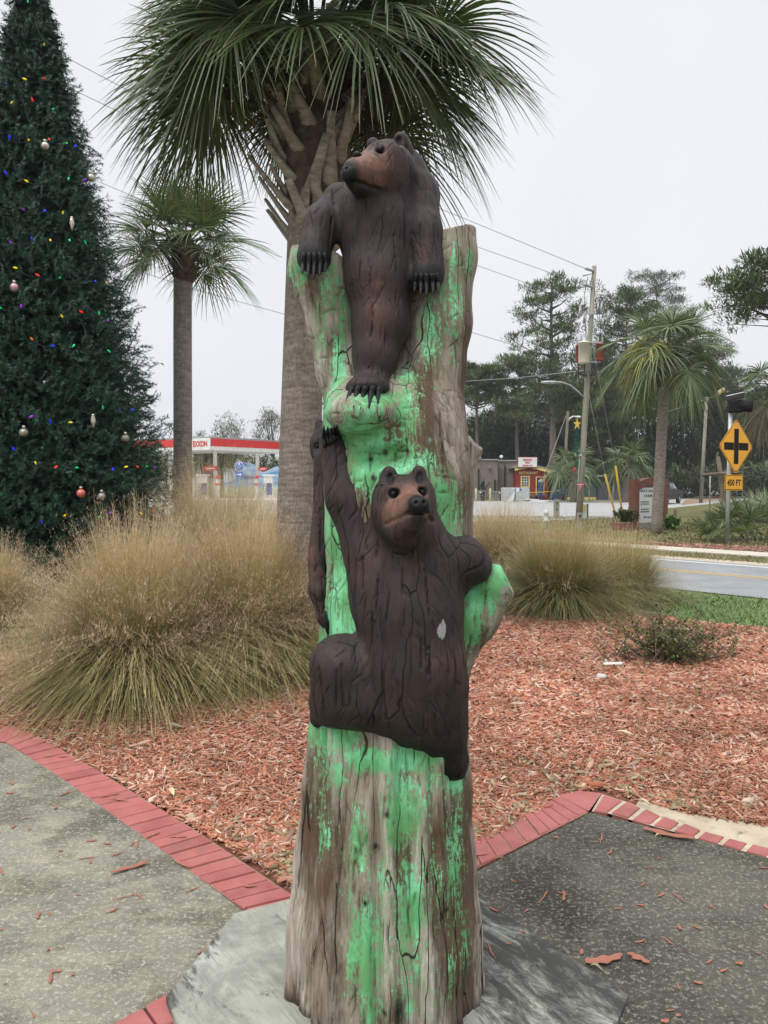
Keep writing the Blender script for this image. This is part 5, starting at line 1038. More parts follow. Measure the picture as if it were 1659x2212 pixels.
def pine(label,px,Y,base_py,top_py,crown_py,wpx,seed,group,ncl=34,mat=None,lean=0.0,dens=150,fork=False,tr=.30):
    r=np.random.default_rng(seed); b=GX(px,Y); H=W(px,top_py,Y)[2]; zc=W(px,crown_py,Y)[2]; Rw=wpx/FP*Y; t=thing('pine_tree',label,'pine tree',b,group); Rw*=1.38
    ms=MB(); tp=b+np.array([lean,0,H*.97]); pts=[b+(tp-b)*h+np.array([.25*math.sin(h*5+seed),.2*math.sin(h*4),0])*h for h in np.linspace(0,1,9)]; ms.tube(pts,[tr*(1-.8*h) for h in np.linspace(0,1,9)],8)
    Vs=[]; 
    for i in range(ncl):
        f=(i+.5)/ncl; z=zc+(H-zc)*f; az=i*2.4+r.normal(0,.4); prof=(1-f**4)**.5*(.68+.32*math.sin(f*3.1)); rad=Rw*prof*(.35+.65*r.random()); p0=np.array([np.interp(z-.1*Rw,[q[2] for q in pts],[q[0] for q in pts]),b[1],max(zc*.85,z-.30*rad-.3)])
        c=np.array([p0[0]+math.cos(az)*rad,b[1]+math.sin(az)*rad,z]); mid=(p0+c)/2+np.array([0,0,-.08*rad]); ms.tube([p0,mid,c],[.09*tr/.3+.02,.06,.02],5)
        for k in range(3):
            q=c+r.normal(0,.22,3)*Rw*np.array([1,1,.25]); ms.tube([mid+(c-mid)*r.random(),q],[.03,.012],3); Vs.append(clump(r,q,Rw*(.13+.15*r.random()),dens,(.42 if Y>50 else .26),.42))
    ms.build('trunk',m_bark,t); V=np.concatenate(Vs); np_mesh('crown',V,np.arange(len(V)).reshape(-1,3),mat or m_pine,t); return t
pg='pine trees behind the back road'
pine('tall open-crowned pine whose trunk rises beside the small red restaurant',1192,76,1070,604,900,72,101,pg,ncl=46,tr=.42,dens=120)
pine('pine with forked trunk at the left end of the wood, over the beige building',1032,84,1070,790,868,46,102,pg,ncl=34)
pine('pine directly behind the beige building, right of the forked one',1118,86,1070,775,900,62,103,pg,ncl=40)
pine('rounded dense pine just right of the transformer pole',1345,90,1070,625,800,62,104,pg,ncl=44,dens=130)
pine('palest and farthest pine towering over the roadside palm',1412,118,1070,590,760,60,105,pg,ncl=40,mat=m_pine2,dens=120)
pine('pine behind the crown of the roadside palm',1470,95,1070,690,900,62,106,pg,ncl=44,mat=m_pine2)
pine('pine right of the roadside palm, above the second pole',1530,98,1070,745,930,58,107,pg,ncl=42)
pine('mid-height pine behind the transformers',1290,88,1070,745,960,60,108,pg,ncl=40)
pine('pine sloping down toward the far right road',1585,105,1070,800,960,52,109,pg,ncl=38,mat=m_pine2)
pine('pine behind the street lamp arm',1240,92,1070,830,1000,58,110,pg,ncl=34)
pine('nearer pine leaning in from the right edge of the view',1722,34,1100,545,690,120,111,pg,ncl=40,dens=170,lean=-.6)
def broad(label,px,Y,top_py,wpx,seed,group,mat,ncl=26,dens=130,size=.5,hsc=.62):
    r=np.random.default_rng(seed); b=GX(px,Y); H=W(px,top_py,Y)[2]; Rw=wpx/FP*Y; t=thing('broadleaf_tree',label,'tree',b,group); ms=MB(); Vs=[]; ms.tube([b,b+[.1,0,H*.35],b+[-.1,0,H*.7]],[.28,.2,.08],7)
    for i in range(ncl):
        d=r.normal(0,1,3); d/=np.linalg.norm(d); c=b+np.array([0,0,H*(1-hsc/2)])+d*np.array([Rw*.8,Rw*.8,H*hsc*.42])*(.5+.5*r.random()); ms.tube([b+[0,0,H*.4],c],[.07,.02],4); Vs.append(clump(r,c,Rw*(.22+.16*r.random()),dens,size,.8))
    ms.build('trunk',m_bark,t); V=np.concatenate(Vs); np_mesh('crown',V,np.arange(len(V)).reshape(-1,3),mat,t); return t
m_bl=M_island('broadleaf_olive',[(0.09,0.10,0.045),(0.15,0.16,0.075),(0.12,0.12,0.07),(0.20,0.20,0.11),(0.07,0.08,0.04)],rough=.6,trans=.2)
bgx='broadleaf trees behind the fuel canopy'
for i,(px,Y,ty,w,lb) in enumerate(((500,120,893,58,'bushy tree behind the right half of the fuel canopy'),(590,125,872,52,'thin crowned tree seen against the large palm trunk'),(425,118,930,40,'lower tree behind the left of the fuel canopy'),(695,115,862,35,'sparse tree visible between large palm trunk and carved log'),(340,110,1000,40,'low tree beyond the canopy next to the decorated conifer'),(640,110,905,50,'round tree hidden mostly behind the large palm trunk'))):
    broad(lb,px,Y,ty,w,120+i,bgx,m_bl,dens=90)
# dense wood: one mass
r=np.random.default_rng(150); Vs=[]
for i in range(1250):
    px=r.uniform(985,1720); Y=r.uniform(92,112); top=np.interp(px,[985,1040,1120,1200,1300,1400,1500,1600,1720],[925,900,900,840,800,790,820,870,870]); py=r.uniform(top,1056); Vs.append(clump(r,W(px,py,Y),1.2+1.4*r.random(),110,.75,.8))
for i in range(120):
    px=r.uniform(300,720); Y=r.uniform(100,115); Vs.append(clump(r,W(px,r.uniform(985,1050),Y),1.2+1.2*r.random(),90,.7,.7))
V=np.concatenate(Vs); o=np_mesh('woodland',V,np.arange(len(V)).reshape(-1,3),M_island('dark_woodland_leaf',[(0.028,0.050,0.012),(0.055,0.090,0.022),(0.040,0.062,0.018),(0.080,0.118,0.032),(0.024,0.040,0.012)],rough=.7)); tag(o,'dense dark evergreen wood closing the view behind the buildings','woodland',kind='stuff')
V=[]; 
for i in range(240):
    px=r.uniform(1000,1720); Y=r.uniform(80,90); V.append(clump(r,W(px,r.uniform(1020,1068),Y),.9+.7*r.random(),100,.55,.8))
V=np.concatenate(V); o=np_mesh('undergrowth',V,np.arange(len(V)).reshape(-1,3),M_island('undergrowth_leaf',[(0.030,0.045,0.016),(0.07,0.095,0.035),(0.04,0.055,0.022)],rough=.7)); tag(o,'dark tangled undergrowth along the far side of the back road','undergrowth',kind='stuff')
# ================= buildings and street furniture =================
def xz(px,py,Y): p=W(px,py,Y); return p[0],p[2]
def wbox(m,px0,py0,px1,py1,Y,dep,bev=0.0,z0=None,front=True):
    """box whose front face at depth Y spans the given pixel rectangle"""
    a=W(px0,py0,Y); b=W(px1,py1,Y); z1=max(a[2],b[2]); zb_=min(a[2],b[2]) if z0 is None else z0
    m.box(((a[0]+b[0])/2,Y+dep/2,(z1+zb_)/2),(abs(b[0]-a[0]),dep,z1-zb_),bev=bev); return m
def mt(name,pts,rad,mat,parent,n=8,**k):
    m=MB(); m.tube(pts,rad,n,**k); return m.build(name,mat,parent)
m_white=M('white_painted_metal',(0.62,0.62,0.60),(0.74,0.74,0.72),scale=2,rough=.5); m_red=M('red_sign_plastic',(0.55,0.02,0.02),(0.62,0.03,0.03),scale=2,rough=.4)
m_grey=M('grey_galvanised',(0.30,0.31,0.31),(0.45,0.46,0.45),scale=5,rough=.5,metal=.4); m_dark=M('dark_recess',(0.012,0.012,0.014),rough=.8); m_glass=M('window_glass',(0.10,0.12,0.14),(0.16,0.18,0.20),scale=3,rough=.1,spec=.8)
m_beige=M('beige_block_wall',(0.155,0.13,0.105),(0.20,0.17,0.14),scale=1.2,rough=.9,bump=.2); m_rwall=M('barn_red_boards',(0.22,0.015,0.02),(0.28,0.025,0.028),scale=3,rough=.7); m_yel=M('warm_yellow_trim',(0.62,0.47,0.14),(0.72,0.56,0.20),scale=3,rough=.6)
m_blue=M('blue_painted_wood',(0.02,0.07,0.24),(0.035,0.11,0.33),scale=3,rough=.6); m_bgrey=M('blue_grey_wall',(0.055,0.065,0.09),(0.09,0.10,0.135),scale=1,rough=.9); m_roof=M('grey_metal_roof',(0.22,0.22,0.22),(0.32,0.32,0.31),scale=1,rough=.6)
m_wood=M('weathered_pole_wood',(0.17,0.155,0.12),(0.32,0.30,0.245),scale=6,rough=.9,bump=.5,stretch=(1,1,.12),dirt=((0.10,0.085,0.06,1),3,.58)); m_dwood=M('brown_post_wood',(0.10,0.075,0.05),(0.20,0.155,0.11),scale=7,rough=.9,bump=.5,stretch=(1,1,.15))
m_blk=M('black_rubber_cable',(0.015,0.015,0.016),rough=.6); m_yp=M('yellow_plastic_sleeve',(0.62,0.38,0.03),(0.70,0.46,0.06),scale=3,rough=.5)
m_rtxt=M('red_lettering',(0.55,0.03,0.04),rough=.6); m_ytxt=M('yellow_lettering',(0.75,0.60,0.22),rough=.6); m_btxt=M('dark_lettering',(0.05,0.06,0.07),rough=.6); m_wtxt=M('white_lettering',(0.8,0.8,0.8),rough=.6)
X1=np.array([1.0,0,0]); Z1=np.array([0,0,1.0])
# ---- beige building
Yb=75.0; t=thing('beige_building','long low beige block building left of the small red restaurant','building',GX(1060,Yb))
m=MB(); wbox(m,1005,994,1075,1081,Yb,14,z0=-.05); wbox(m,1076,996,1117,1081,Yb+.9,13,z0=-.05); m.build('wall',m_beige,t)
m=MB(); wbox(m,1003,991.5,1077,994.2,Yb-.15,14.3); wbox(m,1077,993.5,1117,996.2,Yb+.75,13.3); m.build('roof',m_roof,t)
for a in ((1055.5,1007,1061.5,1013,Yb),(1099,1007.5,1105,1013.5,Yb+.9)): m=MB(); wbox(m,*a[:4],a[4]-.35,.36,bev=.05); m.build('vent_hood',m_beige,t)
for a in ((1033,1012,1035,1060,Yb),(1068,1036,1071,1062,Yb),(1090,1004,1092,1058,Yb+.9)): m=MB(); wbox(m,*a[:4],a[4]-.2,.2); m.build('pipe',m_dark,t)
for x,y in ((1035,992),(1083,990)): p=W(x,y,Yb-.4); m=MB(); m.lathe(p,[(.08,0),(.16,.06),(.17,.24),(.08,.30)],10); m.tube([p,p+[0,.5,-.1]],.04,5); m.build('flood_light',m_white,t)
m=MB(); wbox(m,1040,1040,1047,1066,Yb-.5,.1); m.tube([W(1031,1062,Yb-.6),W(1046,1035,Yb-.6)],.05,4); m.tube([W(1044,1062,Yb-.6),W(1058,1041,Yb-.6)],.05,4); m.build('stair_rail',m_dark,t)
# ---- red restaurant
Yr=74.0; t=thing('restaurant_building','small barn red restaurant with yellow trim and an open doorway','restaurant',GX(1150,Yr))
a=W(1116,1014,Yr); pk=W(1143,1008,Yr); b=W(1183.5,1018,Yr); m=MB()
m.prism([(a[0],Yr,0),(b[0],Yr,0),(b[0],Yr,b[2]),(pk[0],Yr,pk[2]),(a[0],Yr,a[2])],(0,9,0)); m.build('wall',m_rwall,t)
def bar(m,p,q,w,d): p=np.asarray(p,float);q=np.asarray(q,float); n=np.cross(q-p,[0,1,0]); n=n/np.linalg.norm(n)*w/2; m.prism([p-n,q-n,q+n,p+n],(0,d,0))
m=MB(); bar(m,(a[0]-.2,Yr-.3,a[2]),(pk[0],Yr-.3,pk[2]+.05),.28,.28); bar(m,(pk[0],Yr-.305,pk[2]+.05),(b[0]+.4,Yr-.305,b[2]-.1),.28,.28); m.build('eave_trim',m_yel,t)
m=MB(); m.prism([(a[0]-.3,Yr-.35,a[2]+.15),(pk[0],Yr-.35,pk[2]+.22),(pk[0],Yr-.35,pk[2]+.32),(a[0]-.3,Yr-.35,a[2]+.25)],(0,9.6,0)); m.prism([(pk[0],Yr-.35,pk[2]+.22),(b[0]+.5,Yr-.35,b[2]+.06),(b[0]+.5,Yr-.35,b[2]+.16),(pk[0],Yr-.35,pk[2]+.32)],(0,9.6,0)); m.build('roof',m_roof,t)
def framed(t,px0,py0,px1,py1,Y,fw,fm,gm,nx=0,ny=0,name='window',inner='pane'):
    m=MB(); wbox(m,px0,py0,px1,py0+fw,Y-.10,.12); wbox(m,px0,py1-fw,px1,py1,Y-.10,.12); wbox(m,px0,py0+fw,px0+fw,py1-fw,Y-.10,.12); wbox(m,px1-fw,py0+fw,px1,py1-fw,Y-.10,.12); w=m.build(name,fm,t)
    m=MB(); wbox(m,px0+fw,py0+fw,px1-fw,py1-fw,Y-.02,.02); m.build(inner,gm,w)
    if nx:
        m=MB(); s_=.35
        for i in range(1,nx): x=px0+fw+(px1-px0-2*fw)*i/nx; wbox(m,x-s_,py0+fw,x+s_,py1-fw,Y-.06,.035)
        for i in range(1,ny): y=py0+fw+(py1-py0-2*fw)*i/ny; s2=s_*(2 if i==ny//2 else 1); wbox(m,px0+fw,y-s2,px1-fw,y+s2,Y-.085,.02)
        m.build('muntins',m_white,w)
    return w
framed(t,1125,1028,1144.5,1053,Yr,2.2,m_yel,m_glass,3,4)
framed(t,1157.7,1029.5,1176,1070,Yr,1.9,m_yel,m_dark,0,0,'doorway','dark_opening')
m=MB(); wbox(m,1150,1069,1182,1072,Yr-2.2,2.1); m.build('porch_deck',m_dwood,t)
text_obj('wall_lettering','RESTAURANT',m_ytxt,W(1142,1021.5,Yr-.05),X1,Z1,width=40/FP*Yr,height=5.6/FP*Yr,parent=t,ext=.04,bold=.02)
m=MB(); wbox(m,1177,1026,1179,1032,Yr-.25,.22,bev=.04); m.build('wall_lamp',m_yel,t)
t=thing('shop_sign','white signboard with red lettering standing on the roof of the red restaurant','sign',W(1139.6,1010,Yr-.2)); m=MB(); wbox(m,1118.5,987,1161,1010,Yr-.55,.18,bev=.03); m.build('frame',m_rwall,t)
m=MB(); wbox(m,1119.6,988.2,1159.8,1008.8,Yr-.58,.05); m.build('panel',m_white,t)
for s_,y,w,h in (('SEAFOOD',993,19,4.6),('SHACK',999,9.5,4.2),('850-697-1155',1005.6,20,3.4)): text_obj('lettering',s_,m_rtxt,W(1139.6,y,Yr-.60),X1,Z1,width=w/FP*Yr,height=h/FP*Yr,parent=t,ext=.02,bold=.02)
m=MB(); m.tube([W(1161,992,Yr-.4),W(1175,1011,Yr+1.5)],.07,5); m.build('brace',m_dark,t)
# person in the doorway
g=SDF((0,0,0),(1.0,.6,1.9),.03); cx=.5; cy=.3
g.rc((cx-.09,cy,.06),(cx-.08,cy,.48),.06,.065,.03); g.rc((cx-.08,cy,.48),(cx-.07,cy,.9),.07,.10,.03); g.rc((cx+.12,cy+.05,.06),(cx+.10,cy,.48),.06,.065,.03); g.rc((cx+.10,cy,.48),(cx+.07,cy,.9),.07,.10,.03)
g.rc((cx,cy,.92),(cx,cy,1.35),.15,.17,.05,flat=.7); g.rc((cx,cy,1.4),(cx,cy-.02,1.5),.06,.055,.03); g.el((cx,cy-.02,1.62),(.08,.095,.115),.02)
for s in (-1,1): g.rc((cx+s*.19,cy,1.38),(cx+s*.25,cy-.02,1.12),.055,.045,.03); g.rc((cx+s*.25,cy-.02,1.12),(cx+s*.20,cy-.12,.90),.045,.035,.02); g.el((cx+s*.19,cy-.15,.86),(.035,.05,.045),.02)
V,F=g.mesh(); V=smooth_mesh(V,F,1); pb=W(1168.5,1069,Yr-.6); V=V-[cx,cy,0]+pb
def mat_person():
    m,t_,b_,o=NM('person_skin'); n=NT(t_); s=n.n('ShaderNodeSeparateXYZ'); n.l(n.coord(),s.inputs[0]); n.l(n.ramp(n.math('DIVIDE',s.outputs['Z'],2.0),[(0.0,(0.03,0.03,0.03)),(.05,(.035,.07,.16)),(.60,(.035,.07,.16)),(.605,(.40,.36,.33)),(.70,(.40,.36,.33)),(.705,(.42,.24,.17)),(1,(.42,.24,.17))],'CONSTANT'),b_.inputs['Base Color']); return m
pt=thing('person','person in a pale sleeveless top and blue overalls standing in the restaurant doorway','person',pb); np_mesh('body',V,F,mat_person(),pt,smooth=True)
m=MB(); m.sphere(pb+np.array([0,.02,1.67]),.105,10,8,(.95,1.05,.85)) ; m.build('hair',M('brown_hair',(0.03,0.02,0.015),rough=.8),pt)
# ---- cabinets, bollards, boards in front
for x0,y0,x1,y1,mm,lb in ((1019,1060,1050,1084,M('dark_metal_cabinet',(0.10,0.10,0.10),(0.16,0.16,0.16),rough=.6),'dark grey cooler cabinet, leftmost of the row before the beige building'),(1060,1061,1093,1084,M('dark_metal_cabinet_worn',(0.085,0.088,0.09),(0.13,0.135,0.14),rough=.6),'dark grey cabinet with a black opening between the yellow bollards and the pale box'),(1087,1053.5,1144,1085,M('pale_grey_cabinet',(0.33,0.36,0.36),(0.42,0.45,0.45),rough=.5),'large pale grey metal box beside the restaurant window')):
    big=x0==1087; Yc=69.0 if not big else 67.5; t=thing('metal_cabinet',lb,'cabinet',GX((x0+x1)/2,Yc),'metal cabinets before the beige building'); m=MB(); wbox(m,x0,y0,x1,y1,Yc,1.3,bev=.04,z0=0); m.build('housing',mm,t)
    if not big: m=MB(); wbox(m,x1-13,y0+1.5,x1-2,y1-1.5,Yc-.02,.05); m.build('opening',m_dark,t); m=MB(); wbox(m,x0+18,y0+2,x0+21,y0+5,Yc-.03,.04); m.build('label_plate',m_white,t)
    else: m=MB(); wbox(m,1116,1055,1122,1062,Yc-.03,.03); m.build('label_plate',m_white,t); m=MB(); wbox(m,1122,1055,1126,1060,Yc-.03,.03); m.build('label_sticker',m_blue,t); m=MB(); wbox(m,1113,1054.5,1113.7,1084,Yc-.015,.02); m.build('door_seam',m_dark,t); m=MB(); p=W(1100,1083,Yc-.3); m.prism([W(1093,1083.5,Yc-.5),W(1108,1083.5,Yc-.5),W(1113,1063,Yc-.1),W(1111,1063,Yc-.1)],(0,.05,0)); m.build('loose_panel',m_grey,t)
for x,lb in ((1028,'pale yellow bollard in front of the leftmost cabinet'),(1058.8,'pale yellow bollard between the two dark cabinets')):
    t=MB(); p=GX(x,67.0); t.lathe(p,[(.075,0),(.075,1.10),(.06,1.16),(.03,1.18)],12); tag(t.build('bollard',M('pale_yellow_post',(0.55,0.50,0.28),(0.62,0.57,0.34)),None,p),lb,'bollard','yellow bollards before the beige building')
m=MB()
for i,(x0,x1,yy,rz) in enumerate(((1138,1175,1086,.05),(1146,1192,1084.5,-.1),(1135,1160,1084,.2))): a=G(x0,yy); b=G(x1,yy); m.box(((a+b)/2)+[0,0,.06+.07*i],(b[0]-a[0],1.2,.06),rz)
tag(m.build('board_stack',m_white),'flat pale boards lying on the grass in front of the restaurant','boards')
# porch fence
t=thing('blue_railing','blue painted wooden railing in front of the restaurant porch','railing',GX(1175,71.5)); 
for x in (1164,1169.5,1201,1222,1196): m=MB(); wbox(m,x-.9,1053,x+.9,1077,71.5,.15,z0=0); m.build('post',m_blue,t)
m=MB(); 
for y in (1057,1064): wbox(m,1196,y,1222,y+1.8,71.45,.06); wbox(m,1164,y,1170,y+1.8,71.45,.06)
m.build('rails',m_blue,t); m=MB(); m.tube([W(1144,1064,70),W(1175,1063,70),W(1207,1060,70)],.03,4); tag(m.build('caution_tape',m_yp),'yellow tape strung across the front of the restaurant','tape')
# ---- blue grey low building
t=thing('blue_grey_building','long dark blue grey low building with a yellow base strip behind the small palms','building',GX(1290,76)); m=MB(); wbox(m,1186,1030,1358,1080,76,8,z0=-.05); m.build('wall',m_bgrey,t)
m=MB(); wbox(m,1186,1026,1360,1030,75.4,9); m.build('roof',m_roof,t); m=MB(); wbox(m,1224,1074,1288,1079,75.9,.15,z0=0); m.build('base_strip',m_yel,t)
for x in (1244,1273,1290,1316): m=MB(); wbox(m,x-.8,1031,x+.8,1079,75.85,.12,z0=0); m.build('batten',m_grey if x!=1290 else m_dark,t)
# ---- utility pole with its fittings
Yp=34.0; pbase=GX(1250,Yp); ptop=W(1284,575,Yp+.3)
def onp(py): k=(py-1122)/(575-1122); return pbase+(ptop-pbase)*k
t=thing('utility_pole','tall leaning wooden utility pole with transformers and street light','utility pole',pbase); m=MB(); m.tube([pbase-[0,0,.1],onp(1000),onp(800),ptop],[.150,.135,.115,.095],14); m.build('pole',m_wood,t)
def can(parent,px0,px1,py0,py1,Y,mat,name='transformer'):
    p=W((px0+px1)/2,py1,Y); h=(py1-py0)/FP*Y; r0=(px1-px0)/2/FP*Y; m=MB(); m.lathe(p,[(r0*.9,0),(r0,.04),(r0,h*.93),(r0*1.08,h*.93),(r0*1.08,h*.97),(r0*.9,h)],18); c=m.build(name,mat,parent)
    for s in (-.5,.45): m=MB(); m.lathe(p+[s*r0,0,h],[(.03,0),(.06,.05),(.035,.08),(.06,.12),(.035,.16),(.055,.2),(.02,.3)],8); m.build('bushing',m_grey,c)
    return c
m_cream=M('cream_transformer_paint',(0.60,0.56,0.42),(0.70,0.66,0.52),scale=2,rough=.45,dirt=((0.45,0.25,0.08,1),3,.66)); m_rust=M('rust_red_transformer',(0.20,0.035,0.025),(0.28,0.06,0.04),scale=3,rough=.6)
can(t,1243,1258,746,783,Yp+.45,m_rust); can(t,1249.5,1273,739,785,Yp-.30,m_cream); can(t,1287,1305,743,780,Yp+.1,m_rust)
m=MB(); wbox(m,1255,738,1300,741,Yp+.05,.1); wbox(m,1260,780,1298,783,Yp+.05,.1); m.build('mounting_band',m_grey,t)
m=MB(); wbox(m,1250,676,1318,678.5,Yp+.02,.09); m.build('cross_arm',m_grey,t)
for i,(x,y) in enumerate(((1252,672),(1262,684),(1291,664),(1298,664),(1313,682))):
    p=W(x,y,Yp-.1); m=MB(); m.tube([p+[-.03,0,-.30],p+[.04,0,.22]],.045,7); m.tube([p+[.02,0,-.3],p+[.10,0,-.05],p+[.05,0,.2]],.015,5); m.build('fuse_cutout',m_grey,t)
for y0,(x1,y1) in ((585,(1262,579)),(620,(1259,614))):
    q=W(x1,y1,Yp-.2); o=onp(y0); m=MB()
    for k in range(4): c=o+(q-o)*(k+1)/5; m.sphere(c,.075,8,6)
    m.tube([o,q],.02,5); m.build('insulator',m_grey,t)
for (x,y,dx) in ((1270,592,-.25),(1294,634,.25)): p=W(x,y,Yp-.1); m=MB(); m.tube([p+[-dx*.6,0,.02],p+[dx*.9,0,-.05]],[.03,.07],8); m.build('line_arrester',m_white,t)
m=MB()
for pts in ([(1248,782),(1250,805),(1264,812),(1269,800)],[(1304,780),(1302,802),(1280,811),(1271,802)],[(1262,786),(1263,806),(1268,812)],[(1290,782),(1288,800),(1274,812)],[(1233,760),(1236,790),(1255,812),(1268,812)],[(1311,750),(1310,785),(1296,806),(1274,812)],[(1281,600),(1288,655),(1292,700)],[(1296,640),(1294,670),(1300,735)],[(1270,598),(1262,640),(1266,735)]):
    P=[W(x,y,Yp-.15) for x,y in pts]; m.tube(P,.022 if pts[0][1]>700 else .012,5)
m.build('cables',m_blk,t)
m=MB(); m.tube([onp(862),W(1248,845,Yp),W(1232,832,Yp),W(1214,826,Yp-.2),W(1203,825,Yp-.2)],[.035]*5,8); la=m.build('lamp_arm',m_grey,t)
m=MB(); c=W(1187,826,Yp-.25); m.sphere(c,1,14,8,(.40,.14,.075)); m.build('lamp_head',m_grey,t)
m=MB(); m.tube([onp(1040)+[-.12,-.02,0],onp(985)+[-.13,-.02,0]],.03,6); m.box(onp(982)+[-.2,-.05,0],(.25,.12,.1)); m.build('conduit',m_white,t)
m=MB(); c=onp(1046); m.tube([c+[-.02,-.16,0],c+[-.02,.16,0]],.01,4); m.lathe(c,[(.165,-.03),(.165,.03)],14); m.tube([c+[-.05,-.17,0],c+[-.12,-.18,-.35]],.02,4); m.build('ribbon',M('pink_flagging_tape',(0.75,0.18,0.22),rough=.6),t)
# holiday decoration on the pole
t=thing('pole_decoration','green tinsel tree decoration topped with a gold star hanging on the tall pole','decoration',W(1243,1013,Yp-.1))
m=MB(); c=W(1247,916,Yp-.15); st=[]
for i in range(10): a=math.pi/2+i*math.pi/5; rr_=.26 if i%2==0 else .10; st.append(c+[rr_*math.cos(a)*.7,0,rr_*math.sin(a)])
m.prism(st,(0,.04,0)); m.build('star',M('gold_tinsel',(0.55,0.36,0.05),(0.7,0.5,0.1),scale=20,rough=.4),t)
r=np.random.default_rng(5); V=[]; path=[(1247,925),(1244,935),(1250,942),(1242,952),(1251,960),(1239,972),(1251,980),(1237,992),(1250,1000),(1234,1012),(1250,1008)]
for (x0,y0),(x1,y1) in zip(path[:-1],path[1:]):
    n=170; s=r.random(n); C=np.stack([W(x0+(x1-x0)*q,y0+(y1-y0)*q,Yp-.12) for q in s]); d,x,y=basis(r.normal(0,1,(n,3))); C=C+d*.02; V.append(np.stack([C-x*.008,C+x*.008,C+d*.11],1).reshape(-1,3))
V=np.concatenate(V); np_mesh('tinsel',V,np.arange(len(V)).reshape(-1,3),M_island('green_tinsel',[(0.0,0.12,0.06),(0.0,0.22,0.11),(0.01,0.08,0.05)],rough=.4),t)
m=MB(); wbox(m,1237,1010,1245,1018,Yp-.2,.1,bev=.02); m.build('pot',M('red_tinsel',(0.45,0.05,0.03),rough=.5),t)
# ---- second lamp on its own wood pole
t=thing('street_light','thin wooden pole with a small curved street light behind the tinsel decoration','street light',GX(1217,72)); m=MB(); m.tube([GX(1217,72),W(1226.5,888,72)],[.17,.13],10); m.build('pole',m_dwood,t)
m=MB(); m.tube([W(1227,911,72),W(1231,903,72),W(1238,899.5,72),W(1245,900,72)],.07,6); m.build('lamp_arm',m_white,t); m=MB(); m.sphere(W(1249,900.5,72),1,10,6,(.28,.2,.12)); m.build('lamp_head',m_white,t)
mt_=thing('guy_wire','steel guy wire slanting from the thin street light pole toward the red restaurant','cable',W(1180,1005,71.5)); mt('wire',[W(1225,893,72),W(1185,1000,71.7),W(1163,1066,71.5)],.025,m_grey,mt_,4)
# ---- yellow guy sleeves
for (x0,y0,x1,y1,lb,wx,wy) in ((1307,1025,1327.6,1112,'shorter yellow guy wire sleeve leaning left of the brick sign',1278,830),(1330,1007,1343.7,1112,'taller yellow guy wire sleeve leaning next to the small yellow sign',1280,720)):
    t=thing('guy_wire_guard',lb,'guy wire guard',W(x1,y1,38.5),'yellow guy wire guards'); mt('sleeve',[W(x0,y0,37.5),W(x1,y1-7,38.4)],.05,m_yp,t); mt('anchor_rod',[W(x1,y1-9,38.45),W(x1+1.5,y1,38.5)],.02,m_grey,t,5); mt('wire',[W(x0,y0,37.5),onp(wy)],.012,m_grey,t,4)
t=thing('small_warning_sign','small yellow diamond sign on a white post seen from the side beyond the guy wires','road sign',GX(1323,68)); mt('post',[GX(1323,68),W(1327,1024,68)],.06,m_white,t); m=MB(); m.prism([W(1327,1006,67.8),W(1322,1016,67.9),W(1327,1027,67.8),W(1333,1016,67.6)][::-1],(.05,.05,0)); m.build('panel',m_yp,t); m=MB(); m.box(W(1325,1015,67.7),(.12,.02,.06)); m.box(W(1326.5,1019,67.7),(.16,.02,.06)); m.build('legend',m_btxt,t); m=MB(); m.tube([W(1326,1032,68),W(1332,1032,67.5)],.05,5); m.build('bracket',m_white,t)
# ---- posts and pedestals
def post(label,px,pytop,Y,w,mat,holes=0,cat='post',group=None,round_=False,name='wooden_post'):
    b=GX(px,Y); h=W(px,pytop,Y)[2]; t=thing(name,label,cat,b,group); m=MB()
    if round_: m.tube([b,b+[0,0,h]],w/2,10)
    else: m.box(b+[0,0,h/2],(w,w,h),.3,bev=.015)
    m.build('shaft',mat,t)
    for i in range(holes): m=MB(); m.lathe(b+[0,-w*.62,h*(.82-.34*i)],[(.035,0),(.035,.03)],8,(0,-1,0)); m.build('hole',m_dark,t)
pg2='short wooden posts near the back road'
post('short square wooden post with bolt holes standing left of the tall pole',1202,1079,35.5,.21,m_wood,2,group=pg2)
post('short wooden post with bolt holes directly in front of the tall pole foot',1251,1108,27.5,.15,m_wood,1,group=pg2)
post('short brown round post right of the church sign',1458,1100,29,.13,m_dwood,0,group=pg2,round_=True)
t=thing('marker_post','small white plastic marker stake by the short brown post','marker',GX(1462.5,28.8)); m=MB(); wbox(m,1461.3,1119,1463.6,1138,28.8,.03,z0=0); m.build('stake',m_white,t)
b=GX(1179,26.5); t=thing('water_marker','pale green white capped standpipe rising out of the grass plumes','standpipe',b); m=MB(); m.lathe(b,[(.075,0),(.075,.30),(.10,.31),(.10,.36),(.07,.38),(.07,.55),(.085,.56),(.07,.66),(.03,.70)],12); m.build('pipe',M('pale_green_white_paint',(0.50,0.58,0.50),(0.62,0.68,0.60),rough=.6),t); m=MB(); m.tube([b+[-.12,0,.42],b+[.12,0,.42]],.03,6); m.build('side_cap',m_grey,t)
b=GX(1263,34.8); t=thing('utility_pedestal','pale green utility pedestal with a yellow sticker beside the foot of the tall pole','pedestal',b); m=MB(); wbox(m,1257,1087,1268,1122,34.8,.2,bev=.03,z0=0); m.build('housing',M('pale_green_plastic',(0.38,0.50,0.42),(0.46,0.58,0.48),rough=.5),t); m=MB(); wbox(m,1259,1090,1263.5,1103,34.77,.03); m.build('sticker',m_yp,t); m=MB(); wbox(m,1268.4,1088,1271,1121,34.85,.12,z0=0); m.build('side_stake',m_dwood,t)
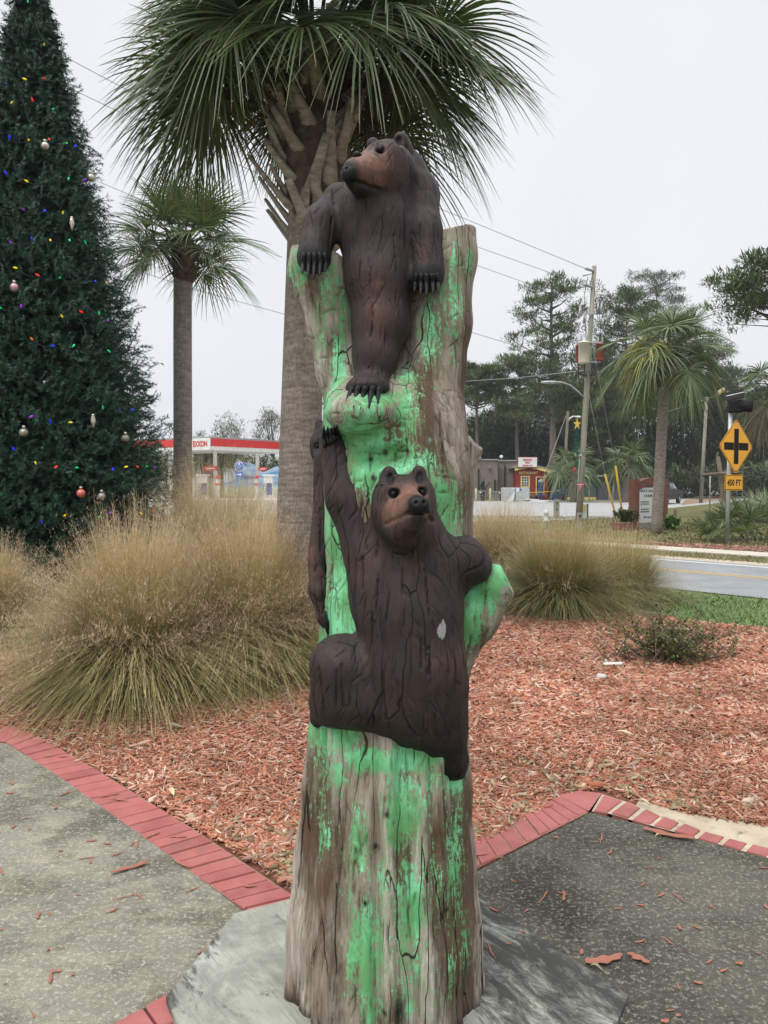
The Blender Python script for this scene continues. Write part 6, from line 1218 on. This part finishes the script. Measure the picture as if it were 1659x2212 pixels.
# ---- church sign
def mat_bw(name,c1,c2,mo,sc):
    m,t_,b_,o=NM(name); n=NT(t_); br=n.n('ShaderNodeTexBrick',Scale=sc); br.inputs['Color1'].default_value=c1+(1,); br.inputs['Color2'].default_value=c2+(1,); br.inputs['Mortar'].default_value=mo+(1,); br.inputs['Mortar Size'].default_value=.012; br.inputs['Brick Width'].default_value=.2; br.inputs['Row Height'].default_value=.068
    mp=n.n('ShaderNodeMapping'); mp.inputs['Rotation'].default_value=(math.pi/2,0,0); tc=n.n('ShaderNodeTexCoord'); s=n.n('ShaderNodeSeparateXYZ'); n.l(tc.outputs['Object'],s.inputs[0]); cb=n.n('ShaderNodeCombineXYZ'); n.l(n.math('ADD',s.outputs['X'],s.outputs['Y']),cb.inputs[0]); n.l(s.outputs['Z'],cb.inputs[1]); n.l(cb.outputs[0],br.inputs['Vector'])
    c=n.mix(n.ramp(n.noise(n.coord(),4,4,.7),[(.4,0.0),(.7,.5)]),br.outputs['Color'],(0.10,0.03,0.02,1)); n.l(c,b_.inputs['Base Color']); b_.inputs['Roughness'].default_value=.9; return m
m_bw=mat_bw('red_brickwork',(0.22,0.065,0.04),(0.28,0.09,0.055),(0.15,0.085,0.065),1.0)
A_=GX(1369,27.0); B_=GX(1431,28.3); dv=(B_-A_); Lp=np.linalg.norm(dv); dv/=Lp; nv=np.array([dv[1],-dv[0],0]); ang=math.atan2(dv[1],dv[0])
t=thing('church_sign','arched red brick church sign with a white lettered panel behind the roadside palm','sign',A_); Ht=W(1369,1035,27)[2]
for c in (A_,B_): m=MB(); m.box(c+[0,0,Ht/2],(.27,.27,Ht),ang,bev=.01); m.build('brick_pillar',m_bw,t)
m=MB(); ns=12; top=[A_+dv*(.18+(Lp-.36)*i/ns)+[0,0,Ht-.08+.13*math.sin(math.pi*i/ns)] for i in range(ns+1)]; bot=[A_+dv*(.18+(Lp-.36)*i/ns)+[0,0,Ht-.36+.13*math.sin(math.pi*i/ns)] for i in range(ns+1)]
for i in range(ns): m.prism([bot[i]-nv*.12,bot[i+1]-nv*.12,top[i+1]-nv*.12,top[i]-nv*.12],nv*.24)
m.build('brick_arch',m_bw,t)
m=MB(); C0=A_+dv*Lp/2; m.box(C0+[0,0,.22+(Ht-.52)/2],(Lp-.36,.12,Ht-.52),ang); m.build('panel',m_white,t)
m=MB(); m.box(C0+[0,0,.10],(Lp-.36,.16,.2),ang); m.build('plinth',M('plinth_concrete',(0.2,0.2,0.18),(0.3,0.3,0.27)),t)
f0=C0+nv*.065; pw=Lp-.42
for s_,zz,h,off,w in (('CARRABELLE',.865,.085,0,.98),('FIRST BAPTIST',.765,.085,0,1.0),('CHURCH',.665,.085,0,.55),('SUNDAY',.545,.050,-.24,.36),('SCHOOL',.50,.050,-.24,.36),('9:45',.525,.055,.24,.20),('SUNDAY',.395,.050,-.24,.36),('WORSHIP',.345,.050,-.24,.38),('11:00',.395,.050,.24,.22),('6:00',.345,.050,.24,.18),('Welcome',.235,.075,0,.62)):
    text_obj('lettering',s_,m_btxt,f0+dv*off*pw+[0,0,Ht*zz],dv,Z1,width=w*pw,height=h,parent=t,ext=.01)
m=MB(); a=GX(1345,26.3); m.box(a+[0,0,.14],(.55,.5,.28),ang,bev=.01); tag(m.build('brick_planter',m_bw,None,a),'low brick planter box at the left foot of the church sign','planter')
# ---- pickup truck
hd=np.array([.57,.822,0]); sd_=np.array([hd[1],-hd[0],0]); rw=GX(1441,58.5); orig=rw-sd_*.85; t=thing('pickup_truck','black pickup truck driving away beyond the church sign','pickup truck',orig)
def TL(f,s,z): return orig+hd*f+sd_*s+np.array([0,0,z])
m_car=M('black_car_paint',(0.008,0.009,0.010),(0.012,0.013,0.014),rough=.35,spec=.25); m_tyre=M('tyre_rubber',(0.02,0.02,0.02),rough=.8); m_chrome=M('chrome',(0.5,0.5,0.5),rough=.2,metal=.9)
def hull(m,prof,w,inset=0.0):
    for s in (1,): 
        P=[TL(f,-w,z) for f,z in prof]; m.prism(P,(TL(0,w,0)-TL(0,-w,0)))
m=MB(); hull(m,[(-1.15,.5),(-1.2,1.12),(.95,1.15),(2.75,1.16),(4.45,1.08),(4.6,.95),(4.62,.5),(3.95,.45),(3.8,.75),(3.2,.75),(3.05,.42),(.55,.42),(.4,.75),(-.4,.75),(-.55,.45)],.88); bd=m.build('body',m_car,t)
m=MB(); P0=[(.75,1.14),(.95,1.68),(2.25,1.70),(3.0,1.17)]
V=[TL(f,s*(.86 if z<1.3 else .70),z) for s in (-1,1) for f,z in P0]; m.add(V,[[0,1,2,3],[7,6,5,4],[0,4,5,1],[1,5,6,2],[2,6,7,3],[3,7,4,0]]); cb_=m.build('cab',m_car,t)
for s in (-1,1):
    for f0_,f1_ in ((.95,1.65),(1.75,2.55)):
        m=MB(); z0_,z1_=1.2,1.60; q=lambda z:s*(.868-(z-1.14)*.29); m.add([TL(f0_,q(z0_),z0_),TL(f1_+(.18 if f0_>1 else 0),q(z0_),z0_),TL(f1_-(.2 if f0_>1 else 0),q(z1_),z1_),TL(f0_+.08,q(z1_),z1_)],[[0,1,2,3]]); m.build('side_window',m_glass,cb_)
m=MB(); m.add([TL(.79,-.72,1.22),TL(.79,.72,1.22),TL(.90,.62,1.6),TL(.90,-.62,1.6)],[[0,1,2,3]]); m.build('rear_window',m_glass,cb_)
for f in (0,3.5):
    for s in (-1,1):
        m=MB(); m.lathe(TL(f,s*.80,.38),[(.28,-.11),(.37,-.10),(.385,-.05),(.385,.05),(.37,.10),(.28,.11)],22,sd_); w_=m.build('wheel',m_tyre,t); m=MB(); m.lathe(TL(f,s*.80,.38),[(.10,.12*s),(.25,.10*s),(.27,.06*s)],16,sd_); m.build('rim',m_chrome,w_)
for s in (-1,1): m=MB(); m.box(TL(-1.19,s*.80,.98),(.12,.06,.26),-math.atan2(hd[0],hd[1])); m.build('tail_light',M('red_tail_lens',(0.4,0.02,0.02),rough=.3),t); m=MB(); m.box(TL(2.7,s*1.02,1.26),(.2,.1,.16),0.2,bev=.03); m.build('mirror',m_car,t)
m=MB(); m.box(TL(-1.28,0,.55),(1.7,.14,.18),-math.atan2(hd[0],hd[1]),bev=.02); m.build('bumper',m_chrome,t)
# ---- crossroad warning sign
Ys=20.6; sb=GX(1570,Ys); stp=W(1578,892,Ys); ya=R(32); rt=np.array([math.cos(ya),math.sin(ya),0]); nn_=np.array([math.sin(ya),-math.cos(ya),0]); t=thing('crossroad_warning_sign','large yellow diamond sign with a black cross and a distance plate on a galvanised post','road sign',sb)
m=MB(); m.tube([sb-[0,0,.05],stp],[.055,.052],14); m.build('post',M('galvanised_post',(0.42,0.44,0.45),(0.55,0.57,0.58),scale=4,rough=.45,metal=.3),t)
m_sy=M('sign_yellow_sheeting',(0.72,0.33,0.008),(0.80,0.38,0.012),scale=2,rough=.4); m_sk=M('sign_black_ink',(0.010,0.009,0.009),rough=.7,spec=.15)
c0=W(1586,964.5,Ys-.1)+nn_*.05; hw=.745
def dia(m,c,r,d,th,rd=.05):
    P=[]
    for a in (0,1,2,3):
        v=[np.array([1,0]),np.array([0,1]),np.array([-1,0]),np.array([0,-1])][a]; pv=[np.array([0,-1]),np.array([1,0]),np.array([0,1]),np.array([-1,0])][a]
        for k in (0,1): q=(v*(r-rd)+ (pv if k==0 else -pv)*rd); P.append(c+rt*q[0]+Z1*q[1]+nn_*d)
    m.prism(P,nn_*th)
m=MB(); dia(m,c0,hw,0,.006); m.build('panel_back',m_sy,t)
m=MB(); dia(m,c0,hw*.965,.0065,.002); bk=m.build('border',m_sk,t); m=MB(); dia(m,c0,hw*.935,.009,.002); m.build('panel',m_sy,t)
m=MB()
def pbx(m,c,w,h,d): m.prism([c-rt*w/2-Z1*h/2+nn_*d,c+rt*w/2-Z1*h/2+nn_*d,c+rt*w/2+Z1*h/2+nn_*d,c-rt*w/2+Z1*h/2+nn_*d],nn_*.002)
pbx(m,c0+Z1*.0,.20,.93,.012); pbx(m,c0-rt*.32,.42,.20,.012); pbx(m,c0+rt*.32,.42,.20,.012); m.build('cross_symbol',m_sk,t)
c1=W(1581.5,1042.5,Ys-.08)+nn_*.05; m=MB(); pbx(m,c1,.80,.42,0); m.build('distance_plate_back',m_sy,t); m=MB(); pbx(m,c1,.765,.385,.003); m.build('plate_border',m_sk,t); m=MB(); pbx(m,c1,.735,.355,.0055); pl_=m.build('distance_plate',m_sy,t)
text_obj('lettering','450 FT',m_sk,c1+nn_*.009,rt,Z1,width=.60,height=.17,parent=t,ext=.002,bold=.03)
for q in (c1+Z1*.14,c1-Z1*.14,c0+Z1*.6,c0-Z1*.6): m=MB(); m.lathe(q+nn_*.009,[(.012,0),(.012,.006)],8,nn_); m.build('bolt',m_grey,t)
bc_=W(1588,878,Ys-.05); m=MB(); m.box(bc_,(.34,.26,.34),ya*0-.25,bev=.03); bx=m.build('beacon_housing',m_sk,t); m=MB(); vd=np.array([.85,-.50,-.02]); 
vs=[]; m.lathe(bc_+vd*.12,[(.145,0),(.155,.18),(.155,.30),(.14,.30),(.13,.12),(.13,.02)],18,vd); m.build('beacon_visor',m_sk,bx); m=MB(); m.lathe(bc_+vd*.14,[(.128,0),(.10,.03),(.02,.04)],16,vd); m.build('beacon_lens',M('amber_lens',(0.25,0.12,0.01),rough=.2),bx)
sc_=W(1588,853,Ys); m=MB(); Rm=np.array(Matrix.Rotation(-.35,3,'Z')@Matrix.Rotation(R(40),3,'X')@Matrix.Rotation(R(-14),3,'Y')); m.box(sc_,(.44,.40,.035),Rm,bev=.01); m.build('solar_panel',m_sk,t); m=MB(); m.tube([bc_+[0,0,.15],sc_],.025,6); m.box(sc_+Rm@np.array([0,0,.022]),(.44,.03,.012),Rm); m.build('solar_bracket',m_grey,t)
# ---- second pole and log gate
b=GX(1514,63); tp=W(1526.5,857,63); t=thing('plain_wooden_pole','leaning bare wooden pole carrying a tan flood light, left of the warning sign','utility pole',b); mt('pole',[b,tp],[.16,.12],m_wood,t,10)
m=MB(); m.tube([W(1526,861,63),W(1538,859,63),W(1549,852,62.5)],.05,5); m.build('lamp_arm',m_dwood,t); m=MB(); c=W(1556,846,62.3); m.box(c,(.75,.3,.3),np.array(Matrix.Rotation(R(-38),3,'Y')),bev=.06); m.build('flood_light',M('aged_tan_plastic',(0.35,0.26,0.13),(0.45,0.35,0.2)),t)
t=thing('log_gate_frame','crooked log post with a horizontal log rail behind the warning sign','gate frame',G(1567,1121)); mt('upright_log',[W(1567,1121,34.5),W(1562,1075,34.5),W(1557,1030,34.5),W(1551,986,34.5)],[.12,.11,.10,.09],m_dwood,t,9); mt('rail_log',[W(1517,1026,34.3),W(1557,1023,34.25),W(1599,1020,34.2)],[.07,.07,.04],m_dwood,t,8)
mt('brace_log',[GX(1533,36),W(1534,1028,35.5)],[.03,.03],m_grey,t,6)
# ---- overhead wires
def wire(label,pts,rad=.016):
    P=[]
    for (x,y,Y) in pts: P.append(W(x,y,Y))
    P=np.array(P); q=[]
    # smooth sag through the given points
    tt=np.linspace(0,1,len(P)); 
    for s in np.linspace(0,1,25): q.append([np.interp(s,tt,P[:,k]) for k in range(3)])
    t=thing('overhead_wire',label,'wire',q[0],'overhead wires'); mt('cable',q,rad,m_grey,t,5)
wire('top overhead wire running to the tip of the tall pole',[(-300,-50,22),(0,47,24.5),(300,208,27),(620,340,29.5),(955,452,32),(1262,579,33.8)],.014)
wire('second overhead wire ending at the lower insulator of the tall pole',[(-300,30,22),(0,118,24.5),(300,262,27),(620,402,29.5),(960,508,32),(1259,614,33.8)],.013)
wire('third overhead wire running toward the tall pine',[(-250,200,26),(250,408,30),(610,556,34),(1030,573,40)][:3],.013)
wire('wire crossing behind the tree fork toward the pines',[(700,470,34),(1030,573,38),(1170,623,42)],.014)
wire('low overhead wire passing behind the slim palm and the log',[(100,520,32),(420,625,34),(620,680,35),(1013,716,36),(1165,762,36)],.016)
wire('dark service wire in front of the pines above the beige building',[(1000,824,60),(1120,816,48),(1262,800,34.2)],.016)
wire('service wire at the right edge near the hanging palm',[(1526,862,63),(1440,890,60),(1400,880,58)],.025)
# ---- fuel station
def fx(X,Y): return X
D0=80.0; C_=GX(456,D0); Rr_=GX(640,89.5); Ll=GX(285,86.0); t=thing('fuel_canopy','red and white fuel station canopy on white columns at the left','canopy',C_)
zt_=W(456,946.5,D0)[2]; zb2=W(456,971.5,D0)[2]; zm=zb2+(zt_-zb2)*.32
back=Rr_+(Ll-C_)
m=MB(); m.prism([(p[0],p[1],zb2) for p in (C_,Rr_,back,Ll)],(0,0,zm-zb2)); m.build('fascia_white_band',m_white,t)
m=MB(); cen=(C_+Rr_+back+Ll)/4; m.prism([(p[0]*1.0+(cen[0]-p[0])*-.004,p[1]+(cen[1]-p[1])*-.004,zm) for p in (C_,Rr_,back,Ll)],(0,0,zt_-zm)); m.build('fascia_red_band',m_red,t)
m=MB(); m.prism([(p[0],p[1],zt_) for p in (C_,Rr_,back,Ll)],(0,0,.18)); m.build('roof_edge',m_roof,t)
# logo panel on the left face next to the corner
dl=(Ll-C_)/np.linalg.norm(Ll-C_); nl_=np.array([-dl[1],dl[0],0]); nl_=nl_ if nl_[1]<0 else -nl_; wl=np.linalg.norm(GX(416,81.5)-C_)
m=MB(); c=C_+dl*(wl/2-.02)+nl_*.08; m.box((c[0],c[1],(zb2+zt_)/2+.01),(wl,.08,zt_-zb2+.02),math.atan2(dl[1],dl[0])); m.build('logo_panel',m_white,t)
text_obj('lettering','EXXON',m_rtxt,c+nl_*.06+[0,0,(zb2+zt_)/2+.05],-dl,Z1,width=wl*.72,height=.62,parent=t,ext=.03,bold=.03)
for X_,Y_ in ((465.5,83),(460,92),(556.5,86),(368,86),(420,95)):
    b=GX(X_,Y_); m=MB(); m.box(b+[0,0,zb2/2],(.36,.36,zb2),bev=.03); m.build('column',m_white,t)
for X_,Y_,lb in ((440,83.0,'left fuel pump under a small white cap'),(580,85.0,'right fuel pump beside the large palm trunk')):
    b=GX(X_,Y_); t2=thing('fuel_pump',lb,'fuel pump',b,'fuel pumps under the canopy'); m=MB(); m.box(b+[0,0,1.28],(1.0,.6,2.2),bev=.05); m.box(b+[0,0,.09],(1.6,1.2,.18),bev=.03); m.build('cabinet',m_white,t2); m=MB(); m.box(b+[0,-.03,2.48],(1.35,.8,.2),bev=.05); m.build('top_cap',m_white,t2); m=MB(); m.box(b+[.12,-.32,1.0],(.62,.06,1.3),bev=.02); m.build('front_panel',m_blue,t2); m=MB(); m.box(b+[.12,-.36,1.45],(.3,.04,.3)); m.build('screen',m_dark,t2); m=MB(); m.tube([b+[-.4,-.32,1.6],b+[-.5,-.5,.9],b+[-.3,-.5,.5],b+[-.2,-.34,1.1]],.03,6); m.build('hose',m_blk,t2)
for x0,y0,x1,y1,Y,lb in ((440,1007,469,1016.5,82.5,'tilted red pump-number sign on the nearest canopy column'),(557.5,1009.6,576.7,1016.5,85.6,'red pump-number sign on the right canopy column')):
    t2=thing('column_sign',lb,'sign',W((x0+x1)/2,y1,Y),'red signs on the canopy columns'); m=MB(); wbox(m,x0,y0,x1,y1,Y-.3,.1,bev=.02); m.build('panel',m_red,t2); m=MB(); wbox(m,x0+5,(y0+y1)/2-.8,x1-5,(y0+y1)/2+.8,Y-.33,.03); m.build('stripe',m_wtxt,t2)
for x0,Y,lb in ((465,81.8,'red and white service bin by the nearest canopy column'),(549,84.8,'red and white service bin by the right canopy column')):
    t2=thing('service_bin',lb,'bin',GX(x0+4,Y),'service bins at the columns'); m=MB(); wbox(m,x0,1036,x0+9,1050,Y,.5,bev=.04,z0=.0); m.build('body',m_white,t2); m=MB(); wbox(m,x0,1027,x0+9,1034,Y-.02,.54,bev=.04); m.build('top_band',m_red,t2); m=MB(); wbox(m,x0,1044,x0+9,1049,Y-.02,.54); m.build('lower_band',m_red,t2)
def mat_mural():
    m,t_,b_,o=NM('painted_beach_mural'); n=NT(t_); s=n.n('ShaderNodeSeparateXYZ'); n.l(n.coord(),s.inputs[0]); sky_=n.mix(n.ramp(n.noise(n.coord((.35,1,.8)),.8,5,.7,.6),[(.42,0.0),(.6,1.0)]),(0.07,0.27,0.60,1),(0.55,0.72,0.82,1)); k=n.ramp(n.math('DIVIDE',s.outputs['Z'],4.0),[(.22,1.0),(.36,0.0)]); n.l(n.mix(k,sky_,(0.55,0.66,0.50,1)),b_.inputs['Base Color']); return m
b=GX(530,98); t=thing('mural_wall','low wall painted with a blue beach mural and the word Welcome behind the pumps','wall',b); z_=W(500,1001,98)[2]; x0=W(468,1000,98)[0]; x1=W(605,1000,98)[0]; n_=24; P=[(x0,98,0),(x1,98,0)]+[(x1+(x0-x1)*i/n_,98,z_-.25+.35*math.sin(i*.55+1)-(.5 if i<8 else 0)) for i in range(n_+1)]; m=MB(); m.prism([np.array(p) for p in P],(0,.25,0)); m.build('panel',mat_mural(),t)
text_obj('lettering','Welcome',m_btxt,W(536,1030,97.9),X1,Z1,width=24/FP*98,height=8/FP*98,parent=t,ext=.03)
t=thing('pale_blue_shed','pale blue painted shed wall at the left end of the forecourt','shed',GX(420,98)); m=MB(); wbox(m,405,994,437,1060,98,4,z0=0); m.build('wall',M('pale_aqua_paint',(0.35,0.52,0.58),(0.48,0.62,0.66),scale=.4),t); m=MB(); wbox(m,403,992,439,995,97.7,4.6); m.build('roof',m_white,t); framed(t,409,1012,420,1020,98,1.2,m_white,m_glass)
t=thing('station_building','long grey roofed station building beyond the mural','building',GX(585,112)); m=MB(); wbox(m,548,1014,720,1070,112,8,z0=0); m.build('wall',m_white,t); m=MB(); wbox(m,545,1004,722,1014,111.5,9); m.build('roof',m_roof,t)
b=GX(517,62); t=thing('route_sign','round blue sign above a small blue arrow plate on one post','road sign',b); mt('post',[b,W(517,1000,62)],.04,m_grey,t); m_sb=M('sign_blue_sheeting',(0.02,0.12,0.50),(0.03,0.15,0.58),rough=.4)
c=W(517,1007,61.9); m=MB(); m.lathe(c,[(.365,0),(.365,.02)],26,(0,-1,0)); m.build('rim',m_wtxt,t); m=MB(); m.lathe(c+[0,-.021,0],[(.335,0),(.335,.012)],26,(0,-1,0)); m.build('disc',m_sb,t)
text_obj('lettering','EVACUATION',m_wtxt,c+[0,-.04,.0],X1,Z1,width=.56,height=.08,parent=t,ext=.01); text_obj('lettering','ROUTE',m_wtxt,c+[0,-.04,-.15],X1,Z1,width=.3,height=.08,parent=t,ext=.01); m=MB(); m.sphere(c+[0,-.03,.18],.08,10,6,(1,.2,1)); m.build('storm_symbol',m_wtxt,t)
m=MB(); wbox(m,510,1019,524.6,1031,61.9,.03); m.build('arrow_plate',m_sb,t); m=MB(); q=W(517.3,1025,61.86); m.prism([q+np.array(v) for v in ((-.18,0,-.04),(.04,0,-.04),(.04,0,-.11),(.19,0,0),(.04,0,.11),(.04,0,.04),(-.18,0,.04))],(0,.02,0)); m.build('arrow',m_wtxt,t)
# ================= loose bark pieces and litter =================
m_loose=M_island('loose_bark',[(0.38,0.15,0.10),(0.46,0.22,0.15),(0.28,0.10,0.065),(0.50,0.30,0.22)],rough=.85)
def splinter(name,label,cat,p,L,w,ang,seed,mat=None,group=None,bend=.08):
    r=random.Random(seed); m=MB(); n=7; d=np.array([math.cos(ang),math.sin(ang),0]); s=np.array([-d[1],d[0],0]); P=[]; 
    for i in range(n):
        u=i/(n-1)-.5; P.append(p+d*L*u+s*(bend*L*(u*u-.1)+r.uniform(-.22,.22)*w)+[0,0,w*.30+abs(u)*L*.05])
    rd=[w*.5*(.15+.85*math.sin(math.pi*(.08+.84*i/(n-1)))**.6)*r.uniform(.55,1.35) for i in range(n)]
    m.tube(P,rd,6,flat=.45,smooth=False); o=m.build(name,mat or m_loose,None,p); return tag(o,label,cat,group)
A=[]  # (zoom-6 px, py, length px, angle in picture deg)
z6=[(525,405,60,-8),(770,412,55,80),(820,480,45,60),(1075,516,28,10),(1022,564,60,5),(298,638,36,-35),(990,657,30,40),(460,725,75,55),(560,702,75,-10),(569,722,50,85),(1090,714,45,30),(1185,728,90,-38),(370,795,28,50),(857,786,55,8),(980,768,66,-8),(1362,778,50,-30),(195,792,55,-30),(1185,888,32,-60),(1280,886,50,-30),(978,962,72,15),(1128,960,80,-38),(345,908,60,-20),(275,973,30,5),(182,1015,100,-62),(665,1020,28,85),(1607,1024,34,-10),(1345,1068,44,35),(1508,1080,55,5),(1424,1115,60,22),(1180,1200,40,-70),(1288,1182,60,-14),(1135,1328,58,8),(1180,1357,38,0),(1110,1390,60,5),(135,1167,30,0),(1650,780,30,-50),(1635,568,60,-5),(240,513,26,0),(130,498,52,-18)]
sides='small chip of reddish bark fallen on the dark concrete'
k_=0
for x,y,l,a in z6:
    X=987.4+x*.4047; Y=1645.6+y*.4047; onb=(a==a) and ((X<1330 and Y>1925+.651*(X-1014)) if X>1014 else False); z=zs if onb else zc+.002; p=G(X,Y,z); q=G(X+math.cos(R(a))*l*.2,Y-math.sin(R(a))*l*.2,z); L=2*np.linalg.norm(q-p)*(.75+.25*abs(math.sin(R(a)))) if True else 0; L=min(L,.16); ang=math.atan2(q[1]-p[1],q[0]-p[0])
    lab='small piece of red bark lying on the mildewed board' if onb else 'small chip of reddish bark fallen on the dark concrete'
    splinter('bark_chip',lab,'bark chip',p,L,.006+.008*random.random(),ang,k_,group='bark chips on the board' if onb else 'bark chips on the dark concrete'); k_+=1
z7=[(60,535,30,-30),(52,586,55,0),(75,770,30,40),(140,724,30,0),(160,783,20,80),(350,592,60,25),(303,668,16,60),(328,902,24,0),(498,847,60,5),(580,862,40,-10),(640,917,70,20),(748,868,46,85),(720,862,26,75),(494,962,20,80),(425,1140,30,-5),(680,1152,140,14),(760,1150,45,-40),(1050,1110,90,28),(610,1228,80,22),(210,1250,44,88),(265,1243,30,-55),(276,1590,70,78),(305,1560,60,5),(396,1578,14,40),(178,1795,36,-65),(30,1624,16,0),(8,1010,50,-65),(8,1330,25,0),(480,940,110,6),(1098,1448,60,35),(262,1440,14,70)]
for x,y,l,a in z7:
    X=x*.3968; Y=1481+y*.3968; p=G(X,Y,zc+.002); q=G(X+math.cos(R(a))*l*.2,Y-math.sin(R(a))*l*.2,zc+.002); L=min(2*np.linalg.norm(q-p),.20); splinter('bark_chip','small chip of reddish bark fallen on the pale concrete','bark chip',p,L,.005+.007*random.random(),math.atan2(q[1]-p[1],q[0]-p[0]),100+k_,group='bark chips on the pale concrete'); k_+=1
def at6(x,y): return 987.4+x*.4047,1645.6+y*.4047
def long_piece(name,label,cat,A,B,z,w,seed,mat=None): a=G(*A,z);b=G(*B,z); d=b-a; return splinter(name,label,cat,(a+b)/2,np.linalg.norm(d),w,math.atan2(d[1],d[0]),seed,mat,bend=.12)
long_piece('bark_strip','long curved strip of red bark by the sandy brick joints','bark strip',at6(995,372),at6(1265,425),zc+.002,.034,301)
long_piece('bark_strip','thick red bark strip lying near the edge of the wooden board','bark strip',at6(690,1092),at6(875,1045),zc+.002,.034,302)
long_piece('bark_strip','red bark strip pointing down to the right in the middle of the dark slab','bark strip',at6(912,1034),at6(1025,1084),zc+.002,.026,303)
long_piece('bark_strip','pointed red bark strip on the pale concrete beside the brick edging','bark strip',(240,1889),(320,1866),zc+.002,.026,304)
for i,(X,Y,a,l) in enumerate(((235,1719,.5,.10),(330,1805,.9,.08),(385,1809,.0,.07),(393,1868,-.7,.10),(540,1915,0,.05),(1040,1848,.2,.06),(258,1728,-.2,.09),(105,1634,.1,.05),(135,1635,.1,.05))): splinter('bark_chip','small bark chip resting on the red painted bricks','bark chip',G(X,Y,zb+.002),l,.012,a,400+i,group='bark chips on the bricks')
# pale leaves
def leaf(label,p,L,ang,mat,seed,up=.01):
    m=MB(); d=np.array([math.cos(ang),math.sin(ang),0]); s=np.array([-d[1],d[0],0]); V=[];n=7
    for i in range(n):
        u=i/(n-1); w=L*.17*math.sin(math.pi*(.04+.92*u))**.8; c=p+d*L*(u-.5)+[0,0,.006+up*math.sin(u*4)]; V+= [c-s*w+[0,0,.006],c-[0,0,.002],c+s*w+[0,0,.006]]
    m.add(V,[[3*i+j,3*i+j+1,3*i+j+4,3*i+j+3] for i in range(n-1) for j in (0,1)],True); return tag(m.build('fallen_leaf',mat,None,p),label,'leaf')
m_lf=M('dry_cream_leaf',(0.46,0.38,0.20),(0.60,0.52,0.33),scale=20,rough=.6); m_lf2=M('grey_olive_leaf',(0.20,0.20,0.13),(0.28,0.27,0.18),scale=20)
for i,(x,y,l,a,z,lb,mm) in enumerate(((260,1048,.11,.6,.045,'large cream leaf on the mulch just right of the log',m_lf),(685,1085,.10,.7,.045,'curled cream leaf on the mulch above the brick corner',m_lf),(1075,408,.05,.2,zc+.012,'small yellow leaf against the long bark strip',m_lf),(745,1115,.07,-.4,zc+.005,'pale leaf lying under the thick bark strip',m_lf2),(1140,1175,.10,-.6,.04,'pale leaf lying near the sandy bricks',m_lf),(940,800,.17,-.4,.05,'long pale wood flake in the middle of the right mulch bed',m_lf))):
    X,Y=(987.4+x*.4047,1261.7+y*.4047) if i<2 else at6(x,y) if i<4 else (1349+ (0 if i==5 else 42),1586+(0 if i==5 else 150)); leaf(lb,G(X,Y,z),l*.62,a,mm,i)
leaf('grey green leaf on the mulch below the left grass clumps',G(373,1570,.045),.13,-.2,m_lf2,9); leaf('pale olive leaf standing in the mulch at far left',G(155,1590,.045),.11,.9,m_lf2,10); leaf('cream leaf on the mulch beside the brick edging',G(370,1713,.045),.08,-1,m_lf,11)
# white litter by the shrub
m=MB(); p=G(1324,1439,.03); m.box(p+[0,0,.02],(.17,.035,.025),.15,bev=.008); m.tube([p+[-.05,0,.03],p+[-.06,.02,.055]],.006,5); tag(m.build('plastic_scrap',m_white,None,p),'white plastic scrap beside the scraggly shrub','litter')
m=MB(); p=G(1299,1466,.03); m.sphere(p+[0,0,.018],1,9,6,(.045,.035,.022)); tag(m.build('white_stone',M('chalky_white',(0.5,0.5,0.47),(0.65,0.64,0.6),scale=30,bump=.8),None,p),'chalky white stone on the mulch in front of the plastic scrap','stone')
# ---- damp overcast air
m=bpy.data.materials.new('air_haze'); m.use_nodes=True; t=m.node_tree; t.nodes.clear(); o_=t.nodes.new('ShaderNodeOutputMaterial'); v_=t.nodes.new('ShaderNodeVolumePrincipled'); v_.inputs['Density'].default_value=0.00055; v_.inputs['Color'].default_value=(0.93,0.95,0.97,1); v_.inputs['Anisotropy'].default_value=0.2
t.links.new(v_.outputs[0],o_.inputs['Volume'])
mb=MB(); mb.box((0,446,14.5),(820,910,33)); tag(mb.build('haze',m),kind='stuff')
